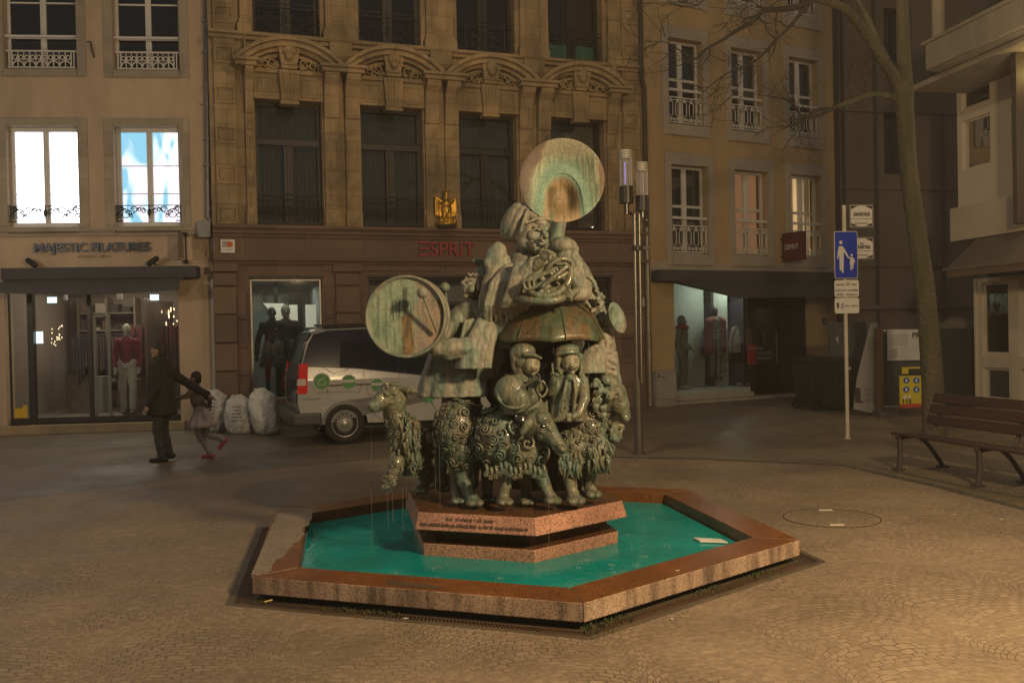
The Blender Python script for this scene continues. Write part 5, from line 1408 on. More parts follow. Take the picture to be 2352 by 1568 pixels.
def fingers(f, base, dirs, Y, r, ln):
    """five unequal bent fingers from a palm at base; dirs = (dx, dy, dY) of the fingers and of the bend"""
    (bx, by), (dx, dy), (cx, cy) = base, dirs[0], dirs[1]
    px_, py_ = -dy, dx
    for k, L in enumerate((.82, 1.0, 1.05, .9)):
        o = (k - 1.5) * 2.3 * r
        a = (bx + px_ * o, by + py_ * o, Y)
        b = (a[0] + dx * ln * .55 * L, a[1] + dy * ln * .55 * L, Y - .022)
        c_ = (b[0] + cx * ln * .5 * L, b[1] + cy * ln * .5 * L, Y - .008)
        f.c([(*a, r * 1.1), (*b, r), (*c_, r * .8)], 8)
    f.c([(bx - px_ * r * 3.6, by - py_ * r * 3.6, Y, r * 1.2), (bx - px_ * r * 5 + dx * ln * .25, by - py_ * r * 5 + dy * ln * .25, Y - .02, r), (bx - px_ * r * 3.5 + dx * ln * .6, by - py_ * r * 3.5 + dy * ln * .6, Y - .03, r * .85)], 8)

def face(f, px, py, Y, w_, h, dx=0.0, smile=1, rot=0):
    """features on the near side of a head: w_,h half sizes in px; dx = how far the face is turned (-1..1)"""
    ox = dx * w_ * .45; Yf = Y - pm(w_, Y) * .86
    ca, sa = math.cos(R(rot)), math.sin(R(rot))
    def q(u, v): return px + ox + u * ca - v * sa, py + u * sa + v * ca
    for s_ in (-1, 1):
        x, y = q(s_ * w_ * .36, -h * .06); f.e(x, y, Yf + .012, w_ * .17, h * .085, w_ * .12, rot)               # lid
        x, y = q(s_ * w_ * .36, -h * .24); f.e(x, y, Yf + .010, w_ * .25, h * .06, w_ * .14, rot + s_ * 12)      # brow
        x, y = q(s_ * w_ * .46, h * .26); f.e(x, y, Yf + .022, w_ * .24, h * .20, w_ * .22, rot)                 # cheek
    x, y = q(0, h * .02); x2, y2 = q(0, h * .26)
    f.c([(x, y - h * .2, Yf + .004, w_ * .08), (x2, y2, Yf - pm(w_ * .18, Y), w_ * .12)], 8)
    f.e(x2, y2 + 1, Yf - .002, w_ * .19, h * .08, w_ * .12)
    x, y = q(0, h * .47); f.e(x, y, Yf + .012, w_ * .30, h * .05, w_ * .12, rot); x, y = q(0, h * .60); f.e(x, y, Yf + .012, w_ * .24, h * .06, w_ * .12, rot)
    x, y = q(0, h * .84); f.e(x, y, Yf + .024, w_ * .26, h * .16, w_ * .2, rot)

def painted_disc(name, c, ax, Rr, hfn, cfn, par, thick=.008, rings=70, seg=200, rough=.5, coat=.15):
    """round sheet with a height relief; its patina is stored per vertex"""
    ax = ax.normalized(); upv = (Vector((0, 0, 1)) - ax * ax.z).normalized(); rt_ = upv.cross(ax)
    me = bpy.data.meshes.new(name); vs, cols, fs = [], [], []
    for side in (0, 1):
        for i in range(rings + 1):
            r_ = i / rings
            for k in range(seg):
                a = 2 * math.pi * k / seg; u, v = r_ * math.cos(a), r_ * math.sin(a)
                vs.append(c + rt_ * (u * Rr) + upv * (v * Rr) + ax * (hfn(u, v) - side * thick)); cols.append(cfn(u, v))
    base = (rings + 1) * seg
    for i in range(rings):
        for k in range(seg):
            a, b, c2, d = i * seg + k, i * seg + (k + 1) % seg, (i + 1) * seg + (k + 1) % seg, (i + 1) * seg + k
            fs.append((a, b, c2, d)); fs.append((base + d, base + c2, base + b, base + a))
    for k in range(seg):
        a, b = rings * seg + k, rings * seg + (k + 1) % seg; fs.append((a, b, base + b, base + a))
    me.from_pydata(vs, [], fs); me.update()
    at = me.color_attributes.new('patina', 'FLOAT_COLOR', 'POINT')
    for i, q in enumerate(cols): at.data[i].color = (*q, 1)
    for p in me.polygons: p.use_smooth = True
    ma = bpy.data.materials.new(name + '_patina'); ma.use_nodes = True; nt = ma.node_tree; b = nt.nodes['Principled BSDF']; L = nt.links.new
    an = N(nt, 'ShaderNodeAttribute'); an.attribute_name = 'patina'
    tc = N(nt, 'ShaderNodeTexCoord'); n = N(nt, 'ShaderNodeTexNoise'); n.inputs['Scale'].default_value = 60; n.inputs['Detail'].default_value = 6; L(tc.outputs['Object'], n.inputs['Vector'])
    mr = N(nt, 'ShaderNodeMapRange'); mr.inputs[1].default_value = .3; mr.inputs[2].default_value = .7; mr.inputs[3].default_value = .72; mr.inputs[4].default_value = 1.22; L(n.outputs['Fac'], mr.inputs[0])
    mu = N(nt, 'ShaderNodeMix', data_type='RGBA', blend_type='MULTIPLY'); mu.inputs[0].default_value = 1; L(an.outputs['Color'], mu.inputs[6]); L(mr.outputs[0], mu.inputs[7]); L(mu.outputs[2], b.inputs['Base Color'])
    b.inputs['Roughness'].default_value = rough; b.inputs['Coat Weight'].default_value = coat; b.inputs['Coat Roughness'].default_value = .12
    bp = N(nt, 'ShaderNodeBump'); bp.inputs['Strength'].default_value = .35; bp.inputs['Distance'].default_value = .006; L(n.outputs['Fac'], bp.inputs['Height']); L(bp.outputs[0], b.inputs['Normal'])
    me.materials.append(ma)
    o = bpy.data.objects.new(name, me); COL.objects.link(o); o.parent = par
    return o
def sstep(a, b, x):
    t = max(0, min(1, (x - a) / (b - a))); return t * t * (3 - 2 * t)
def lerp3(a, b, t): return tuple(a[i] + (b[i] - a[i]) * t for i in range(3))
def nz(x, y, s=0): return noise.noise(Vector((x, y, s)))          # about -1..1
def fb(x, y, s=0): return nz(x, y, s) * .6 + nz(x * 2.1, y * 2.1, s + 3) * .3 + nz(x * 4.3, y * 4.3, s + 7) * .15

def features(T, px, py, Yf, w_, h, rot):
    """dark lines that paint the shade in the creases of eyes, brows and a smiling mouth"""
    g = Fig(); ca, sa = math.cos(R(rot)), math.sin(R(rot))
    def q(u, v, d=0): return px + u * ca - v * sa, py + u * sa + v * ca, Yf + d
    for s_ in (-1, 1):
        g.t([q(s_ * w_ * .18, -h * .04, .004), q(s_ * w_ * .36, -h * .12, .006), q(s_ * w_ * .55, -h * .03, .018)], .0042, 6)
        g.t([q(s_ * w_ * .14, -h * .26, .004), q(s_ * w_ * .36, -h * .34, .006), q(s_ * w_ * .60, -h * .24, .022)], .0032, 6)
        g.e(*q(s_ * w_ * .09, h * .30, -.008), 1.4, 1.0, 1)
    g.t([q(-w_ * .40, h * .42, .014), q(-w_ * .15, h * .53, .004), q(w_ * .15, h * .53, .004), q(w_ * .42, h * .40, .016)], .0045, 6)
    g.build('painted_creases', mat('dark_bronze', (.035, .038, .032), .25, metal=.4, var=.5, scale=9, bump=.4, coat=.4), T)

# ---- sheep -------------------------------------------------------------
FLEECE = [None]
def sheep_thing(label): 
    FLEECE[0] = MB()
    return empty('sheep_statue', (0, 0, 0), 0, label, 'bronze sheep', GRP)
rng = random.Random(31)
def ellp(px, py, Y, rx, rz, ry, rot=0, yaw=0): return (dep(px, py, Y), (pm(rx, Y), pm(ry, Y), pm(rz, Y)), (0, R(rot), yaw))
def addells(f, E_):
    for c, r, rot in E_: f.ell(c, (r[0] * .97, r[1] * .97, r[2] * .97), rot, 24, 16)

# centre sheep: stands side-on, head lowered to the right
T = sheep_thing('bronze sheep at the centre front with curly fleece and smooth head lowered to the right')
f = Fig(); E_ = [ellp(1148, 1005, 6.86, 62, 66, 58, 8), ellp(1200, 1030, 6.84, 58, 58, 54, -12), ellp(1180, 975, 6.93, 60, 40, 50, 0)]
addells(f, E_); wool(f, E_, 200, rng, pm(9, 6.8), pm(21, 6.8))
for k in range(13):
    px = 1116 + k * 11; py = 1078 + 7 * math.sin(k * 1.3)
    FLEECE[0].tube(smooth_path([dep(px, py - 12, 6.70), dep(px + 3, py, 6.68), dep(px + 1, py + 10, 6.69)], sub=3), [.013, .014, .014, .013, .012, .010, .008], 6); curl(FLEECE[0], dep(px + 1, py + 11, 6.685), Vector((rng.uniform(-.3, .3), -1, -.1)), pm(7, 6.7), pm(2, 6.7), 1.4, rng.uniform(0, 6))
hoofleg(f, [(1160, 1080, 6.8, 17), (1162, 1112, 6.78, 11), (1156, 1135, 6.78, 10), (1158, 1150, 6.76, 11)])
hoofleg(f, [(1200, 1085, 6.98, 16), (1208, 1118, 6.98, 10), (1207, 1136, 6.96, 9), (1211, 1149, 6.94, 11)])
hoofleg(f, [(1232, 1070, 6.8, 20), (1247, 1102, 6.78, 12), (1258, 1130, 6.77, 10), (1268, 1147, 6.75, 11)])
hoofleg(f, [(1122, 1075, 7.15, 16), (1118, 1115, 7.18, 10), (1120, 1143, 7.15, 10)])
f.build('body', WET, T, remesh=.0068, smoothit=1, disp=[(.05, .007), (.018, .006)])
FLEECE[0].build('fleece', WET, T, smooth=True)
f = Fig()
f.c([(1205, 985, 6.80, 34), (1236, 967, 6.72, 33), (1254, 985, 6.68, 25), (1282, 1020, 6.62, 15), (1291, 1030, 6.60, 12)], 18)
f.e(1247, 962, 6.66, 21, 17, 22, 30); f.e(1262, 984, 6.64, 12, 22, 15, -38); f.e(1290, 1030, 6.58, 13, 9, 13, 30); f.e(1284, 1040, 6.6, 12, 6, 9, 34)
f.e(1272, 1014, 6.62, 12, 14, 13, -40); f.e(1246, 1000, 6.67, 17, 13, 16, 40)
f.t([(1232, 974, 6.645, 0), (1242, 966, 6.62, 0), (1254, 970, 6.61, 0), (1258, 980, 6.61, 0)], .011, 8); f.t([(1236, 988, 6.635, 0), (1246, 992, 6.615, 0), (1256, 988, 6.61, 0)], .010, 8)
f.t([(1262, 1010, 6.61, 0), (1272, 1030, 6.60, 0), (1284, 1042, 6.59, 0)], .010, 8)
f.c([(1226, 962, 6.68, 9), (1212, 974, 6.64, 11), (1200, 992, 6.63, 8), (1196, 1002, 6.64, 3)], 10)
f.build('head', WET, T, remesh=.0052, smoothit=1, disp=[(.03, .004)])
f = Fig(); f.e(1247, 979, 6.612, 6.5, 4.5, 4); f.e(1293, 1024, 6.562, 4, 2.6, 3, 40); f.e(1283, 1022, 6.575, 3, 2.4, 3, 40); f.t([(1270, 1036, 6.60, 0), (1282, 1039, 6.583, 0), (1294, 1038, 6.575, 0)], .004, 6)
f.build('eye_and_nostrils', mat('dark_bronze', (.035, .038, .032), .25, metal=.4, var=.5, scale=9, bump=.4, coat=.4), T)
f = Fig()                                                                # dark curled horn mass behind the eye
cc = dep(1206, 985, 6.70)
for k in range(34):
    a_ = rng.uniform(0, 6.28); q = rng.uniform(0, 1) ** .5
    curl(f, dep(1203 + math.cos(a_) * 28 * q, 988 + math.sin(a_) * 38 * q, 6.665 + .03 * q), Vector((-.1, -1, .15)), pm(rng.uniform(6, 10), 6.7), pm(2.0, 6.7), 1.5, rng.uniform(0, 6))
f.e(1203, 988, 6.73, 30, 40, 15)
f.build('fleece_collar', mat('dark_bronze', (.035, .038, .032), .25, metal=.4, var=.5, scale=9, bump=.4, coat=.4), T, remesh=.0068)

# second sheep: seen from behind, just left of centre
T = sheep_thing('bronze sheep seen from behind, a round woolly rump between the drummer and the centre sheep')
f = Fig(); E_ = [ellp(1050, 985, 6.98, 52, 66, 50), ellp(1062, 1032, 6.98, 44, 48, 46), ellp(1072, 975, 7.12, 52, 56, 60)]
addells(f, E_); wool(f, E_, 190, rng, pm(7, 6.9), pm(14, 6.9))
hoofleg(f, [(1068, 1070, 6.98, 20), (1063, 1105, 6.95, 12), (1078, 1132, 6.92, 10), (1089, 1152, 6.88, 11)])
hoofleg(f, [(1048, 1070, 7.02, 17), (1046, 1108, 7.08, 10), (1047, 1130, 7.02, 9), (1052, 1147, 6.98, 10)])
hoofleg(f, [(1100, 1060, 7.35, 16), (1030, 1100, 7.4, 10), (1020, 1118, 7.4, 9)])
f.build('body', WET, T, remesh=.0068, smoothit=1, disp=[(.05, .007), (.018, .006)])
FLEECE[0].build('fleece', WET, T, smooth=True)

# left sheep: head turned to the left, one foreleg raised
T = sheep_thing('bronze sheep at the left edge of the plinth, head turned left and one foreleg raised')
f = Fig(); E_ = [ellp(930, 1000, 7.05, 40, 52, 42, -8), ellp(938, 1050, 7.10, 38, 40, 40), ellp(955, 1030, 7.35, 40, 55, 70), ellp(912, 962, 7.0, 27, 36, 30, -10)]
addells(f, E_); wool(f, E_, 170, rng, pm(6, 7), pm(11, 7))
for k in range(46):     # flowing locks down the chest
    px, py = 900 + rng.uniform(0, 60), 965 + rng.uniform(0, 105); yy = 6.895 + .0022 * abs(px - 928); FLEECE[0].tube(smooth_path([dep(px, py, yy), dep(px + rng.uniform(-6, 6), py + 10, yy - .008), dep(px + rng.uniform(-7, 7), py + 20, yy), dep(px + rng.uniform(-9, 9), py + 29, yy + .01)], sub=3), [.011, .011, .012, .012, .011, .010, .009, .007, .005, .003][:10], 6)
f.c([(912, 1060, 6.95, 20), (900, 1085, 6.88, 14), (893, 1102, 6.84, 13), (889, 1116, 6.84, 9)]); f.e(890, 1112, 6.82, 11, 12, 11)
for k in range(34): t_ = rng.random(); px, py = 914 - 24 * t_ + rng.uniform(-12, 12), 1058 + 56 * t_ + rng.uniform(-4, 6); curl(FLEECE[0], dep(px, py, 6.83 - .045 * t_), Vector(((px - 914 + 24 * t_) * .05, -1, rng.uniform(-.3, .3))), pm(rng.uniform(5, 8), 6.8), pm(1.8, 6.8), 1.5, rng.uniform(0, 6))
f.e(886, 1104, 6.84, 13, 13, 12); f.e(897, 1092, 6.86, 15, 14, 14)
hoofleg(f, [(955, 1072, 7.3, 17), (976, 1095, 7.35, 10), (974, 1112, 7.35, 9), (966, 1122, 7.33, 10)])
hoofleg(f, [(982, 1070, 7.6, 15), (992, 1095, 7.6, 9), (985, 1112, 7.6, 9)])
f.build('body', WET, T, remesh=.0068, smoothit=1, disp=[(.05, .007), (.018, .006)])
FLEECE[0].build('fleece', WET, T, smooth=True)
f = Fig()
f.c([(905, 958, 7.0, 25), (906, 915, 6.98, 30), (892, 906, 6.95, 27), (872, 922, 6.88, 19), (856, 932, 6.84, 12)], 18)
f.e(852, 930, 6.83, 9, 9, 10); f.e(861, 941, 6.85, 12, 5, 9, -12); f.e(900, 890, 6.93, 24, 13, 20, -10); f.e(868, 912, 6.85, 13, 7, 9, -38)
f.e(889, 906, 6.85, 8, 5, 5, -20); f.e(888, 906, 6.835, 4, 3.5, 4)
f.c([(880, 900, 6.85, 4), (897, 896, 6.85, 4)])
for k in range(16): px, py = rng.uniform(878, 922), rng.uniform(880, 935); f.c([(px, py, 6.86 + abs(px - 898) * .0012, 3.5), (px + rng.uniform(4, 9), py + rng.uniform(-8, 3), 6.87 + abs(px - 898) * .0012, 2.4)], 6)
f.c([(921, 895, 6.95, 8), (938, 896, 6.92, 9), (955, 899, 6.9, 5), (960, 899, 6.9, 2)]); f.e(938, 893, 6.92, 18, 6, 6, 5)
f.build('head', WET, T, remesh=.0062, smoothit=2, disp=[(.03, .006)])

# right ram: body behind, head in profile to the right
T = sheep_thing('bearded bronze ram at the right of the group, head in profile, long chest locks')
f = Fig(); E_ = [ellp(1345, 985, 6.98, 58, 62, 52, 6), ellp(1318, 1030, 6.88, 42, 50, 38), ellp(1372, 1035, 6.92, 36, 46, 38, 12), ellp(1378, 920, 7.05, 46, 44, 44)]
addells(f, E_); wool(f, E_, 230, rng, pm(6, 6.9), pm(11, 6.9))
for k in range(70):
    px = rng.choice((rng.uniform(1286, 1335), rng.uniform(1352, 1402))); py = rng.uniform(1035, 1068) if px < 1340 else rng.uniform(1018, 1058)
    s_ = rng.uniform(-7, 7); yy = 6.735 + (.03 if px > 1345 else 0) + rng.uniform(0, .015)
    FLEECE[0].tube(smooth_path([dep(px, py, yy), dep(px + s_, py + 12, yy - .01), dep(px + s_ * .2, py + 24, yy), dep(px - s_, py + 35, yy + .02)], sub=3), [.011, .013, .013, .013, .012, .011, .010, .008, .005, .003], 6)
f.e(1308, 1062, 6.80, 26, 30, 18); f.e(1376, 1058, 6.83, 26, 30, 18)
hoofleg(f, [(1305, 1060, 6.86, 18), (1309, 1098, 6.82, 13), (1313, 1125, 6.80, 10), (1321, 1147, 6.77, 12)])
hoofleg(f, [(1362, 1060, 6.95, 17), (1354, 1095, 6.96, 12), (1354, 1118, 6.95, 10), (1361, 1133, 6.93, 11)])
hoofleg(f, [(1335, 1060, 7.2, 17), (1333, 1100, 7.2, 11), (1330, 1130, 7.15, 10)])
f.build('body', WET, T, remesh=.0068, smoothit=1, disp=[(.05, .007), (.018, .006)])
FLEECE[0].build('fleece', WET, T, smooth=True)
f = Fig()
f.c([(1385, 915, 7.0, 38), (1408, 905, 6.95, 32), (1425, 930, 6.93, 22), (1436, 955, 6.92, 13)], 18)
f.e(1398, 880, 6.95, 25, 24, 24); f.e(1420, 905, 6.88, 12, 22, 12, -18); f.e(1438, 962, 6.9, 9, 9, 10); f.e(1424, 985, 6.92, 12, 7, 10, -15); f.e(1412, 975, 6.93, 14, 8, 12)
f.e(1408, 912, 6.84, 9, 5, 6, 15); f.e(1409, 912, 6.82, 4, 4, 4); f.c([(1395, 900, 6.84, 5), (1418, 902, 6.84, 4)])
for k in range(26): px, py = rng.uniform(1405, 1432), rng.uniform(978, 1010); curl(f, dep(px - (py - 980) * .3, py, 6.85), Vector((.3, -1, 0)), pm(rng.uniform(4, 7), 6.9), pm(1.9, 6.9), 1.3, rng.uniform(0, 6))
for k in range(34): px, py = rng.uniform(1365, 1405), rng.uniform(868, 960); curl(f, dep(px, py, 6.80 + rng.uniform(0, .04)), Vector((.1, -1, .1)), pm(rng.uniform(6, 9), 6.9), pm(2.4, 6.9), 1.4, rng.uniform(0, 6))
f.build('head', WET, T, remesh=.0062, smoothit=1, disp=[(.03, .006)])

# ---- drummer ------------------------------------------------------------
T = empty('drummer_statue', (0, 0, 0), 0, 'bronze drummer in a long pleated coat leaning back with a big round drum', 'bronze figure', GRP)
f = Fig()
f.coat([(1108, 690, 7.25, 22, 20), (1100, 704, 7.2, 46, 32), (1084, 740, 7.2, 62, 42), (1064, 790, 7.2, 72, 50), (1058, 826, 7.2, 78, 54), (1050, 870, 7.2, 84, 58), (1046, 909, 7.2, 88, 64)], 10, .045, 4)
# sleeves
f.coat([(1124, 700, 7.05, 20, 18), (1112, 750, 6.98, 34, 24), (1094, 800, 6.90, 40, 26), (1086, 846, 6.88, 42, 24)], 6, .07, 8)
f.e(1062, 752, 7.12, 44, 58, 34, 22); f.e(1138, 795, 7.12, 34, 78, 34, 6); f.e(1130, 740, 7.1, 34, 50, 30, 20); f.e(1085, 722, 7.1, 40, 34, 30)
f.c([(1072, 796, 6.86, 22), (1030, 800, 6.84, 23), (1006, 800, 6.84, 20)], 14)
f.c([(1066, 715, 7.1, 18), (1040, 745, 7.02, 17), (1022, 772, 6.95, 14)])
f.c([(1118, 720, 7.0, 16), (1078, 800, 6.86, 17), (1030, 812, 6.84, 16), (1008, 796, 6.84, 14)])
for k in range(5): f.c([(1100 - k * 8, 730 + k * 2, 7.0 - k * .01, 5), (1104 - k * 12, 790, 6.95, 4), (1100 - k * 12, 838, 6.9, 3)], 6)
f.coat([(1100, 688, 7.2, 22, 18), (1096, 696, 7.18, 30, 24), (1092, 704, 7.18, 36, 26)], 4, .06, 2)
# legs
f.c([(1040, 905, 7.25, 26), (1032, 960, 7.25, 20), (1015, 1040, 7.3, 16), (1010, 1110, 7.35, 14)])
f.c([(1075, 905, 7.25, 30), (1080, 960, 7.3, 24), (1085, 1110, 7.4, 15)])
# hand on the stick
f.e(992, 792, 6.82, 15, 11, 10, -20); fingers(f, (986, 790), ((-.9, -.3), (.3, .9)), 6.81, 3.2, 22)
# neck
f.c([(1098, 690, 7.2, 17), (1092, 668, 7.18, 18)])
f.build('body', DRY, T, remesh=.0075, smoothit=1, disp=[(.06, .012)])
f = Fig()                                             # head thrown back, profile to the left
f.e(1092, 655, 7.15, 27, 29, 27, -20); f.e(1079, 663, 7.12, 18, 22, 20, -20)
f.c([(1071, 645, 7.1, 5), (1063, 650, 7.09, 6)]); f.e(1072, 638, 7.1, 7, 4, 9, -30); f.e(1066, 664, 7.09, 5, 3, 8); f.e(1068, 670, 7.09, 5, 3, 8); f.e(1071, 680, 7.1, 9, 8, 10); f.e(1077, 651, 7.06, 4, 2.5, 3); f.c([(1072, 645, 7.06, 2.5), (1084, 644, 7.045, 2.5)]); f.e(1084, 664, 7.05, 9, 10, 8)
f.e(1099, 660, 7.02, 5, 9, 4)
for k in range(12): px = 1078 + k * 3.4; f.c([(px + 3, 634 + k * .6, 7.08 + .01 * (k % 3), 4.5), (px - 4, 627 + (k % 3) * 3, 7.05, 2.2)], 6)
f.e(1108, 636, 7.2, 20, 26, 22, 10); f.c([(1110, 615, 7.18, 12), (1104, 602, 7.15, 9), (1090, 600, 7.12, 6)])
f.build('head', DRY, T, remesh=.0065, smoothit=2)
# drum
C_ = dep(931, 727, 6.78); ax = Vector((-.13, -1, .02)).normalized()
q_ = ax.to_track_quat('Z', 'Y').to_matrix().to_4x4(); MT = Matrix.Translation(C_) @ q_
rD = pm(95.5, 6.78)
mb = MB(); prof = [(rD * .90, -.02), (rD * .93, -.004), (rD * .955, .012), (rD * .985, .010), (rD, -.004), (rD, -.05), (rD * .965, -.06), (rD * .965, -.125), (rD, -.13), (rD, -.17), (rD * .9, -.175), (rD * .88, -.15)]
mb.lathe(prof, 64, MT, closed=True)
drum = mb.build('drum', DRY, T, smooth=True)
def skin_col(u, v):
    g1, g2 = (.20, .30, .215), (.30, .36, .25); tan = (.33, .27, .20); mauve = (.24, .20, .165); dk = (.045, .055, .042); br = (.12, .085, .035)
    c = lerp3(g1, g2, sstep(-.3, .4, fb(u * 4, v * 1.6, 1)))
    c = lerp3(c, lerp3(mauve, tan, sstep(-.4, .4, fb(u * 5, v * 2, 4))), sstep(-.05, .45, u * .95 - v * .15 + fb(u * 3, v * 3, 2) * .35))
    st = sstep(.1, .6, 1.6 * nz(u * 14, v * 1.4, 5) + .5 * nz(u * 36, v * 4, 9)); c = lerp3(c, (.13, .16, .11), st * .6)
    d = max(0, 1 - abs(u + .02) / .10) * sstep(.80, .70, v) * sstep(.05, .2, v); c = lerp3(c, dk, min(1, d * 1.6) * .8)
    d = sstep(.42, .20, ((u + .18) / 1.0) ** 2 * 2.4 + ((v - .18) / .5) ** 2) * sstep(-.15, .35, nz(u * 22, v * 2.2, 12)); c = lerp3(c, dk, d * .85)
    d = sstep(.20, .10, abs(u - .04 + .03 * nz(v * 3, 0, 2))) * sstep(.12, -.02, v); c = lerp3(c, lerp3(br, (.30, .17, .06), sstep(-.1, .5, nz(u * 18, v * 2, 21))), d * .9)
    d = sstep(.16, .05, abs(u - .70)) * sstep(.35, .1, v) * .5; c = lerp3(c, (.38, .25, .13), d)
    return c
painted_disc('drumskin', C_ + ax * -.012, ax, rD * .915, lambda u, v: -.004, skin_col, drum, rough=.62, coat=.05)
for (bx, by, bY, br, ex, ey, eY) in ((970, 672, 6.62, 13, 1003, 760, 6.72), (1022, 660, 7.0, 11.5, 1030, 740, 7.05)):
    f = Fig(); f.e(bx, by, bY, br, br, br); f.c([(bx, by, bY, 3.2), (ex, ey, eY, 3.8)]); f.build('mallet', DRY, T, smooth=True)
mb = MB(); mb.tube([dep(1003, 762, 6.72), dep(990, 790, 6.80)], .012, 8)

# ---- horn player ----------------------------------------------------------
T = empty('horn_player_statue', (0, 0, 0), 0, 'bronze horn player in a beret and wide coat, cheeks puffed, the tallest of the figures', 'bronze figure', GRP)
f = Fig()
f.coat([(1200, 585, 7.1, 34, 26), (1196, 605, 7.1, 66, 40), (1190, 645, 7.1, 84, 50), (1195, 690, 7.12, 92, 60), (1185, 735, 7.15, 96, 66), (1175, 800, 7.2, 88, 66)], 8, .06, 12)
# cape edge on the left and long folds
for k in range(9):
    x = 1128 + k * 10; f.c([(1165 + k * 6, 610, 6.93 + .004 * k, 6), (x + 2, 650, 6.86, 6.5), (x - 12 + k * 1.5, 700, 6.86, 6), (x - 14 + k * 3, 735, 6.93, 5), (x - 4 + k * 3, 770, 7.1, 5)], 8)
f.c([(1140, 610, 7.0, 18), (1120, 660, 6.98, 16), (1108, 710, 7.0, 13)])
# sleeve towards the mouthpiece
f.c([(1160, 640, 6.95, 26), (1196, 640, 6.80, 26), (1222, 612, 6.74, 18), (1238, 600, 6.72, 12)])
f.coat([(1200, 600, 6.80, 20, 14), (1192, 640, 6.76, 24, 16), (1178, 690, 6.8, 26, 18), (1170, 708, 6.84, 24, 16)], 5, .07, 3)
f.c([(1218, 604, 6.73, 4), (1200, 650, 6.70, 4), (1180, 703, 6.78, 4)], 8)
# right sleeve reaching to the lower hand
f.c([(1262, 610, 7.0, 26), (1320, 640, 6.95, 24), (1340, 672, 6.88, 20), (1318, 678, 6.8, 13)])
f.c([(1330, 672, 6.86, 5), (1356, 706, 6.88, 4)])
# collar crescent and scarf
f.c([(1148, 566, 7.05, 9), (1128, 580, 7.0, 11), (1122, 604, 6.98, 12), (1130, 630, 6.98, 9)]); f.e(1141, 592, 7.0, 24, 38, 20, 14); f.e(1150, 612, 7.02, 28, 34, 22, 10)
for k in range(5): f.t([(1182 - k, 578 + k * 6, 6.98, 0), (1205, 590 + k * 6, 6.92 - .005 * k, 0), (1232, 590 + k * 5, 6.93, 0), (1250, 580 + k * 4, 6.97, 0)], .016, 8)
f.c([(1208, 570, 7.05, 26), (1215, 588, 7.02, 24)])
f.build('body', DRY, T, remesh=.0075, smoothit=1, disp=[(.06, .011)])
f = Fig()                                              # head
Y = 6.95
f.e(1222, 541, Y, 38, 38, 38, 12); f.e(1230, 556, Y - .03, 31, 28, 32, 10); f.e(1208, 556, Y - .05, 20, 18, 18); f.e(1240, 512, Y - .03, 24, 16, 26, 20)
f.e(1226, 540, Y - .12, 15, 13, 10); f.e(1249, 535, Y - .12, 9, 9, 8)
f.c([(1245, 524, Y - .12, 5), (1254, 541, Y - .165, 7)]); f.e(1250, 544, Y - .145, 10, 5, 8)
f.c([(1228, 521, Y - .13, 3.5), (1243, 519, Y - .145, 3.5)]); f.c([(1250, 519, Y - .14, 3), (1259, 523, Y - .12, 3)])
f.c([(1228, 528, Y - .128, 2.6), (1240, 527, Y - .14, 2.6)]); f.e(1234, 525, Y - .13, 5, 3, 3); f.e(1255, 528, Y - .13, 4, 3, 3)
f.t([(1229, 552, Y - .13, 0), (1240, 548, Y - .15, 0), (1250, 551, Y - .15, 0), (1256, 556, Y - .135, 0)], .009, 8)
f.e(1245, 560, Y - .135, 10, 7, 8); f.e(1238, 572, Y - .10, 16, 9, 12, -8)
f.e(1193, 545, Y - .03, 6, 13, 9, 10); f.e(1194, 545, Y - .055, 3, 7, 3, 10)
for k in range(8): f.c([(1192 - k * .5, 556 + k * 2, Y - .02 + k * .006, 4.5), (1198 + k, 572 + k, Y - .01, 3)], 6)
f.build('head', DRY, T, remesh=.006, smoothit=2, disp=[(.03, .006)])
g = Fig()
g.t([(1228, 530, 6.95 - .152, 0), (1236, 528, 6.95 - .158, 0), (1243, 531, 6.95 - .15, 0)], .005, 6); g.t([(1253, 530, 6.95 - .152, 0), (1259, 533, 6.95 - .135, 0)], .005, 6); g.t([(1228, 554, 6.95 - .155, 0), (1240, 551, 6.95 - .172, 0), (1252, 555, 6.95 - .165, 0)], .005, 6); g.t([(1214, 552, 6.95 - .13, 0), (1222, 562, 6.95 - .135, 0), (1226, 572, 6.95 - .12, 0)], .004, 6)
g.build('painted_creases', mat('dark_bronze', (.035, .038, .032), .25, metal=.4, var=.5, scale=9, bump=.4, coat=.4), T)  # dark lines painted for the shade in eye and mouth creases
f = Fig()
f.e(1180, 509, 7.0, 27, 49, 38, 27); f.e(1191, 512, 6.93, 20, 44, 26, 27); f.e(1228, 500, 6.98, 32, 17, 34, 24)
f.c([(1212, 482, 6.86, 5), (1204, 505, 6.80, 5), (1195, 530, 6.82, 5), (1184, 548, 6.9, 5)], 8); f.c([(1210, 512, 6.83, 4), (1230, 503, 6.82, 4), (1252, 503, 6.86, 4)], 8)
f.build('beret', DRY, T, remesh=.008, smoothit=3)
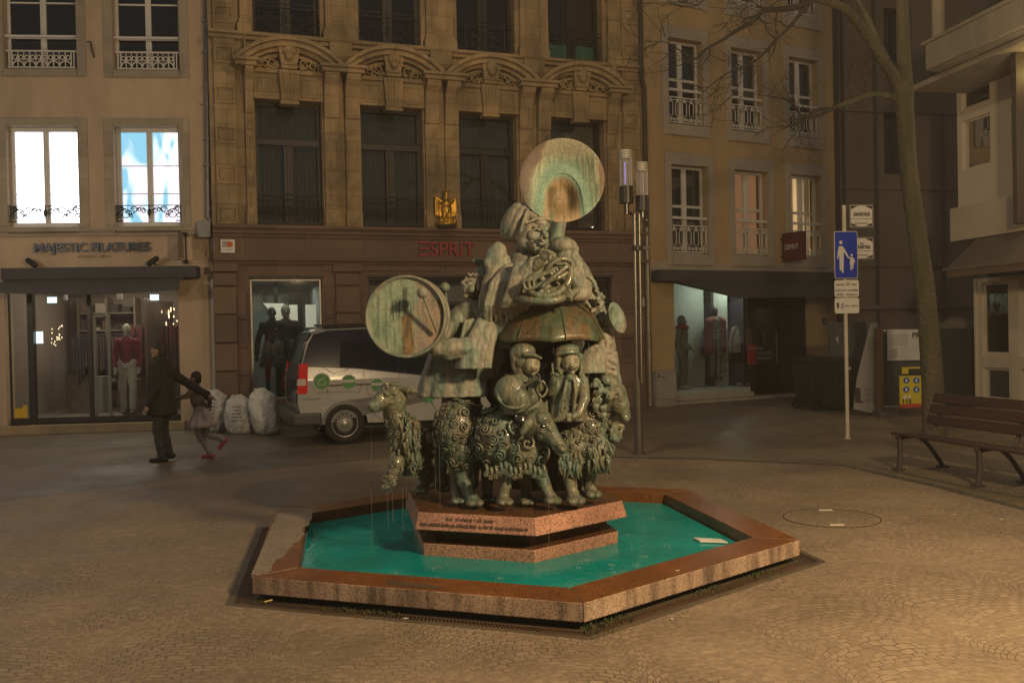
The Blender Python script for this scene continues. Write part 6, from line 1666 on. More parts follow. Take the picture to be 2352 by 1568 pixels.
# horn: coils, valves, mouthpipe
Yh = 6.66
hn = Fig()
hn.t([(1207, 652, Yh + .02), (1232, 676, Yh - .02), (1272, 677, Yh - .03), (1303, 652, Yh), (1310, 618, Yh + .03), (1286, 602, Yh + .05), (1246, 622, Yh + .03)], .026, 10, closed=True)
for k in range(3):
    o = k * 7
    hn.t([(1204 + o * 1.6, 655 - o * .2, Yh - .03 - .004 * k), (1206 + o * 1.7, 644 - o * .3, Yh - .04), (1256 + o, 622 - o * .7 + 6, Yh - .04), (1266 + o, 628 - o * .4, Yh - .04), (1262 + o, 640 - o * .2, Yh - .04), (1214 + o * 1.4, 664 - o * .3, Yh - .035)], .0135, 8, closed=True)
hn.t([(1243, 660, Yh - .07), (1275, 634, Yh - .08), (1304, 610, Yh - .05)], .017, 8)
hn.t([(1252, 565, 6.76), (1254, 580, 6.70), (1264, 594, 6.66), (1280, 606, 6.64), (1300, 606, 6.64), (1308, 622, 6.66)], .012, 8)
hn.t([(1254, 627, Yh), (1270, 603, Yh - .02), (1296, 594, Yh), (1314, 606, Yh + .02), (1300, 628, Yh + .01), (1272, 640, Yh - .02)], .018, 8, closed=True)
hn.t([(1186, 684, 6.75), (1215, 690, 6.66), (1260, 691, 6.62), (1292, 684, 6.66), (1325, 668, 6.75)], [.030] * 21, 10)
for k, (vx, vy) in enumerate(((1262, 590), (1273, 594), (1284, 598))): hn.c([(vx, vy, Yh, 4.5), (vx + 4, vy + 24, Yh, 4.5)], 10); hn.e(vx - 1, vy - 4, Yh, 5.5, 2.2, 5.5)
hn.e(1254, 562, 6.77, 4, 4, 4)
for k in range(5): hn.e(1225 + k * 15, 668 + 3 * math.sin(k), Yh + .02, 14, 10, 9)
hn.build('horn', WET, T, smooth=True)
f = Fig()                                              # the two hands
f.e(1238, 602, 6.69, 16, 11, 9, -38); f.e(1250, 588, 6.67, 11, 12, 9, 20); fingers(f, (1250, 586), ((.35, -.85), (.9, .15)), 6.655, 3.0, 22); f.c([(1228, 614, 6.71, 10), (1240, 600, 6.69, 11)])
f.build('hand', WET, T, remesh=.0055, smoothit=1)
f = Fig()
f.e(1302, 674, 6.70, 15, 13, 9); fingers(f, (1296, 672), ((.95, -.12), (.25, .85)), 6.65, 3.3, 26); f.c([(1318, 676, 6.8, 11), (1305, 676, 6.72, 11)])
f.build('hand', WET, T, remesh=.0055, smoothit=1)
# sousaphone bell above his head
C_ = dep(1290.5, 413.5, 6.88); ax = Vector((-.10, -1, .16)).normalized(); q_ = ax.to_track_quat('Z', 'Y').to_matrix().to_4x4(); MT = Matrix.Translation(C_) @ q_
rB = pm(97.5, 6.88)
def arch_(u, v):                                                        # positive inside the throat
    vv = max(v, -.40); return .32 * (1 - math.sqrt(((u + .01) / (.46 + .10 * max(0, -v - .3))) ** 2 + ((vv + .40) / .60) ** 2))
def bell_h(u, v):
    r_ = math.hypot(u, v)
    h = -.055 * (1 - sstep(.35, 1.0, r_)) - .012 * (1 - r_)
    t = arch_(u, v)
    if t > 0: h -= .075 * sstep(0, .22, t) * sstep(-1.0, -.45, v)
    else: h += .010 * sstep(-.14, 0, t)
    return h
def bell_col(u, v):
    mv = (.105, .078, .060); grn = (.235, .275, .18); pale = (.34, .33, .235); teal = (.17, .30, .225); dkg = (.10, .125, .082); tan = (.36, .27, .165); dbr = (.085, .065, .03)
    s1 = 1.7 * nz(u * 19 + .6 * nz(u * 4, v * 3, 1), v * 1.3, 2) + .7 * nz(u * 42, v * 3, 3)
    c = lerp3(grn, pale, sstep(-.1, .55, s1)); c = lerp3(c, dkg, sstep(.1, .5, -s1 + .2 * fb(u * 5, v * 4, 8)) * .8)
    mid = sstep(.55, .15, abs(u - .12)) * sstep(.62, .40, v) * sstep(.0, .25, v); c = lerp3(c, (.12, .16, .115), mid * .6)
    top = sstep(.45, .75, v); c = lerp3(c, lerp3((.25, .235, .165), (.19, .17, .12), sstep(-.3, .3, s1)), top * .8)
    edge = -.74 + .36 * sstep(-.05, .9, v) + .05 * nz(v * 5, 0, 6)
    left = sstep(edge + .06, edge - .04, u + (.30 if v > .3 else 0) * 0); c = lerp3(c, lerp3(mv, (.20, .15, .10), sstep(.6, .95, -u * .2 + fb(u * 2, v * 2, 5))), left)
    c = lerp3(c, (.27, .21, .13), sstep(.10, .0, abs(u - edge - .02)) * .35)
    right = sstep(.86, .90, u + .05 * max(0, v)) ; c = lerp3(c, (.19, .135, .09), right)
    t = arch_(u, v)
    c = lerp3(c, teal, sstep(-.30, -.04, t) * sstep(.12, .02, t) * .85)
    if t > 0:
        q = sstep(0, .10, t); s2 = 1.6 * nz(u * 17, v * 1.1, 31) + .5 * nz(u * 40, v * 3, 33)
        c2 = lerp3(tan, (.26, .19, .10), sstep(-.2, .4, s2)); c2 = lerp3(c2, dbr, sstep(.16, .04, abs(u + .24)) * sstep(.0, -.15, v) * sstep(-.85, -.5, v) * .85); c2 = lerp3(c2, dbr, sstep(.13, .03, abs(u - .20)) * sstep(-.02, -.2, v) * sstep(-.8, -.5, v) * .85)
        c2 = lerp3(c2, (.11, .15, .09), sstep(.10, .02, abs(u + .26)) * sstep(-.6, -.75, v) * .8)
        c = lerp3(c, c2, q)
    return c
bl = painted_disc('bell', C_, Vector((-.06, -1, .07)), rB, bell_h, bell_col, T, rough=.62, coat=.0, rings=110, seg=260)
ax = Vector((-.06, -1, .07)).normalized(); MT = Matrix.Translation(C_) @ ax.to_track_quat('Z', 'Y').to_matrix().to_4x4()
mb = MB(); mb.lathe([(rB * .95, -.020), (rB * .86, -.10), (rB * .66, -.17), (rB * .42, -.24), (rB * .26, -.32), (rB * .20, -.41)], 48, MT, closed=False); mb.build('bell_back', DRY, T, smooth=True)
f = Fig(); e0 = MT @ Vector((0, 0, -.40)); P = [e0, e0 + Vector((.01, .10, -.06)), dep(1285, 505, 7.42), dep(1275, 560, 7.40), dep(1262, 620, 7.3), dep(1280, 690, 7.2)]
f.tube(smooth_path(P), [rB * .19] * 26, 16); f.ell(e0 + Vector((0, .03, -.01)), (rB * .2,) * 3)
f.build('bell_tube', DRY, T, smooth=True)

# ---- umbrella-like canopy ---------------------------------------------------
T = empty('bronze_canopy', (0, 0, 0), 0, 'wide domed bronze umbrella canopy under the horn with water dripping from its edge', 'canopy', GRP)
cD = dep(1264, 690, 7.12); cD = Vector((cD.x, 7.12, 0)); zt_, zb_ = dep(1264, 688, 7.12).z, dep(1264, 782, 6.75).z
rad = pm(141, 7.0)
mb = MB(); nseg = 64; rows = []
PR_ = [(0.5, 686), (30, 688), (54, 693), (74, 700), (90, 710), (103, 722), (113, 734), (122, 747), (130, 760), (136, 773), (141, 785)]
def zpx(y): return zb_ + (zt_ - zb_) * (785 - y) / 99.0
for side in (0, 1):
    for i in (range(len(PR_)) if side == 0 else range(len(PR_) - 1, -1, -1)):
        rp, yp = PR_[i]; t = rp / 141; row = []
        for k in range(nseg):
            a = 2 * math.pi * k / nseg + .2; rib = abs(math.sin(a * 4))
            rr_ = max(.001, (rad * t - side * .012) * (1 - .05 * rib * t)); z = zpx(yp) - side * .010 + .016 * t ** 3 * (rib - .4)
            row.append(mb.bm.verts.new(cD + Vector((rr_ * math.cos(a), rr_ * math.sin(a), z))))
        rows.append(row)
for a, b in zip(rows, rows[1:]):
    for k in range(nseg): mb.bm.faces.new((a[k], a[(k + 1) % nseg], b[(k + 1) % nseg], b[k]))
mb.build('canopy_shell', CANM, T, smooth=True)
f = Fig()
for k in range(8):
    a = math.pi / 4 * k + .2; pts = []
    for rp, yp in PR_[1:]:
        t = rp / 141; pts.append(cD + Vector(((rad * t + .001) * math.cos(a), (rad * t + .001) * math.sin(a), zpx(yp) - .016 * .4 * t ** 3)))
    f.tube(pts, .0035, 6)
f.build('ribs', CANM, T, smooth=True)
f = Fig(); f.coat([(1262, 770, 7.25, 40, 34), (1258, 850, 7.25, 108, 54), (1255, 930, 7.25, 122, 60), (1258, 1010, 7.3, 118, 60), (1262, 1120, 7.35, 80, 50)], 7, .07, 5)  # added core mass; its dark colour paints the shade between the figures
f.e(1160, 830, 7.2, 30, 48, 26); f.e(1146, 885, 7.2, 36, 50, 32); f.e(1352, 890, 7.15, 40, 60, 30)
f.build('core_mass', mat('shadowed_bronze', (.10, .095, .068), .5, metal=.3, var=.5, scale=4, bump=.6), T, remesh=.011, disp=[(.06, .015)])

# ---- second musician, turned away to the right ---------------------------------
T = empty('trumpeter_statue', (0, 0, 0), 0, 'bronze musician turned away on the right with curly hair and a small flared trumpet', 'bronze figure', GRP)
f = Fig()
f.e(1294, 566, 7.35, 34, 22, 32, 8); f.e(1322, 572, 7.33, 9, 8, 12)
f.c([(1300, 590, 7.35, 28), (1322, 630, 7.35, 34), (1345, 680, 7.3, 34), (1372, 740, 7.2, 26)], 14)
f.coat([(1330, 640, 7.3, 26, 30), (1350, 690, 7.25, 34, 40), (1372, 760, 7.2, 34, 44), (1386, 830, 7.15, 34, 44), (1388, 905, 7.1, 40, 50)], 7, .07, 21)
f.coat([(1368, 790, 6.98, 26, 20), (1362, 820, 6.92, 30, 24), (1358, 856, 6.9, 34, 26)], 6, .06, 9)
for k in range(46):
    t = k / 45; px, py = 1318 + 22 * t + rng.uniform(-7, 7), 576 + 74 * t
    curl(f, dep(px, py, 7.08 - .02 * t), Vector((.4, -1, .1)), pm(rng.uniform(4, 7), 7), pm(2.2, 7), 1.4, rng.uniform(0, 6))
for k in range(50):
    t = k / 49; px, py = 1362 + 14 * math.sin(t * 3) + rng.uniform(-9, 12), 660 + 56 * t
    f.e(px, py, 7.0 + rng.uniform(-.02, .03), rng.uniform(3, 6), rng.uniform(3, 6), 5)
for k in range(60):
    t = k / 59; px, py = 1392 + 14 * math.sin(t * 2.6) + rng.uniform(-14, 10), 782 + 90 * t
    curl(f, dep(px, py, 6.93 + rng.uniform(0, .03)), Vector((.4, -1, .1)), pm(rng.uniform(4, 8), 7), pm(2.2, 7), 1.4, rng.uniform(0, 6))
f.c([(1384, 780, 7.0, 24), (1396, 830, 7.0, 20), (1400, 870, 7.0, 16)])
f.build('body', DRY, T, remesh=.0072, smoothit=1, disp=[(.05, .01)])
hn = Fig(); hn.t([(1338, 633, 7.0), (1352, 636, 6.98), (1364, 648, 6.97), (1368, 662, 6.97)], .017, 8)
hn.build('mouthpipe', DRY, T, smooth=True)
C_ = dep(1419, 729, 6.95); ax = Vector((.80, -.55, .28)).normalized(); q_ = ax.to_track_quat('Z', 'Y').to_matrix().to_4x4(); MT = Matrix.Translation(C_) @ q_; rb = pm(37, 6.95)
mb = MB(); mb.lathe([(rb, 0), (rb * .99, -.006), (rb * .72, -.04), (rb * .46, -.075), (rb * .30, -.13), (rb * .26, -.22), (rb * .2, -.22), (rb * .24, -.13), (rb * .40, -.07), (rb * .70, -.025), (rb, 0)], 40, MT, closed=False); mb.build('trumpet_bell', DRY, T, smooth=True)

# ---- the two children under the canopy ------------------------------------------
T = empty('child_statue', (0, 0, 0), 0, 'bronze child in a padded cap holding a round shining lute under the canopy', 'bronze figure', GRP)
f = Fig(); Y = 6.78
f.e(1203, 824, Y + .01, 27, 31, 28); 
f.c([(1200, 850, Y, 18), (1198, 880, Y + .04, 30)])
f.e(1200, 808, Y + .01, 31, 21, 30, -8); f.c([(1206, 814, Y - .10, 5), (1226, 815, Y - .115, 5), (1242, 822, Y - .08, 4)]); f.c([(1182, 815, Y - .03, 11), (1181, 842, Y - .01, 8), (1188, 858, Y - .01, 6)])
f.coat([(1200, 860, Y + .03, 36, 26), (1200, 900, Y + .05, 52, 36), (1205, 950, Y + .05, 54, 40)], 6, .05, 3)
f.c([(1225, 868, Y - .02, 14), (1222, 915, Y - .10, 15), (1190, 938, Y - .12, 13)])
f.c([(1228, 870, Y - .03, 14), (1238, 890, Y - .08, 11), (1232, 872, Y - .14, 9)]); f.e(1230, 868, Y - .15, 10, 8, 8); fingers(f, (1232, 868), ((.9, -.1), (.3, .8)), Y - .16, 2.2, 15)
f.build('body', WET, T, remesh=.0055, smoothit=1, disp=[(.03, .004)])
f = Fig(); f.e(1221, 838, Y - .045, 20, 25, 22); face(f, 1222, 838, Y - .05, 20, 25, .1, rot=-4); f.build('face', FACEM, T, remesh=.0042, smoothit=1)
features(T, 1224, 838, 6.78 - .045 - pm(22, 6.78) * .93, 20, 25, -4)
f = Fig(); f.e(1172, 898, Y - .10, 37, 37, 26, 10); f.e(1188, 915, Y - .13, 30, 26, 22, -20); f.c([(1200, 890, Y - .16, 4), (1226, 872, Y - .17, 3.5)])
f.t([(1140, 890, Y - .13), (1146, 918, Y - .16), (1170, 936, Y - .18), (1200, 934, Y - .18), (1216, 910, Y - .15)], .008, 6)
f.build('lute', WET, T, remesh=.006, smoothit=2)
f = Fig(); f.t([(1245, 875, Y - .1), (1257, 893, Y - .1), (1245, 911, Y - .11), (1233, 893, Y - .12)], .010, 8, closed=True); f.build('ring', WET, T, smooth=True)

T = empty('child_statue', (0, 0, 0), 0, 'smiling long haired bronze child in an open jacket with a pipe under the canopy', 'bronze figure', GRP)
f = Fig(); Y = 6.80
f.e(1306, 822, Y + .01, 27, 30, 28); 
f.e(1302, 804, Y + .01, 30, 16, 29, -6); f.c([(1281, 813, Y - .08, 6), (1302, 808, Y - .105, 6), (1326, 808, Y - .09, 5)])
for k in range(8): f.c([(1330 + k % 3 * 3, 815 + k, Y - .05 + k * .012, 6), (1336 + k % 2 * 4, 840, Y - .04 + k * .012, 5), (1332 + k, 862 + k * 2, Y - .05 + k * .01, 4)], 8); f.c([(1283 - k % 2 * 3, 820, Y - .06 + k * .012, 6), (1281, 846, Y - .05 + k * .01, 5), (1288 - k, 858, Y - .05 + k * .01, 4)], 8)
f.c([(1308, 850, Y, 12), (1308, 868, Y + .02, 16)])
f.coat([(1306, 861, Y + .02, 36, 22), (1306, 885, Y + .02, 43, 30), (1304, 925, Y + .03, 43, 32), (1300, 966, Y + .03, 46, 34)], 7, .05, 6)
f.c([(1302, 866, Y - .07, 4), (1296, 900, Y - .11, 4), (1290, 945, Y - .11, 4)]); f.c([(1318, 866, Y - .07, 4), (1322, 900, Y - .11, 4), (1318, 945, Y - .11, 4)]); f.e(1308, 866, Y - .08, 9, 9, 6)
for k in range(4): f.e(1309, 880 + k * 16, Y - .115, 2.2, 2.2, 3)
f.c([(1338, 874, Y, 14), (1343, 915, Y - .08, 13), (1330, 950, Y - .14, 10), (1316, 956, Y - .17, 9)]); f.e(1312, 956, Y - .17, 10, 8, 8); fingers(f, (1310, 956), ((-.9, .2), (-.1, .8)), Y - .18, 2.3, 15)
f.c([(1278, 872, Y, 13), (1266, 900, Y - .08, 11), (1272, 872, Y - .16, 9)]); f.e(1273, 866, Y - .165, 9, 9, 7); fingers(f, (1272, 864), ((.3, -.9), (.8, .1)), Y - .17, 2.2, 13)
f.build('body', WET, T, remesh=.0055, smoothit=1, disp=[(.03, .004)])
f = Fig(); f.e(1311, 833, Y - .045, 21, 25, 22); face(f, 1311, 834, Y - .05, 22, 26, .12, rot=-6); f.build('face', FACEM, T, remesh=.0042, smoothit=1)
features(T, 1314, 834, 6.80 - .045 - pm(22, 6.8) * .93, 22, 26, -6)
f = Fig(); f.c([(1268, 836, Y - .15, 2.6), (1272, 870, Y - .18, 3.2)], 8); f.build('pipe', WET, T, smooth=True)
# ================================================================= bare tree
TRE = empty('bare_tree', ground(2146, 1010), 0, 'leafless tree with a leaning mossy trunk behind the bench', 'tree')
tb = ground(2146, 1010)
BARK = mat('mossy_bark', (.11, .090, .058), .92, col2=(.058, .064, .030), scale=5, stretch=(1, 1, .25), bump=5, bscale=16, contrast=.18)
BRK2 = mat('branch_bark', (.040, .034, .022), .9, var=.4, scale=9, bump=1, bscale=40)
TY = tb.y
def TP(px, py, dy=0.0): return dep(px, py, TY + dy) - tb
mb = MB()
tp = [(2150, 1018, 0, .20), (2146, 985, 0, .165), (2143, 900, 0, .150), (2136, 790, 0, .145), (2124, 660, 0, .135), (2104, 520, 0, .128), (2086, 380, 0, .122), (2080, 280, 0, .12), (2076, 215, 0, .135), (2076, 140, .05, .10), (2074, 60, .1, .09), (2070, -40, .15, .08), (2060, -200, .2, .06)]
P = smooth_path([TP(*t[:3]) for t in tp]); rad = []
for i in range(len(tp) - 1):
    for k in range(5): rad.append(tp[i][3] * (1 - k / 5) + tp[i + 1][3] * k / 5)
rad.append(tp[-1][3]); mb.tube(P, rad, 22)
mb.ell(TP(2148, 1016), (.24, .24, .06))
for b_ in ([(2076, 225, 0, .09), (2056, 180, -.05, .085), (2022, 128, -.2, .078), (1985, 70, -.3, .07), (1945, 25, -.45, .064), (1905, 5, -.55, .058), (1868, -4, -.7, .055)], [(2078, 235, 0, .06), (2058, 226, -.05, .052), (2026, 218, -.2, .045), (1992, 218, -.3, .042), (1958, 232, -.45, .036), (1920, 246, -.55, .032)], [(2045, 160, -.05, .06), (2018, 100, 0, .05), (1996, 50, .1, .045), (1975, 5, .2, .04), (1955, -60, .3, .035)]):
    P = smooth_path([TP(*t[:3]) for t in b_]); rad = []
    for i in range(len(b_) - 1):
        for k in range(5): rad.append(b_[i][3] * (1 - k / 5) + b_[i + 1][3] * k / 5)
    rad.append(b_[-1][3]); mb.tube(P, rad, 12)
mb.build('trunk', BARK, TRE, smooth=True)
mb = MB(); rt2 = random.Random(17)
def limb(pts, r0, r1, twigs=8, depth=2):
    P = smooth_path([TP(*t) for t in pts]) if isinstance(pts[0], tuple) else pts
    n_ = len(P); mb.tube(P, [r0 + (r1 - r0) * i / (n_ - 1) for i in range(n_)], 7 if r0 > .02 else 5)
    if depth == 0: return
    for _ in range(twigs):
        i = rt2.randrange(n_ // 5, n_); p = P[i]
        t = (P[min(i + 1, n_ - 1)] - P[max(i - 1, 0)]).normalized()
        d = (t * .7 + Vector((rt2.uniform(-.9, .9), rt2.uniform(-.9, .9), rt2.uniform(-.7, .7)))).normalized()
        L_ = rt2.uniform(.25, .75) * (1 if depth == 2 else .55); q = [p]; rr_ = (r0 + (r1 - r0) * i / n_) * .5
        for k in range(6):
            d = (d + Vector((rt2.uniform(-.35, .35), rt2.uniform(-.35, .35), rt2.uniform(-.25, .33)))).normalized(); q.append(q[-1] + d * L_ / 6)
        limb(q, max(.0045, min(rr_, .012)), .0022, 3, depth - 1)
limb([(1868, -4, -.7), (1840, 14, -.75), (1795, 22, -.8), (1755, 25, -.85), (1728, 50, -.9), (1690, 72, -.95), (1660, 92, -1.0), (1625, 112, -1.0), (1598, 136, -1.05)], .05, .014, 16)
limb([(1868, 0, -.7), (1840, 30, -.8), (1815, 60, -.85), (1778, 96, -.9), (1748, 130, -1), (1715, 150, -1), (1672, 168, -1.05), (1640, 190, -1.1), (1612, 215, -1.1)], .028, .006, 14)
limb([(1598, 136, -1.05), (1570, 122, -1.05), (1545, 105, -1.1), (1520, 96, -1.1), (1500, 106, -1.1)], .012, .003, 10)
limb([(1920, 246, -.55), (1890, 262, -.6), (1860, 272, -.65), (1838, 284, -.7), (1815, 290, -.75), (1788, 292, -.75)], .034, .006, 10)
limb([(1912, 250, -.5), (1880, 252, -.6), (1852, 268, -.65), (1836, 262, -.65), (1812, 232, -.7), (1770, 222, -.75), (1740, 218, -.8)], .026, .004, 12)
limb([(1958, 235, -.4), (1948, 200, -.45), (1950, 170, -.5), (1962, 120, -.5), (1944, 90, -.5)], .014, .004, 7)
limb([(1868, -4, -.7), (1836, -30, -.8), (1780, -60, -.9), (1700, -70, -1)], .045, .02, 10)
limb([(1780, -60, -.9), (1740, -20, -1), (1715, 10, -1.1), (1690, 60, -1.1)], .012, .004, 10)
limb([(1985, 70, -.3), (1996, 130, -.25), (1978, 160, -.3), (1990, 190, -.3)], .012, .004, 5)
limb([(1700, -70, -1), (1640, -20, -1.1), (1600, 12, -1.2), (1560, 15, -1.2)], .016, .004, 10)
limb([(1700, 150, -1), (1700, 190, -1), (1680, 220, -1.05), (1640, 260, -1.1)], .008, .003, 4)
mb.build('branches', BRK2, TRE)

# ================================================================= bench
bL, bR = ground(2065, 1080), ground(2247, 1118)
ang = math.atan2((bR - bL).y, (bR - bL).x)
BN = empty('park_bench', (bL.x, bL.y, 0), ang, 'dark red slatted park bench with cast iron legs at the right edge of the square', 'bench')
WOODR = mat('dark_red_bench_slats', (.036, .013, .007), .6, var=.35, scale=3, stretch=(.3, 6, 6), bump=.5, bscale=60)
CAST = mat('grey_cast_iron', (.05, .045, .038), .55, metal=.2, var=.3, scale=9, bump=.6)
step = (bR - bL).length
x0, x1 = -.12, step + .75
def slat(mb, y, z, w_, t, tilt):
    c, s_ = math.cos(tilt), math.sin(tilt)
    P = [(-w_ / 2, -t / 2), (w_ / 2, -t / 2), (w_ / 2, t / 2), (-w_ / 2, t / 2)]
    mb.prism([(y + a * c - b * s_, z + a * s_ + b * c) for a, b in P], 'x', x0, x1)
for k in range(5): m_ = MB(); slat(m_, .03 + k * .098, .415 - .010 * k, .082, .034, R(-5)); m_.build('seat_slat', WOODR, BN, bevel=.008)
for k in range(3): m_ = MB(); slat(m_, .50 + k * .045, .56 + k * .125, .108, .03, R(72)); m_.build('back_slat', WOODR, BN, bevel=.008)
for x in (0, step, step * 2 - .3):
    m_ = MB()
    def arcpts(pts, r_): 
        P = smooth_path([Vector((x, p[0], p[1])) for p in pts]); m_.tube(P, [r_] * len(P), 8)
    arcpts([(-.02, .40), (.01, .36), (.02, .2), (.0, .02)], .030); arcpts([(.02, .37), (.12, .385), (.26, .38), (.38, .30), (.50, .16), (.60, .02)], .026)
    arcpts([(.42, .375), (.50, .45), (.55, .60), (.60, .84)], .022); arcpts([(-.03, .385), (.2, .39), (.46, .36)], .022); arcpts([(.36, .34), (.46, .40), (.50, .47)], .02)
    m_.tube([(x - .012, -.0, .03), (x - .012, .012, .36)], .012, 6); m_.tube([(x + .012, -.0, .03), (x + .012, .012, .36)], .012, 6)
    for y in (0, .60): m_.box(x - .045, x + .045, y - .06, y + .06, 0, .022)
    m_.build('leg', CAST, BN, smooth=False)

# ================================================================= street signs on their pole
sp_ = ground(1947, 1007)
SG = empty('sign_post', (sp_.x, sp_.y, 0), R(8), 'white pole with a blue pedestrian zone sign, white supplementary plates and two street name signs', 'sign post')
SM = 2127 / sp_.y
POLEW = mat('white_painted_pole', (.50, .46, .36), .5, var=.25, scale=5)
def sx(px, py=700): return (dep(px, py, sp_.y) - sp_).x
def sz(py, px=1947): return dep(px, py, sp_.y).z
m_ = MB(); m_.tube([(0, 0, 0), (0, 0, sz(473))], .028, 16); m_.tube([(0, 0, sz(473)), (0, 0, sz(473) + .01)], .03, 16); m_.tube([(0, 0, 0), (0, 0, .02)], .05, 16); m_.build('pole', POLEW, SG, smooth=False)
SWHITE = mat('reflective_white', (.62, .60, .56), .4, var=.08); SBLUE = mat('reflective_blue', (.008, .035, .38), .4, var=.06); SBLK = mat('sign_black', (.025, .022, .02), .5); ALU = mat('sign_aluminium', (.42, .40, .36), .35, metal=.8)
def rrect(x0, x1, z0, z1, r_, n=5):
    out = []
    for (cx, cz, a0) in ((x1 - r_, z0 + r_, -90), (x1 - r_, z1 - r_, 0), (x0 + r_, z1 - r_, 90), (x0 + r_, z0 + r_, 180)):
        for k in range(n + 1): a = R(a0 + 90 * k / n); out.append((cx + r_ * math.cos(a), cz + r_ * math.sin(a)))
    return out
def plate(name, mat_, x0, x1, z0, z1, y0, y1, r_, par): m_ = MB(); m_.prism(rrect(x0, x1, z0, z1, r_), 'y', y0, y1); return m_.build(name, mat_, par)
# blue sign
bx0, bx1, bz0, bz1 = sx(1911, 585), sx(1967.5, 585), sz(640), sz(532)
bs_ = plate('blue_sign', SWHITE, bx0, bx1, bz0, bz1, -.052, -.040, .03, SG)
plate('blue_field', SBLUE, bx0 + .008, bx1 - .008, bz0 + .008, bz1 - .008, -.055, -.0525, .026, bs_)
W_, H_ = bx1 - bx0, bz1 - bz0
def bp(u, v): return (bx0 + u * W_, bz1 - v * H_)
m_ = MB()
def poly(pts, y0=-.059, y1=-.0555): m_.prism([bp(*p) for p in pts], 'y', y0, y1)
def disc(u, v, r_): cx, cz = bp(u, v); m_.prism([(cx + r_ * W_ * math.cos(R(a)), cz + r_ * W_ * math.sin(R(a))) for a in range(0, 360, 20)], 'y', -.059, -.0555)
disc(.275, .235, .072); poly([(.21, .315), (.34, .315), (.40, .345), (.385, .56), (.20, .56), (.165, .345)]); poly([(.165, .345), (.20, .40), (.155, .58), (.10, .58)]); poly([(.385, .345), (.43, .37), (.62, .555), (.58, .575), (.385, .42)])
poly([(.20, .56), (.29, .56), (.285, .83), (.21, .83)]); poly([(.295, .56), (.385, .56), (.37, .875), (.30, .875)])
disc(.735, .505, .045); poly([(.69, .548), (.78, .548), (.83, .70), (.64, .70)]); poly([(.69, .548), (.70, .58), (.585, .575), (.575, .55)]); poly([(.78, .55), (.81, .56), (.88, .64), (.86, .665), (.78, .60)]); poly([(.67, .70), (.725, .70), (.72, .825), (.68, .825)]); poly([(.745, .70), (.80, .70), (.79, .80), (.75, .80)])
m_.build('pictogram', SWHITE, bs_)
# plates
x0_, x1_ = sx(1911.5, 660), sx(1970.5, 660)
p1 = plate('white_plate', SWHITE, x0_, x1_, sz(682), sz(643.5), -.050, -.040, .03, SG)
p2 = plate('white_plate', SWHITE, x0_, x1_, sz(719.5), sz(684), -.050, -.040, .03, SG)
wp = x1_ - x0_
fit_text('autorisé', x0_ + .02, x0_ + wp * .40, sz(655.5), .030, SBLK, p1, y=-.052, depth=.002, name='lettering', bold=.0008); fit_text('frei', x0_ + wp * .70, x0_ + wp * .90, sz(655.5), .030, SBLK, p1, y=-.052, depth=.002, name='lettering', bold=.0008)
fit_text('sauf jours ouvrables', x0_ + .014, x1_ - .014, sz(668.5), .030, SBLK, p1, y=-.052, depth=.002, name='lettering', bold=.0008)
fit_text('18.00 - 10.00 hrs', x0_ + .03, x1_ - .03, sz(678.5), .028, SBLK, p1, y=-.052, depth=.002, name='lettering', bold=.0008)
m_ = MB()
for u in (.50, .60): cx = x0_ + wp * u; m_.tube([(cx + .017 * math.cos(R(a)), -.052, sz(655) + .012 + .017 * math.sin(R(a))) for a in range(0, 360, 30)], .0025, 4, closed=True)
m_.tube([(x0_ + wp * .50, -.052, sz(655) + .012), (x0_ + wp * .545, -.052, sz(655) + .04), (x0_ + wp * .60, -.052, sz(655) + .012)], .0025, 4); m_.build('bicycle_symbol', SBLK, p1)
m_ = MB(); zc_ = sz(703); m_.box(x0_ + .03, x0_ + .065, -.052, -.0505, zc_ - .01, zc_ + .05); m_.prism([(x0_ + .03, zc_ - .01), (x0_ + .0475, zc_ - .04), (x0_ + .065, zc_ - .01)], 'y', -.052, -.0505)
m_.tube([(x0_ + .10, -.052, zc_ - .035), (x0_ + .115, -.052, zc_ - .0), (x0_ + .118, -.052, zc_ + .03)], .005, 4); m_.tube([(x0_ + .132, -.052, zc_ - .03), (x0_ + .115, -.052, zc_ - .0)], .004, 4); m_.tube([(x0_ + .095, -.052, zc_ + .02), (x0_ + .14, -.052, zc_ + .035)], .004, 4); m_.ell((x0_ + .122, -.052, zc_ + .042), (.008, .002, .008), seg=8); m_.build('symbols', SBLK, p2)
fit_text('18.00 - 10.00 hrs', x0_ + wp * .40, x1_ - .02, sz(704), .022, SBLK, p2, y=-.052, depth=.002, name='lettering', bold=.0008)
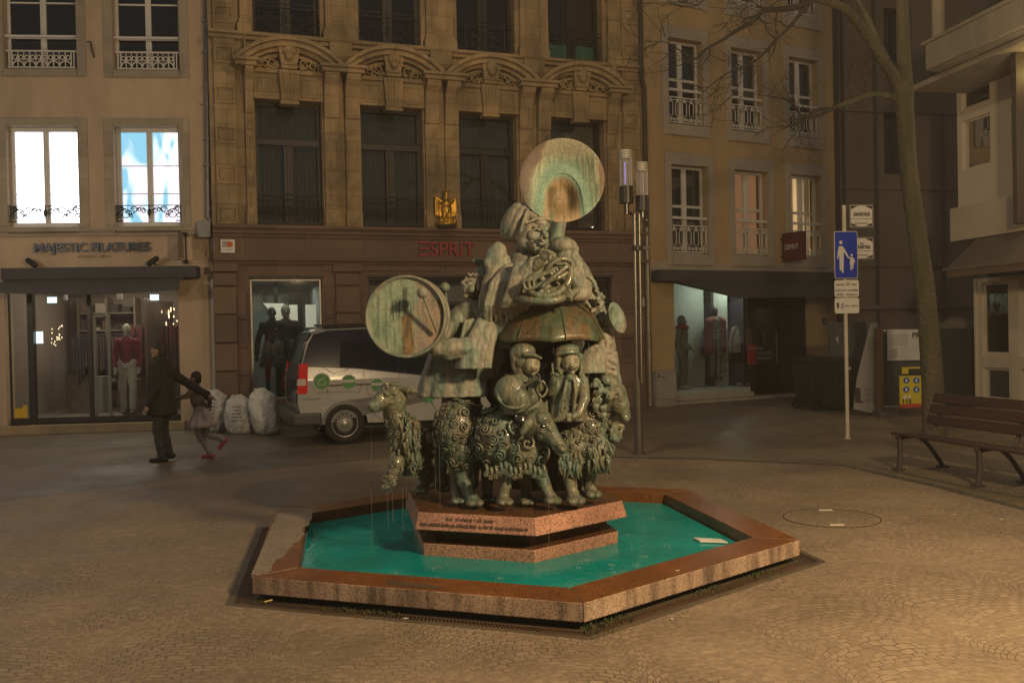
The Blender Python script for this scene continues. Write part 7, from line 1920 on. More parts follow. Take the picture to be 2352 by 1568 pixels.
# street name boxes
for (y0p, y1p, y2p, y3p, t1, t2, s_txt) in ((466, 520, 471, 525, 'GRAND-RUE', "Groussgaass", 1), (541, 594, 545, 598, 'RUE GENISTRE', 'Enneschtgaass', 2)):
    a0, a1 = sx(1950, 495) if s_txt == 1 else sx(1950, 570), sx(2009, 495)
    z0, z1 = sz(y2p + 50, 1980), sz(y0p + 3, 1980)
    z0 = sz(y3p - 2, 1980)
    nb = plate('street_name_box', ALU, a0, a1, z0, z1, -.02, .06, .012, SG)
    plate('name_field', SWHITE, a0 + .02, a1 - .02, z0 + .02, z1 - .02, -.024, -.0205, .006, nb)
    m_ = MB(); e0, e1, f0, f1_ = a0 + .024, a1 - .024, z0 + .024, z1 - .024; cw, ch = (e1 - e0) * .33, (f1_ - f0) * .16
    for (cx, sgx) in ((e0, 1), (e1, -1)):
        for (cz, sgz) in ((f0, 1), (f1_, -1)): m_.prism([(cx, cz), (cx + sgx * cw, cz), (cx, cz + sgz * ch)], 'y', -.0265, -.0245)
    zl = f0 + (f1_ - f0) * .36; m_.box(e0, e1, -.0265, -.0245, zl - .003, zl + .003); m_.build('name_ornament', SBLK, nb)
    if s_txt == 1: fit_text(t1, e0 + .035, e1 - .035, zl + .045, .052, SBLK, nb, y=-.027, depth=.002, name='lettering', bold=.0025)
    else:
        fit_text('RUE', (e0 + e1) / 2 - .03, (e0 + e1) / 2 + .03, zl + .098, .024, SBLK, nb, y=-.027, depth=.002, name='lettering', bold=.001); fit_text('GENISTRE', e0 + .035, e1 - .035, zl + .035, .048, SBLK, nb, y=-.027, depth=.002, name='lettering', bold=.0025)
    fit_text(t2, e0 + .05, e1 - .05, f0 + .035, .026, SBLK, nb, y=-.027, depth=.002, name='lettering', bold=0)

# ================================================================= twin lamp post
lp = ground(1468, 1043)
LPT = empty('lamp_post', (lp.x, lp.y, 0), 0, 'tall metal lamp post with two glass cylinder lamps behind the statue', 'lamp post')
def lx_(px, py): return (dep(px, py, lp.y) - lp).x
def lz_(py, px=1465): return dep(px, py, lp.y).z
CHR = mat('lamp_post_steel', (.16, .145, .12), .38, metal=.7, var=.2, scale=4)
m_ = MB()
for px in (1458.5, 1469): m_.tube([(lx_(px + 3, 800), 0, lz_(880)), (lx_(px - 1, 500), 0, lz_(492))], .026, 14)
m_.tube([(lx_(1467, 960), 0, 0), (lx_(1464, 880), 0, lz_(872))], .058, 20); m_.tube([(lx_(1467, 1040), 0, 0), (lx_(1467, 1035), 0, .05)], .075, 20)
m_.build('pole', CHR, LPT, smooth=False)
m_ = MB(); zb_ = lz_(570); 
m_.tube([(lx_(1463, 570), 0, zb_ - .03), (lx_(1463, 570), 0, zb_ + .03)], .085, 18); m_.box(lx_(1446, 570), lx_(1492, 570), -.03, .03, zb_ - .02, zb_ + .02)
m_.tube([(lx_(1436, 480), 0, lz_(480)), (lx_(1462, 500), 0, lz_(500))], .018, 8); m_.tube([(lx_(1478, 495), 0, lz_(492)), (lx_(1462, 505), 0, lz_(505))], .018, 8); m_.tube([(lx_(1463, 570), 0, zb_), (lx_(1462, 500), 0, lz_(498))], .012, 6); m_.build('clamp', mat('dark_clamp', (.05, .045, .04), .5, metal=.4), LPT)
GLC = bpy.data.materials.new('lamp_glass'); GLC.use_nodes = True
nt = GLC.node_tree; nt.nodes.clear(); o_ = N(nt, 'ShaderNodeOutputMaterial'); t_ = N(nt, 'ShaderNodeBsdfTransparent'); g_ = N(nt, 'ShaderNodeBsdfPrincipled'); x_ = N(nt, 'ShaderNodeMixShader'); g_.inputs['Base Color'].default_value = (.6, .56, .52, 1); g_.inputs['Roughness'].default_value = .1; lw_ = N(nt, 'ShaderNodeLayerWeight'); lw_.inputs[0].default_value = .55
mr_ = N(nt, 'ShaderNodeMapRange'); mr_.inputs[3].default_value = .12; mr_.inputs[4].default_value = .85
nt.links.new(lw_.outputs['Facing'], mr_.inputs[0]); nt.links.new(mr_.outputs[0], x_.inputs[0]); nt.links.new(t_.outputs[0], x_.inputs[1]); nt.links.new(g_.outputs[0], x_.inputs[2]); nt.links.new(x_.outputs[0], o_.inputs[0])
for (c_, w2, yt, yg, yb, ys) in ((1438.5, 15.5, 345, 428, 467, 492), (1475, 14.5, 374, 450, 486, 500)):
    xx = lx_(c_, yg); r_ = w2 / (2127 / lp.y)
    m_ = MB(); m_.tube([(xx, 0, lz_(yb)), (xx, 0, lz_(yg))], r_ * 1.04, 24); m_.tube([(xx, 0, lz_(ys)), (xx, 0, lz_(yb))], r_ * .36, 14); hd = m_.build('lamp_head', mat('lamp_head_metal', (.06, .055, .05), .3, metal=.6), LPT, smooth=False)
    m_ = MB(); m_.lathe([(r_, 0), (r_, lz_(yt + 18) - lz_(yg))], 32, Matrix.Translation((xx, 0, lz_(yg))), closed=False); m_.build('glass_cylinder', GLC, hd, smooth=True)
    m_ = MB(); z_ = lz_(yt + 20)
    for k in range(6): m_.tube([(xx, 0, z_ + k * .021), (xx, 0, z_ + k * .021 + .011)], r_ * .98, 24)
    m_.tube([(xx, 0, z_), (xx, 0, lz_(yt))], r_ * .7, 18)
    m_.build('louvre_cap', mat('white_louvre', (.55, .52, .46), .4), hd)
    m_ = MB()
    for a in range(0, 360, 60): m_.tube([(xx + math.cos(R(a)) * r_ * .8, math.sin(R(a)) * r_ * .8, lz_(yg)), (xx + math.cos(R(a)) * r_ * .8, math.sin(R(a)) * r_ * .8, z_)], .006, 5)
    m_.tube([(xx, 0, lz_(yg)), (xx, 0, z_)], r_ * .30, 12); m_.build('inner_rods', mat('pale_rods', (.45, .42, .40), .3, metal=.3), hd)
    if c_ < 1450: m_ = MB(); m_.tube([(xx - r_ * .2, -r_ * .35, lz_(yg) + .03), (xx - r_ * .2, -r_ * .35, z_ - .05)], .007, 6); m_.build('violet_tube', emit_mat('violet_glow', (.42, .35, 1.0), .7), hd)

# ================================================================= sacks
SACK = mat('white_woven_sack', (.56, .55, .50), .30, var=.22, scale=9, coat=.3)
nt = SACK.node_tree; b_ = nt.nodes['Principled BSDF']; tc_ = N(nt, 'ShaderNodeTexCoord'); v_ = N(nt, 'ShaderNodeTexVoronoi'); v_.feature = 'DISTANCE_TO_EDGE'; v_.inputs['Scale'].default_value = 11
n_1 = N(nt, 'ShaderNodeTexNoise'); n_1.inputs['Scale'].default_value = 7; n_1.inputs['Detail'].default_value = 3; va_ = N(nt, 'ShaderNodeVectorMath', operation='MULTIPLY_ADD'); va_.inputs[1].default_value = (.22, .22, .22); nt.links.new(tc_.outputs['Object'], n_1.inputs['Vector']); nt.links.new(n_1.outputs['Color'], va_.inputs[0]); nt.links.new(tc_.outputs['Object'], va_.inputs[2]); nt.links.new(va_.outputs[0], v_.inputs['Vector'])
bp_ = N(nt, 'ShaderNodeBump'); bp_.inputs['Strength'].default_value = .6; bp_.inputs['Distance'].default_value = .035; nt.links.new(v_.outputs['Distance'], bp_.inputs['Height']); nt.links.new(bp_.outputs[0], b_.inputs['Normal'])
def sack(px, py, w_, h_, lean, label, seed):
    g0 = ground(px, py); o = empty('refuse_sack', (g0.x, g0.y, 0), 0, label, 'sack', 'filled sacks beside the van')
    rr = random.Random(seed); m_ = MB(); n_ = 40; K = 26; rows = []
    for i in range(K + 1):
        t = i / K; row = []
        wd = w_ * (.80 + .35 * math.sin(math.pi * min(1, t * .9 + .08))) * (1 if t < .86 else 1 - (t - .86) * 4.2)
        if t < .06: wd *= .8 + t * 3.3
        for k in range(n_):
            a = 2 * math.pi * k / n_
            cr_ = 1 + .07 * math.sin(a * 5 + seed + t * 6) + .05 * math.sin(a * 9 - t * 11 + seed * 2) + .05 * noise.noise(Vector((a * 2, t * 5, seed)))
            sq = 1 / max(abs(math.cos(a)), abs(math.sin(a)) * 1.05) ** .35
            row.append(m_.bm.verts.new((math.cos(a) * wd / 2 * cr_ * sq + lean * t * h_, math.sin(a) * wd * .36 * cr_ * sq, h_ * t * (1 + .02 * math.sin(a * 3 + seed)))))
        rows.append(row)
    for a, b in zip(rows, rows[1:]):
        for k in range(n_): m_.bm.faces.new((a[k], a[(k + 1) % n_], b[(k + 1) % n_], b[k]))
    m_.bm.faces.new(rows[0][::-1]); m_.bm.faces.new(rows[-1])
    m_.build('bag', SACK, o, smooth=True, disp=[(.14, .035)])
    m_ = MB()
    if seed != 3:
        for r_ in range(5):
            y_ = -w_ * .445
            worn_marks(m_, -w_ * .18 + lean * h_ * .5, w_ * .22 + lean * h_ * .5, h_ * (.72 - .09 * r_), h_ * .035, y_, seed * 10 + r_, .006)
        m_.build('faded_print', mat('faded_grey_print', (.20, .20, .19), .7), o)
    else: m_.bm.free()
    m_ = MB(); m_.ell((lean * h_ * .98 + .02, 0, h_ * .99), (w_ * .16, w_ * .12, h_ * .05)); m_.ell((lean * h_ * 1.0 - w_ * .12, -.02, h_ * .97), (w_ * .16, w_ * .1, h_ * .04), (0, .5, 0)); m_.build('gathered_top', SACK, o, remesh=.012, disp=[(.04, .02)])
    return o
sack(484, 992, .44, .74, .10, 'leftmost white sack behind the running girl, grey print across it', 1)
sack(554, 995, .44, .66, -.06, 'middle white sack with rows of faded grey print', 2)
sack(618, 997, .44, .78, -.16, 'plump translucent white sack leaning left, nearest the van bumper', 3)

# ================================================================= gilded eagle on the cornice
es, ez = FM(1027, 524, -.30)
ep = FM.o + FM.d * es + FM.n * -.26
EG = empty('eagle_statue', (ep.x, ep.y, Zc), FM.a, 'gilded eagle with half folded wings on a small base above the red shop letters', 'gilded eagle')
GOLD = mat('gilding', (.62, .36, .06), .32, metal=.75, var=.45, scale=9, bump=.8, bscale=30)
hE = FM.z(1027, 430, -.3) - Zc
m_ = MB(); u = hE
m_.box(-.17, .17, -.13, .13, 0, .05 * u * 1.0); m_.build('black_plinth', IRON, EG)
m_ = MB(); m_.lathe([(.20, .05 * u), (.21, .09 * u), (.17, .11 * u), (.19, .2 * u), (.15, .23 * u)], 24)
for k in range(10): a = k * .628; m_.ell((.18 * math.cos(a), .18 * math.sin(a), .15 * u), (.04, .04, .045))
m_.ell((0, 0, .46 * u), (.10, .10, .22 * u)); m_.ell((0, -.04, .58 * u), (.09, .08, .12 * u)); m_.capsule((0, -.01, .68 * u), (.005, -.03, .88 * u), .055, .034); m_.ell((.015, -.04, .92 * u), (.042, .055, .042)); m_.capsule((.04, -.07, .93 * u), (.075, -.09, .90 * u), .016, .006)
for sgn in (-1, 1):
    m_.capsule((sgn * .08, .02, .64 * u), (sgn * .19, .02, .74 * u), .05, .035)
    for k in range(8):
        t = k / 7; m_.capsule((sgn * (.20 - .10 * t), .01 + .005 * k, (.74 - .05 * t) * u), (sgn * (.215 - .13 * t), .03, (.30 - .04 * t + .05 * (k % 2)) * u), .026, .013, 8)
    m_.capsule((sgn * .05, -.04, .34 * u), (sgn * .06, -.06, .22 * u), .042, .025)
for k in range(5): m_.capsule(((k - 2) * .03, .05, .36 * u), ((k - 2) * .045, .07, .20 * u), .03, .015, 8)
m_.build('eagle_body', GOLD, EG, remesh=.010, smoothit=1)

# ================================================================= utility cabinet
cg = ground(1533, 951); FYl = FY
cs0, cs1 = FY.s(1507, 900, -.28), FY.s(1553, 900, -.28)
CB = empty('utility_cabinet', FY.o + FY.d * cs0 + FY.n * -.30, FY.a, 'grey metal utility cabinet beside the ochre pillar of the shop entrance', 'cabinet')
wC = cs1 - cs0; hC = FY.z(1530, 852, -.3)
m_ = MB(); m_.box(0, wC, 0, .27, .16, hC); m_.box(-.01, wC + .01, -.012, .28, hC - .03, hC + .012); m_.build('cabinet_body', mat('light_grey_steel', (.30, .28, .25), .55, var=.15, scale=3), CB, bevel=.008)
m_ = MB(); m_.box(.0, wC, .004, .26, 0, .155); m_.build('cabinet_plinth', mat('concrete_base', (.27, .245, .20), .8, var=.2), CB, bevel=.006)
m_ = MB(); m_.box(.02, .024, -.003, .0, .18, hC - .05); m_.tube([(.07, -.004, hC - .10), (.07, -.008, hC - .10)], .028, 14); m_.box(.15, .22, -.004, -.001, hC - .13, hC - .11); m_.build('badge', SBLK, CB)

# ================================================================= wheelie bins, hoarding and notice boards
def bin_(px, py, deg, label, z=1.05):
    g0 = ground(px, py); o = empty('wheelie_bin', (g0.x, g0.y, 0), R(deg), label, 'bin', 'wheelie bins by the shop door')
    P = mat('black_green_plastic', (.018, .022, .018), .4, var=.3)
    m_ = MB(); m_.hexa([(-.23, -.26, .06), (.23, -.26, .06), (.23, .24, .06), (-.23, .24, .06), (-.29, -.33, .95), (.29, -.33, .95), (.29, .32, .95), (-.29, .32, .95)]); m_.box(-.30, .30, -.345, .33, .93, .965); m_.build('bin_body', P, o, bevel=.02)
    m_ = MB(); m_.hexa([(-.305, -.36, .967), (.305, -.36, .967), (.305, .34, .967), (-.305, .34, .967), (-.27, -.30, 1.02), (.27, -.30, 1.02), (.27, .32, 1.06), (-.27, .32, 1.06)]); m_.tube([(-.2, .37, 1.0), (.2, .37, 1.0)], .018, 8); m_.build('bin_lid', P, o, bevel=.015)
    for s_ in (-1, 1): m_ = MB(); m_.tube([(s_ * .20, .22, .10), (s_ * .27, .22, .10)], .10, 18); m_.build('wheel', IRON, o)
    m_ = MB(); m_.box(-.02, .08, -.352, -.347, .80, .86); m_.build('sticker', mat('pale_sticker', (.45, .45, .40), .6), o, )
    return o
bin_(1868, 938, 24, 'dark wheelie bin with a pale sticker, nearer the shop door'); bin_(1916, 941, 30, 'dark wheelie bin partly behind the white sign pole')

def boardbox(name, label, cat, px0, px1, pyb, pyt, Y, thick, mat_, rz=0, zb=0.0):
    a = dep(px0, pyb, Y); b = dep(px1, pyb, Y); zt = dep(px0, pyt, Y).z
    o = empty(name, (a.x, a.y, 0), R(rz), label, cat); m_ = MB(); m_.box(0, (b.x - a.x) / math.cos(R(rz)), 0, thick, zb, zt); m_.build('panel', mat_, o, bevel=.004)
    return o, (b.x - a.x) / math.cos(R(rz)), zt
HB = mat('dark_slate_hoarding', (.030, .034, .034), .6, var=.3, scale=1.5)
o, W2, H2 = boardbox('site_hoarding', 'dark site hoarding printed with pale vertical letters behind the sign pole', 'hoarding', 1909, 1990, 925, 741, 18.6, .08, HB, -6)
for k, ch in enumerate('CES'):
    q = text_mesh(ch, .17, mat('hoarding_letters', (.28, .28, .26), .6), 'lettering', o, upright(0, 0, 0) @ Matrix.Rotation(R(90), 4, 'Z'), .004, align='LEFT', bold=.002); q.data.transform(Matrix.Translation((.20, -.004, .62 + k * .17)))
m_ = MB(); m_.prism([(.10, 1.40), (.16, 1.47), (.16, 1.30)], 'y', -.006, -.001); m_.build('arrow_mark', mat('hoarding_letters', (.28, .28, .26), .6), o)
o, W2, H2 = boardbox('site_hoarding', 'long black site hoarding to the right of the tree trunk', 'hoarding', 2030, 2420, 925, 757, 18.9, .1, mat('black_hoarding', (.020, .022, .026), .55, var=.3, scale=1.2), -2)
# white banner that narrows to the top
YB_ = 17.0
def flatpoly(name, label, cat, pts, Y, mat_, thick=.02, rz=0):
    a = dep(*pts[0], Y); o = empty(name, (a.x, Y, 0), 0, label, cat); m_ = MB(); m_.prism([(dep(x, y, Y).x - a.x, dep(x, y, Y).z) for x, y in pts], 'y', 0, thick); m_.build('cloth', mat_, o, bevel=.003)
    return o, a
bn, a0 = flatpoly('cloth_banner', 'pale grey cloth banner with dark lettering leaning on the brown post', 'banner', [(1960, 939), (2012, 950), (2014, 890), (2011, 850), (2016, 742), (2000, 742), (1985, 800), (1968, 870)], YB_, mat('grey_banner_cloth', (.24, .235, .22), .8, var=.25, scale=2, stretch=(3, 1, .5), bump=1, bscale=8))
def btext(body, px0, px1, py, h_, par, org, Y, m2): 
    p0, p1 = dep(px0, py, Y), dep(px1, py, Y); return fit_text(body, p0.x - org.x, p1.x - org.x, p0.z, h_, m2, par, y=-.004, depth=.004, name='lettering', bold=0)
for k, t in enumerate(('JOSY', 'WELTER', 'HOUSE')): btext(t, 1986, (2003, 2012, 2008)[k], 898 + k * 12, .06, bn, a0, YB_, mat('faded_letters', (.12, .12, .11), .7))
m_ = MB(); p0, p1 = dep(1964, 921, YB_), dep(1976, 890, YB_); m_.box(p0.x - a0.x, p1.x - a0.x, -.005, -.001, p0.z, p1.z); m_.box(p0.x - a0.x, p1.x - a0.x + .05, -.005, -.001, p0.z - .03, p0.z); m_.build('emblem', mat('emblem_black', (.03, .03, .03), .7), bn)
pp = ground(2021, 957); o = empty('wooden_post', (pp.x, pp.y, 0), 0, 'brown wooden post between the banner and the notice board', 'post'); m_ = MB(); m_.box(-.06, .06, -.06, .06, 0, dep(2021, 752, pp.y).z); m_.build('timber', mat('brown_timber', (.12, .07, .035), .8, var=.35, scale=3, stretch=(4, 4, .4), bump=.8), o, bevel=.006)
# mesh site fence with boards
YF = 16.8
fa = dep(2026, 955, YF); o = empty('site_fence', (fa.x, YF, 0), 0, 'grey tubular site fence carrying notice boards left of the tree', 'fence panel')
STL = mat('galvanised_tube', (.26, .25, .22), .4, metal=.7)
m_ = MB(); zt_ = dep(2030, 760, YF).z; w_ = dep(2115, 900, YF).x - fa.x; m_.tube(smooth_path([Vector(p) for p in ((0, 0, 0), (0, 0, zt_ - .12), (.05, 0, zt_), (w_, 0, zt_))]), .02, 8); m_.tube([(0, 0, .18), (w_, 0, .18)], .018, 8); m_.box(-.1, .2, -.2, .2, 0, .1); m_.box(.05, w_, .02, .03, .2, zt_ - .1); m_.build('tube_frame', STL, o)
m_ = MB(); m_.box(.04, w_, .012, .019, .2, zt_ - .06); m_.build('infill_panel', mat('slate_infill', (.035, .045, .05), .6), o)
def notice(px0, px1, py0, py1, name, mat_): 
    p0, p1 = dep(px0, py1, YF), dep(px1, py0, YF); m_ = MB(); m_.box(p0.x - fa.x, p1.x - fa.x, -.03, -.018, p0.z, p1.z); return m_.build(name, mat_, o), p0, p1
nb, p0, p1 = notice(2037, 2112, 756, 828, 'white_notice', mat('white_notice', (.42, .41, .40), .6))
m_ = MB()
for k in range(6):
    for c_ in range(2): worn_marks(m_, p0.x - fa.x + .05 + c_ * .17, p0.x - fa.x + .20 + c_ * .17, p1.z - .10 - k * .035, .014, -.031, k * 3 + c_, .003)
m_.box(p0.x - fa.x + .07, p0.x - fa.x + .18, -.034, -.031, p0.z + .05, p0.z + .22); m_.build('small_print', mat('plaque_grey', (.3, .29, .27), .6), nb)
q = fit_text('PR', dep(2094, 776, YF).x - fa.x, dep(2113, 776, YF).x - fa.x, dep(2094, 776, YF).z, .10, SBLK, nb, y=-.032, depth=.004, name='lettering', bold=.004)
yb_, p0, p1 = notice(2065, 2114, 862, 936, 'yellow_notice', mat('yellow_notice', (.55, .46, .015), .6)); xx0 = p0.x - fa.x
m_ = MB(); m_.box(xx0, p1.x - fa.x, -.033, -.031, p0.z, p0.z + .07); m_.build('red_strip', mat('red_strip', (.45, .05, .02), .6), yb_)
m_ = MB()
for i in range(2):
    for k in range(2):
        c = dep((2080, 2103)[i], (873, 894)[k], YF); m_.prism([(c.x - fa.x + .058 * math.cos(R(a)), c.z + .058 * math.sin(R(a))) for a in range(0, 360, 20)], 'y', -.034, -.031)
m_.build('blue_discs', mat('mandatory_blue', (.015, .08, .36), .5), yb_)
m_ = MB()
for i in range(2):
    for k in range(2): c = dep((2080, 2103)[i], (873, 894)[k], YF); m_.ell((c.x - fa.x, -.0345, c.z + .015), (.016, .003, .016), seg=8); m_.box(c.x - fa.x - .018, c.x - fa.x + .018, -.0365, -.0345, c.z - .03, c.z + .0)
for i in (0, 1): c = dep(2076 + i * 11, 912, YF); m_.box(c.x - fa.x - .025, c.x - fa.x + .025, -.034, -.0312, c.z - .03, c.z + .035)
m_.build('white_symbols', SWHITE, yb_)
fit_text('112', dep(2072, 925, YF).x - fa.x, dep(2092, 925, YF).x - fa.x, dep(2072, 925, YF).z, .075, SBLK, yb_, y=-.034, depth=.004, name='lettering', bold=.004)
nb2, p0, p1 = notice(2070, 2112, 842, 858, 'yellow_black_notice', mat('yellow_notice', (.55, .46, .015), .6)); m_ = MB(); m_.box(p0.x - fa.x + .12, p1.x - fa.x, -.033, -.031, p0.z, p1.z - .03); m_.build('black_area', SBLK, nb2)
# tarpaulin mound behind the black hoarding
c = dep(2208, 752, 19.6); o = empty('tarpaulin_heap', (c.x, c.y, 0), 0, 'dusty grey tarpaulin heap showing over the black hoarding', 'tarpaulin'); m_ = MB(); m_.ell((0, .2, 1.0), (.55, .45, dep(2208, 727, 19.6).z - 1.0)); m_.ell((-.35, .2, .8), (.4, .4, .9)); m_.ell((.35, .2, .9), (.4, .4, .85)); m_.box(-.6, .6, .0, .5, 0, 1.0); m_.build('sheet', mat('dusty_tarpaulin', (.14, .125, .095), .85, var=.4, scale=4, bump=1), o, remesh=.04, disp=[(.25, .12)])

# ================================================================= manhole, litter, cameras
mc = ground(1910, 1189); o = empty('manhole_cover', (mc.x, mc.y, 0), 0, 'round paving-filled manhole cover with two pale lifting slots', 'manhole cover')
m_ = MB(); m_.lathe([(.402, .002), (.402, .005), (.409, .005), (.409, .002)], 64, closed=False); m_.build('metal_ring', mat('dark_ring', (.09, .075, .055), .5, metal=.4), o)
m_ = MB(); m_.lathe([(.0001, .003), (.40, .003)], 64, closed=False); m_.build('paved_infill', PAVE, o)
for px, py in ((1896, 1172), (1922, 1206)): q = ground(px, py) - mc; m_ = MB(); m_.box(q.x - .06, q.x + .06, q.y - .012, q.y + .012, .002, .010); m_.build('lifting_slot', mat('bright_slot', (.72, .66, .50), .35), o)
lit = [(616, 1381, 'cigarette end lying in the drain left of the basin', .06, .012, (.60, .45, .18), 50), (932, 1420, 'small white scrap on the front drain grating', .035, .012, (.6, .55, .48), -10), (2342, 1104, 'crumpled white paper on the ground at the right edge', .09, .07, (.55, .50, .45), 20), (2300, 1193, 'tiny pale scrap on the paving below the bench', .03, .012, (.6, .5, .4), 10),
       (2192, 1181, 'pale crumb on the paving band in front of the bench', .03, .015, (.55, .42, .28), 0), (1543, 1421, 'pale crumb beside the drain at the lower right', .02, .014, (.5, .4, .3), 30), (1556, 1310, 'pale flake on the wet right rim', .03, .012, (.5, .4, .28), 10)]
for px, py, lab, a_, b_, c_, rz in lit:
    z = .152 if 'rim' in lab and 'flake' in lab else (0.004 if 'grating' not in lab else .0)
    g0 = ground(px, py, z); m_ = MB()
    if a_ > .08: m_.ell((0, 0, .03), (a_ * .6, b_ * .6, .035)); ob = m_.build('litter', mat('paper_white', c_, .7), None, remesh=.008, disp=[(.03, .03)])
    elif a_ > .05: m_.tube([(-a_ / 2, 0, .005), (a_ / 2, 0, .005)], .005, 8); ob = m_.build('litter', mat('cigarette', c_, .7), None)
    else: m_.hexa([(-a_ / 2, -b_ / 2, 0), (a_ / 2, -b_ / 3, 0), (a_ / 2.4, b_ / 2, 0), (-a_ / 3, b_ / 2, 0), (-a_ / 2, -b_ / 2, .004), (a_ / 2, -b_ / 3, .006), (a_ / 2.4, b_ / 2, .004), (-a_ / 3, b_ / 2, .005)]); ob = m_.build('litter', mat('litter_' + str(px), c_, .7), None)
    ob.location = g0; ob.rotation_euler = (0, 0, R(rz)); tag(ob, lab, 'litter')
g0 = ground(1638, 1243, .062); m_ = MB(); m_.hexa([(-.10, -.05, 0), (.11, -.05, 0), (.06, .06, 0), (-.15, .06, 0), (-.10, -.05, .018), (.11, -.05, .012), (.06, .06, .010), (-.15, .06, .016)])
ob = m_.build('plastic_tray', mat('white_plastic_tray', (.72, .68, .60), .4), None, bevel=.006); ob.location = g0; ob.rotation_euler = (0, 0, R(-12)); tag(ob, 'white plastic tray floating in the right corner of the turquoise pool', 'tray')
# ================================================================= parked van
vr = ground(690, 1010)           # rear corner, street side
VA = R(20)
VY = 14.05
vo = dep(690, 1000, VY); VO = Vector((vo.x, VY, 0))
FV = Facade(VO.x, VO.y, 20)       # local x forward along the van, y into the body, z up
VN = empty('parked_van', VO, VA, 'white and dark blue delivery van with green round emblems parked behind the statue', 'van')
VW = mat('white_van_paint', (.37, .365, .35), .20, var=.04, coat=.5); VB = mat('dark_blue_wrap', (.008, .010, .026), .10, var=.2, spec=.35); VBK = mat('black_van_plastic', (.018, .017, .016), .45); VGL = mat('tinted_van_glass', (.006, .006, .007), .05, var=.1)
Lv, Wv, Hv = 4.45, 1.75, 1.80
def vz(py, px=760): return FV.z(px, py)
def vs(px, py=900): return FV.s(px, py)
# side outline (x, z) and lean of the body side with height
def lean(z): return 0 if z < 1.0 else (z - 1.0) * .16
prof = [(.03, .42), (-.02, .62), (-.01, 1.0), (.05, 1.25), (.13, 1.58), (.22, 1.74), (.42, 1.80), (1.4, 1.83), (2.5, 1.81), (2.85, 1.74), (3.35, 1.30), (3.55, 1.17), (4.24, 1.0), (4.4, .88), (4.45, .6), (4.42, .34)]
wx = (.68, 3.50); wr = .36; wz = .315
bott = []
for cx in (wx[1], wx[0]):
    for k in range(13):
        a = math.pi * k / 12; x = cx + math.cos(a) * wr; z = wz + math.sin(a) * wr
        if z > .27: bott.append((x, max(z, .27)))
    if cx == wx[1]: bott.append((cx - wr, .27))
pl_ = prof + [(wx[1] + wr, .30)] + bott + [(wx[0] - wr, .34)]
m_ = MB(); rows = []
ys = [0, .05, .2, Wv / 2, Wv - .2, Wv - .05, Wv]
for y in ys:
    e = min(y, Wv - y); row = []
    for x, z in pl_:
        top = 1.0 if z > 1.0 else 0
        zz = z - (.05 * (1 - min(1, e / .2)) if z > 1.65 else 0)
        row.append(m_.bm.verts.new((x, y + (lean(z) if y < Wv / 2 else -lean(z)) * (1 if e < .3 else .3), zz)))
    rows.append(row)
n_ = len(pl_)
for a, b in zip(rows, rows[1:]):
    for k in range(n_): m_.bm.faces.new((a[k], a[(k + 1) % n_], b[(k + 1) % n_], b[k]))
bmesh.ops.recalc_face_normals(m_.bm, faces=m_.bm.faces)
for row in (rows[0], rows[-1]):
    i0, i1 = 2, 12 if abs(pl_[12][1] - 1.0) < 1e-6 else [i for i, q in enumerate(pl_) if i > 4 and abs(q[1] - 1.0) < 1e-6][0]
    for part_ in (row[i0:i1 + 1], row[i1:] + row[:i0 + 1]):
        f_ = m_.bm.faces.new(part_); bmesh.ops.triangulate(m_.bm, faces=[f_])
body = m_.build('body', VW, VN, bevel=.012)
def side(pts, name, mat_, par, off=-.006, th=.004):
    """flat piece following the van side; pts in (x, z)"""
    m2 = MB(); A = [m2.bm.verts.new((x, lean(z) + off, z)) for x, z in pts]; B = [m2.bm.verts.new((x, lean(z) + off + th, z)) for x, z in pts]
    m2.bm.faces.new(A); m2.bm.faces.new(B[::-1]); n2 = len(pts)
    for i in range(n2): m2.bm.faces.new((A[i], A[(i + 1) % n2], B[(i + 1) % n2], B[i]))
    bmesh.ops.triangulate(m2.bm, faces=[f_ for f_ in m2.bm.faces if len(f_.verts) > 4])
    return m2.build(name, mat_, par)
# dark wrap: from the rear quarter down a diagonal to the front door
top = [(.07, 1.30), (.16, 1.56), (.24, 1.70), (.45, 1.755), (1.4, 1.785), (2.5, 1.765), (2.82, 1.70), (3.33, 1.28)]
diag = [(3.5, 1.005), (2.05, 1.005), (.9, 1.16), (.06, 1.22)]
side(top + diag, 'dark_wrap', VB, body, -.016)
m_ = MB(); m_.hexa([(.42, .24, 1.795), (2.5, .24, 1.815), (2.5, Wv - .24, 1.815), (.42, Wv - .24, 1.795), (.42, .26, 1.815), (2.5, .26, 1.83), (2.5, Wv - .26, 1.83), (.42, Wv - .26, 1.815)]); m_.build('roof_wrap', VB, body)
side([(.62, 1.19), (.66, 1.58), (1.50, 1.60), (1.52, 1.12)], 'side_glass', VGL, body, -.022); side([(1.58, 1.10), (1.58, 1.60), (2.5, 1.58), (2.5, 1.02)], 'side_glass', VGL, body, -.022); side([(2.6, 1.02), (2.6, 1.57), (2.78, 1.54), (3.2, 1.18), (3.2, 1.02)], 'side_glass', VGL, body, -.022)
m_ = MB()
for y in (.28, Wv - .28): m_.tube([(.45, y, 1.85), (2.5, y, 1.87)], .018, 8)
m_.build('roof_rails', VBK, body)
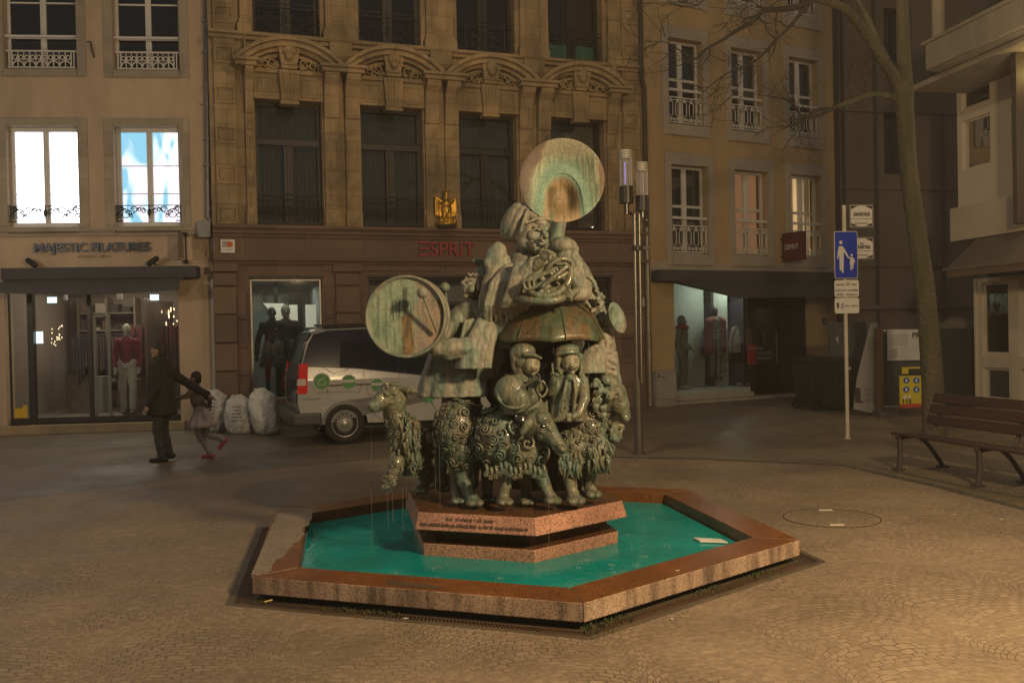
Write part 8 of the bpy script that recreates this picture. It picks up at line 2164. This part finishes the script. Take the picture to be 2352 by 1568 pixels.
# rear face: tailgate glass, plate, lights, bumper
m_ = MB(); m_.hexa([(.022, .11, 1.242), (.022, Wv - .11, 1.242), (.05, Wv - .11, 1.242), (.05, .11, 1.242), (.118, .14, 1.598), (.118, Wv - .14, 1.598), (.15, Wv - .14, 1.598), (.15, .14, 1.598)]); m_.build('rear_glass', VGL, body)
m_ = MB(); m_.hexa([(-.028, .17, .62), (-.028, Wv - .17, .62), (-.01, Wv - .17, .62), (-.01, .17, .62), (-.022, .15, 1.0), (-.022, Wv - .15, 1.0), (-.005, Wv - .15, 1.0), (-.005, .15, 1.0)]); m_.hexa([(-.024, .06, 1.002), (-.024, Wv - .06, 1.002), (-.005, Wv - .06, 1.002), (-.005, .06, 1.002), (.034, .09, 1.24), (.034, Wv - .09, 1.24), (.05, Wv - .09, 1.24), (.05, .09, 1.24)]); m_.hexa([(.125, .13, 1.60), (.125, Wv - .13, 1.60), (.14, Wv - .13, 1.60), (.14, .13, 1.60), (.205, .16, 1.74), (.205, Wv - .16, 1.74), (.22, Wv - .16, 1.74), (.22, .16, 1.74)]); m_.build('tailgate_wrap', VB, body)
m_ = MB(); m_.box(-.13, .34, -.02, Wv + .02, .30, .52); bu = m_.build('rear_bumper', mat('dark_grey_bumper', (.045, .042, .038), .5), VN, bevel=.05, seg=3)
for y in (-.012, Wv - .15):
    m_ = MB(); m_.hexa([(-.03, y, .80), (.12, y - .002, .80), (.12, y + .15, .80), (-.03, y + .15, .80), (.01, y + .012, 1.26), (.14, y + .01, 1.26), (.14, y + .16, 1.26), (.01, y + .16, 1.26)]); tl = m_.build('tail_light', mat('red_lens', (.50, .015, .012), .15, coat=.8, emit=(1, .03, .02), estr=.06), VN, bevel=.015)
    m_ = MB(); m_.hexa([(-.032, y - .004, .93), (.10, y - .006, .93), (.10, y + .1, .93), (-.032, y + .1, .93), (-.022, y - .002, 1.03), (.10, y - .003, 1.03), (.10, y + .1, 1.03), (-.022, y + .1, 1.03)]); m_.build('clear_lens', mat('clear_lens', (.55, .48, .42), .15), tl)
# wheels
def wheel(cx, y, sgn):
    m_ = MB(); mt = Matrix.Translation((cx, y, wz)) @ Matrix.Rotation(R(90), 4, 'X')
    m_.lathe([(.20, -.0), (.235, .02), (.29, .025), (.312, .0), (.315, -.06), (.315, -.13), (.29, -.19), (.2, -.19)], 40, mt); t = m_.build('wheel', mat('tyre_rubber', (.016, .015, .014), .8), VN, smooth=True)
    m_ = MB(); m_.lathe([(.205, .006), (.198, .012), (.185, -.02), (.150, -.012), (.118, .004), (.085, .008), (.05, .022), (.03, .03), (.0001, .03)], 40, mt, closed=False); m_.build('rim', mat('grey_steel_rim', (.34, .33, .30), .35, metal=.5), t, smooth=True)
    m_ = MB()
    for k in range(14): a = k * math.pi / 7; m_.ell((cx + math.cos(a) * .152, y - .016, wz + math.sin(a) * .152), (.014, .006, .014), seg=8, rings=5)
    for k in range(5): a = k * 1.2566; m_.ell((cx + math.cos(a) * .05, y - .024, wz + math.sin(a) * .05), (.009, .008, .009), seg=6, rings=4)
    m_.build('rim_holes', VBK, t)
wheel(wx[0], .01, 1); wheel(wx[1], .01, 1)
for cx in wx:
    m_ = MB(); mt = Matrix.Translation((cx, Wv - .02, wz)) @ Matrix.Rotation(R(90), 4, 'X'); m_.lathe([(.0001, 0), (.29, 0), (.315, -.03), (.315, .14), (.0001, .16)], 30, mt, closed=False); m_.build('wheel', MATS['tyre_rubber'], VN, smooth=True)
m_ = MB(); m_.box(.3, 4.2, .25, Wv - .25, .22, .5); m_.build('underbody', VBK, VN)
# seams, handles, sliding rail
m_ = MB()
def seam(pts): m_.tube([(x, lean(z) - .004, z) for x, z in pts], .0035, 4)
seam([(1.55, .34), (1.55, 1.06)]); seam([(2.56, .30), (2.56, 1.0)]); seam([(1.62, .30), (2.5, .30)]); seam([(.04, .72), (.32, .72)]); seam([(.42, .98), (.42, .80)]); m_.build('door_seams', VBK, body)
m_ = MB(); m_.box(.30, 1.50, -.012, -.003, .905, .925); m_.build('slide_rail', VBK, body)
m_ = MB(); m_.tube([(2.30, -.03, .99), (2.46, -.03, .99)], .016, 8); m_.build('door_handle', VBK, body)
# printed emblems and the web of thin lines
GRN = mat('emblem_green', (.045, .22, .05), .5, var=.3, scale=8); GRN2 = mat('emblem_green2', (.02, .30, .08), .5)
def emblem(px, py, r_, kind):
    x, z = FV(px, py); m1 = MB(); m1.prism([(x + r_ * 1.14 * math.cos(R(a)), z + r_ * 1.14 * math.sin(R(a))) for a in range(0, 360, 12)], 'y', lean(z) - .010, lean(z) - .006); e = m1.build('emblem', mat('emblem_white', (.48, .47, .44), .4), body)
    m1 = MB(); m1.prism([(x + r_ * math.cos(R(a)), z + r_ * math.sin(R(a))) for a in range(0, 360, 12)], 'y', lean(z) - .013, lean(z) - .0105); m1.build('green_disc', GRN, e)
    m1 = MB()
    if kind == 0: m1.box(x - r_ * .5, x + r_ * .45, lean(z) - .016, lean(z) - .0135, z - r_ * .45, z - r_ * .38); m1.box(x - r_ * .5, x - r_ * .43, lean(z) - .016, lean(z) - .0135, z - r_ * .38, z + r_ * .1); m1.box(x + r_ * .38, x + r_ * .45, lean(z) - .016, lean(z) - .0135, z - r_ * .38, z + r_ * .1); m1.prism([(x - r_ * .5, z + r_ * .15), (x + r_ * .4, z + r_ * .55), (x + r_ * .42, z + r_ * .46), (x - r_ * .48, z + r_ * .05)], 'y', lean(z) - .016, lean(z) - .0135)
    else: m1.box(x - r_ * .9, x + r_ * .9, lean(z) - .016, lean(z) - .0135, z - r_ * .05, z + r_ * .35)
    m1.build('emblem_mark', mat('emblem_white', (.5, .5, .5), .4), e)
emblem(739, 876, .118, 0); emblem(801, 877, .105, 1); emblem(866, 884, .10, 1)
x, z = FV(985, 915); m1 = MB(); m1.prism([(x - .085, z - .02), (x, z + .09), (x + .085, z - .02), (x + .055, z - .02), (x + .055, z - .11), (x + .02, z - .04), (x - .02, z - .04), (x - .055, z - .11), (x - .055, z - .02)], 'y', -.013, -.008); m1.build('green_house_mark', GRN2, body)
m_ = MB(); nodes = [vs_ for vs_ in [FV(x, y) for x, y in ((712, 842), (730, 836), (757, 852), (766, 858), (800, 847), (730, 902), (757, 899), (826, 899), (835, 855), (846, 905), (870, 915), (885, 930), (905, 945), (930, 935), (915, 960), (950, 955), (890, 975), (860, 950), (985, 905), (1000, 940))]]
for i, (x, z) in enumerate(nodes):
    m_.prism([(x + .009 * math.cos(R(a)), z + .009 * math.sin(R(a))) for a in range(0, 360, 45)], 'y', lean(z) - .010, lean(z) - .0075)
    if i: x0_, z0_ = nodes[i - 1]; m_.tube([(x0_, lean(z0_) - .008, z0_), (x, lean(z) - .008, z)], .0025, 4)
m_.build('line_print', mat('grey_print', (.12, .12, .11), .5), body)

# ================================================================= people and shop dummies
SKIN = mat('skin', (.32, .19, .125), .6, var=.15, scale=8)
def figure(name, x, y, rz, label, cat, h=1.7, pose=None, skin=SKIN, top=None, legs=None, shoes=None, hair=None, coat=None, skirt=None, group=None, headless=False, scarf=None, rem=.016):
    """human figure in local axes: faces local -y; pose gives hands and feet"""
    o = empty(name, (x, y, (pose or {}).get('z', 0)), rz, label, cat, group); k = h / 1.75; p = dict(lh=(.30, -.05, .80), rh=(-.30, -.05, .80), le=(.27, .03, 1.08), re=(-.27, .03, 1.08), lf=(.10, 0, 0), rf=(-.10, 0, 0), lk=(.10, -.03, .48), rk=(-.10, -.03, .48), lean=0.0)
    p.update(pose or {})
    V = lambda t: Vector(t) * k
    ln = p['lean']
    b = MB()
    if not headless:
        b.ell(V((0, -.005 + ln, 1.62)), (.075 * k, .095 * k, .115 * k)); b.ell(V((0, -.03 + ln, 1.58)), (.058 * k, .07 * k, .085 * k)); b.capsule(V((0, -.09 + ln, 1.625)), V((0, -.112 + ln, 1.60)), .012 * k, .018 * k, 8)
        for s_ in (-1, 1): b.ell(V((s_ * .076, 0 + ln, 1.61)), (.012 * k, .022 * k, .032 * k)); b.ell(V((s_ * .03, -.092 + ln, 1.64)), (.014 * k, .008 * k, .009 * k))
        b.ell(V((0, -.096 + ln, 1.555)), (.024 * k, .01 * k, .008 * k)); b.ell(V((0, -.085 + ln, 1.52)), (.03 * k, .025 * k, .022 * k))
    b.capsule(V((0, .01 + ln, 1.40)), V((0, .0 + ln, 1.52)), .06 * k, .052 * k)
    b.capsule(V((0, 0 + ln * .7, 1.15)), V((0, ln, 1.36)), .12 * k, .13 * k)
    b.capsule(V((0, 0, .95)), V((0, ln * .7, 1.15)), .13 * k, .12 * k)
    for s_, e_, hnd in ((1, 'le', 'lh'), (-1, 're', 'rh')):
        sh = V((s_ * .17, ln, 1.38)); b.capsule(V((0, ln, 1.38)), sh, .08 * k, .062 * k); b.capsule(sh, V(p[e_]), .055 * k, .042 * k); b.capsule(V(p[e_]), V(p[hnd]), .042 * k, .028 * k)
        H_ = V(p[hnd]); d = (V(p[hnd]) - V(p[e_])).normalized(); sd = d.cross(Vector((0, 1, 0))); sd = sd.normalized() if sd.length > .1 else Vector((1, 0, 0))
        b.capsule(H_, H_ + d * .05 * k, .030 * k, .034 * k, 8)
        for q in range(4): st = H_ + d * .07 * k + sd * (q - 1.5) * .017 * k; b.capsule(st, st + d * (.055 + .012 * (q in (1, 2))) * k + Vector((0, -.012, 0)), .009 * k, .007 * k, 6)
        b.capsule(H_ + d * .02 * k + sd * .03 * k, H_ + d * .06 * k + sd * .055 * k, .011 * k, .008 * k, 6)
    for f_, kn, s_ in (('lf', 'lk', 1), ('rf', 'rk', -1)):
        b.capsule(V((s_ * .09, 0, .92)), V(p[kn]), .085 * k, .055 * k); b.capsule(V(p[kn]), V(p[f_]) + Vector((0, .0, .09 * k)), .052 * k, .035 * k); F_ = V(p[f_]); fd = p.get(f_ + 'd', (0, -1, 0)); b.capsule(F_ + Vector((0, 0, .04 * k)), F_ + Vector(fd) * .13 * k + Vector((0, 0, .03 * k)), .038 * k, .03 * k)
    b.build('figure_body' if cat != 'person' else 'body', skin, o, remesh=.011, smoothit=1)
    if top:
        b = MB(); b.capsule(V((0, 0, 1.0)), V((0, ln * .7, 1.17)), .142 * k, .135 * k); b.capsule(V((0, ln * .7, 1.15)), V((0, ln, 1.36)), .136 * k, .142 * k)
        for s_, e_, hnd in ((1, 'le', 'lh'), (-1, 're', 'rh')):
            sh = V((s_ * .17, ln, 1.38)); b.capsule(V((0, ln, 1.375)), sh, .09 * k, .075 * k); b.capsule(sh, V(p[e_]), .070 * k, .056 * k); b.capsule(V(p[e_]), V(p[e_]).lerp(V(p[hnd]), .88), .056 * k, .044 * k)
        b.build('top', top, o, remesh=rem, smoothit=1, disp=[(.07, .02)])
    if coat:
        b = Fig(); seg = 40; V0 = []
        for i in range(9):
            t = i / 8; z = 1.40 - t * (coat[1] if isinstance(coat, tuple) else .62)
            row = []
            for q in range(seg):
                a = 2 * math.pi * q / seg; r1 = (.19 + .05 * t) * (1 + .05 * t * math.sin(a * 5 + 1)); r2 = (.15 + .05 * t)
                row.append(b.bm.verts.new(V((math.cos(a) * r1 * (.75 if i == 0 else 1), math.sin(a) * r2 + ln * (1 - t), z))))
            V0.append(row)
        for a_2, b_2 in zip(V0, V0[1:]):
            for q in range(seg): b.bm.faces.new((a_2[q], a_2[(q + 1) % seg], b_2[(q + 1) % seg], b_2[q]))
        b.bm.faces.new(V0[0]); b.bm.faces.new(V0[-1][::-1])
        for s_, e_, hnd in ((1, 'le', 'lh'), (-1, 're', 'rh')):
            sh = V((s_ * .18, ln, 1.37)); b.capsule(V((0, ln, 1.37)), sh, .10 * k, .085 * k); b.capsule(sh, V(p[e_]), .080 * k, .066 * k); b.capsule(V(p[e_]), V(p[e_]).lerp(V(p[hnd]), .90), .066 * k, .052 * k)
        b.capsule(V((0, .015 + ln, 1.36)), V((0, .02 + ln, 1.48)), .125 * k, .085 * k); b.capsule(V((-.15, ln, 1.38)), V((.15, ln, 1.38)), .095 * k, .095 * k)
        b.build('coat', coat[0] if isinstance(coat, tuple) else coat, o, remesh=rem, smoothit=1, disp=[(.16, .035), (.05, .018)])
    if legs:
        b = MB(); b.capsule(V((-.05, 0, .95)), V((.05, 0, .95)), .135 * k, .135 * k)
        for f_, kn, s_ in (('lf', 'lk', 1), ('rf', 'rk', -1)): b.capsule(V((s_ * .085, 0, .92)), V(p[kn]), .100 * k, .072 * k); b.capsule(V(p[kn]), V(p[f_]) + Vector((0, 0, .10 * k)), .070 * k, .058 * k)
        b.build('trousers', legs, o, remesh=rem * .9, smoothit=1, disp=[(.10, .03), (.035, .014)])
    if skirt:
        b = Fig(); seg = 48; V0 = []
        for i in range(7):
            t = i / 6; z = skirt[1] - t * skirt[2]; row = []
            for q in range(seg):
                a = 2 * math.pi * q / seg; r1 = (.15 + skirt[3] * t) * (1 + .08 * t * math.sin(a * 8)); row.append(b.bm.verts.new(V((math.cos(a) * r1, math.sin(a) * r1 * .85, z))))
            V0.append(row)
        for a_2, b_2 in zip(V0, V0[1:]):
            for q in range(seg): b.bm.faces.new((a_2[q], a_2[(q + 1) % seg], b_2[(q + 1) % seg], b_2[q]))
        b.bm.faces.new(V0[0]); b.bm.faces.new(V0[-1][::-1]); b.build('skirt', skirt[0], o, smooth=True)
    if shoes:
        for f_ in ('lf', 'rf'):
            F_ = V(p[f_]); fd = Vector(p.get(f_ + 'd', (0, -1, 0))); b = MB(); b.capsule(F_ + Vector((0, 0, .045 * k)) - fd * .05 * k, F_ + fd * .15 * k + Vector((0, 0, .035 * k)), .048 * k, .035 * k); b.capsule(F_ + Vector((0, 0, .06 * k)), F_ + Vector((0, 0, .11 * k)), .046 * k, .045 * k); b.build('shoe', shoes, o, remesh=.010)
    if hair:
        b = MB(); b.ell(V((0, .015 + ln, 1.655)), (.088 * k, .105 * k, .10 * k)); b.ell(V((0, .05 + ln, 1.60)), (.08 * k, .07 * k, .12 * k))
        if scarf: b.capsule(V((0, .08 + ln, 1.62)), V((0, .12 + ln, 1.45)), .05 * k, .03 * k)
        b.build('hair', hair, o, remesh=.012, disp=[(.03, .015)])
    return o
BLKCOAT = mat('black_coat', (.014, .013, .013), .9, var=.3, scale=5); BLKT = mat('charcoal_trousers', (.030, .032, .034), .85, var=.25, scale=6)
mg = ground(376, 1060)
# walking to the left: local -y is turned to world -x, so local +x is world -y... (rz = -90 degrees)
figure('person', mg.x, mg.y, R(-90), 'person in a long black coat walking left, one arm back leading a child', 'person', 1.66,
       dict(lf=(.07, .0, 0), rf=(-.10, .04, .03), lk=(.08, -.05, .47), rk=(-.10, -.03, .49), rh=(-.20, .62, .92), re=(-.24, .30, 1.10), lh=(.22, -.12, .82), le=(.25, .02, 1.08), lean=-.03), SKIN, None, BLKT, mat('black_shoes', (.010, .010, .010), .3), mat('dark_hair', (.015, .011, .009), .7), (BLKCOAT, .72))
gg = ground(484, 1050)
figure('person', gg.x - .12, gg.y, R(-90), 'child in a pale dress and pink shoes running left behind the person in black', 'person', 1.22,
       dict(lf=(.07, .18, .0), rf=(-.07, .42, .26), lk=(.08, -.04, .50), rk=(-.08, .08, .46), lh=(.10, -.48, 1.22), le=(.16, -.24, 1.25), rh=(-.22, .10, 1.0), re=(-.22, .10, 1.15), lean=-.10, lfd=(0, -1, 0), rfd=(0, -.6, -.8)), SKIN, mat('black_and_cream_top', (.06, .05, .045), .85, col2=(.20, .165, .12), scale=2.5, contrast=.06), mat('pale_tights', (.30, .27, .24), .8), mat('pink_shoes', (.55, .06, .10), .6), mat('dark_hair', (.015, .011, .009), .7), None, (mat('pale_pink_dress', (.46, .38, .34), .85, var=.15, scale=4), 1.02, .40, .16))

# shop dummies
DUM = mat('white_mannequin', (.50, .48, .43), .5); DUMD = mat('dark_mannequin', (.035, .030, .026), .4)
def atf(F, px, Y0, y=0.0): s_ = F.s(px, 800, y); return F.o + F.d * s_ + F.n * y
q = atf(FL, 292, 0, 1.0)
zf = FL.z(292, 948, 1.0)
figure('mannequin', q.x, q.y, FL.a, 'mannequin in a dark red jacket and white trousers in the left shop window', 'mannequin', 1.75, dict(z=max(.17, zf), lf=(.085, 0, 0), rf=(-.085, 0, 0), lh=(.22, -.03, .88), rh=(-.22, -.03, .88), le=(.24, .05, 1.12), re=(-.24, .05, 1.12)), DUM, mat('crimson_jacket', (.22, .018, .035), .8, var=.3), mat('white_trousers', (.52, .52, .47), .75, var=.12), None, None, None)
PLAID = mat('plaid_cloth', (.035, .032, .036), .85, col2=(.16, .15, .15), scale=9, stretch=(3, 3, 3), contrast=.05)
q = atf(FM, 626, 0, .75); figure('mannequin', q.x, q.y, FM.a, 'dark mannequin in a black top and plaid skirt, further left behind the van', 'mannequin', 1.78, dict(z=.5), DUMD, mat('black_top', (.014, .013, .015), .8), None, None, None, None, (PLAID, 1.08, .5, .10), 'mannequins in the shop behind the van')
q = atf(FM, 658, 0, .95); figure('mannequin', q.x, q.y, FM.a, 'headscarfed mannequin in black close to the red price panel behind the van', 'mannequin', 1.80, dict(z=.5), mat('olive_mannequin', (.14, .13, .09), .6), mat('black_top', (.014, .013, .015), .8), None, None, mat('pale_scarf', (.18, .17, .12), .8), None, (PLAID, 1.08, .5, .10), 'mannequins in the shop behind the van')
s0, z0 = FM(690 * .9408 - 0, 930, .3); 
s0, z1 = FM(648, 858, .25); s1, z0 = FM(684, 918, .25)
pn = empty('price_panel', FM.o + FM.d * s0 + FM.n * .25, FM.a, 'red price panel reading 70 percent in the shop window left of the van roof', 'sign'); m_ = MB(); m_.box(0, s1 - s0, 0, .015, z0, z1); pm_ = m_.build('panel', mat('promo_red', (.36, .02, .02), .6), pn)
fit_text('70%', .03, (s1 - s0) * .8, z1 - .16, .085, LW, pn, y=-.003, depth=.004, name='lettering', bold=.001)
DF = FY
q = atf(FY, 1568, 0, .95); figure('mannequin', q.x, q.y, FY.a + .5, 'mannequin in pale clothes with an orange scarf at the left of the ochre shop window', 'mannequin', 1.72, dict(z=.25, lh=(.20, -.15, .95)), mat('grey_mannequin', (.16, .16, .13), .5), mat('pale_sweater', (.20, .20, .165), .85), mat('pale_grey_trousers', (.17, .17, .14), .85), mat('pale_sneakers', (.3, .3, .27), .7), mat('grey_hair', (.12, .12, .10), .8), None, None, 'mannequins in the ochre shop window')
m_ = MB(); c_ = Vector((q.x, q.y, .25 + 1.43)); m_.lathe([(.10, -.05), (.16, -.02), (.15, .05), (.09, .07)], 24, Matrix.Translation(c_)); ob = m_.build('scarf', mat('orange_scarf', (.36, .05, .02), .85), None, remesh=.015, disp=[(.05, .03)]); tag(ob, 'orange scarf round the neck of the leftmost dummy in the ochre shop', 'scarf')
q = atf(FY, 1642, 0, 1.1); figure('mannequin', q.x, q.y, FY.a, 'dark mannequin in an open red coat over a striped top, middle of the ochre shop', 'mannequin', 1.80, dict(z=.42, lh=(.24, -.04, .86), rh=(-.24, -.04, .86)), DUMD, mat('striped_top', (.25, .24, .21), .85, col2=(.04, .04, .04), scale=2, stretch=(.01, .01, 14), contrast=.02), mat('grey_culottes', (.13, .13, .105), .85), None, None, None, None, 'mannequins in the ochre shop window')
ob = bpy.context.scene.collection
m_ = MB(); RC = mat('brick_red_coat', (.16, .030, .018), .85, var=.3); qv = Vector((q.x, q.y, .42)); A = FY.a
dd = Vector((math.cos(A), math.sin(A), 0)); nn = Vector((-math.sin(A), math.cos(A), 0))
for s_ in (-1, 1):
    P = [qv + dd * s_ * .10 + nn * -.05 + Vector((0, 0, 1.45)), qv + dd * s_ * .20 + nn * -.03 + Vector((0, 0, 1.38)), qv + dd * s_ * .25 + Vector((0, 0, 1.15)), qv + dd * s_ * .25 + nn * -.02 + Vector((0, 0, .92))]
    m_.chain(P, [.07, .10, .075, .065]); m_.chain([qv + dd * s_ * .15 + Vector((0, 0, 1.35)), qv + dd * s_ * .17 + Vector((0, 0, 1.0)), qv + dd * s_ * .19 + Vector((0, 0, .72))], [.11, .12, .13])
m_.ell(qv + nn * .08 + Vector((0, 0, 1.1)), (.20, .10, .38)); ob = m_.build('red_coat', RC, None, remesh=.016, disp=[(.08, .03)]); tag(ob, 'brick red coat hanging open on the middle dummy of the ochre shop', 'coat')
q = atf(FY, 1702, 0, .95); figure('mannequin', q.x, q.y, FY.a - .3, 'mannequin in a sand coat and wide dark trousers beside the black promo panel', 'mannequin', 1.72, dict(z=.25), DUMD, mat('sand_top', (.20, .18, .13), .85), mat('wide_dark_trousers', (.05, .05, .048), .85), mat('pale_sneakers', (.3, .3, .27), .7), None, (mat('sand_coat', (.19, .175, .125), .85, var=.2), .60), None, 'mannequins in the ochre shop window')
# low table of the display
q = atf(FY, 1660, 0, .8); o = empty('display_stool', (q.x, q.y, .25), FY.a, 'pale stool with three brass rungs in the ochre shop window', 'stool'); BR_ = mat('pale_brass', (.5, .38, .16), .35, metal=.7)
m_ = MB(); 
for z in (.80, .65, .42): m_.box(-.14, .14, -.02, .02, z, z + .025)
m_.build('rungs', BR_, o); m_ = MB()
for x in (-.14, .14): m_.tube([(x, 0, 0), (x, 0, 1.4)], .012, 6)
m_.build('frame', mat('pale_frame', (.4, .38, .32), .5), o)
# ---------------------------------------------------------------- night air
mb = MB(); mb.box(-24, 24, -6, 44, -1, 16)
hz = bpy.data.materials.new('night_haze'); hz.use_nodes = True; nt = hz.node_tree; nt.nodes.clear()
o_ = N(nt, 'ShaderNodeOutputMaterial'); v_ = N(nt, 'ShaderNodeVolumePrincipled'); v_.inputs['Color'].default_value = (.9, .88, .85, 1); v_.inputs['Density'].default_value = .0017; nt.links.new(v_.outputs[0], o_.inputs['Volume'])
tag(mb.build('haze', hz), kind='stuff')
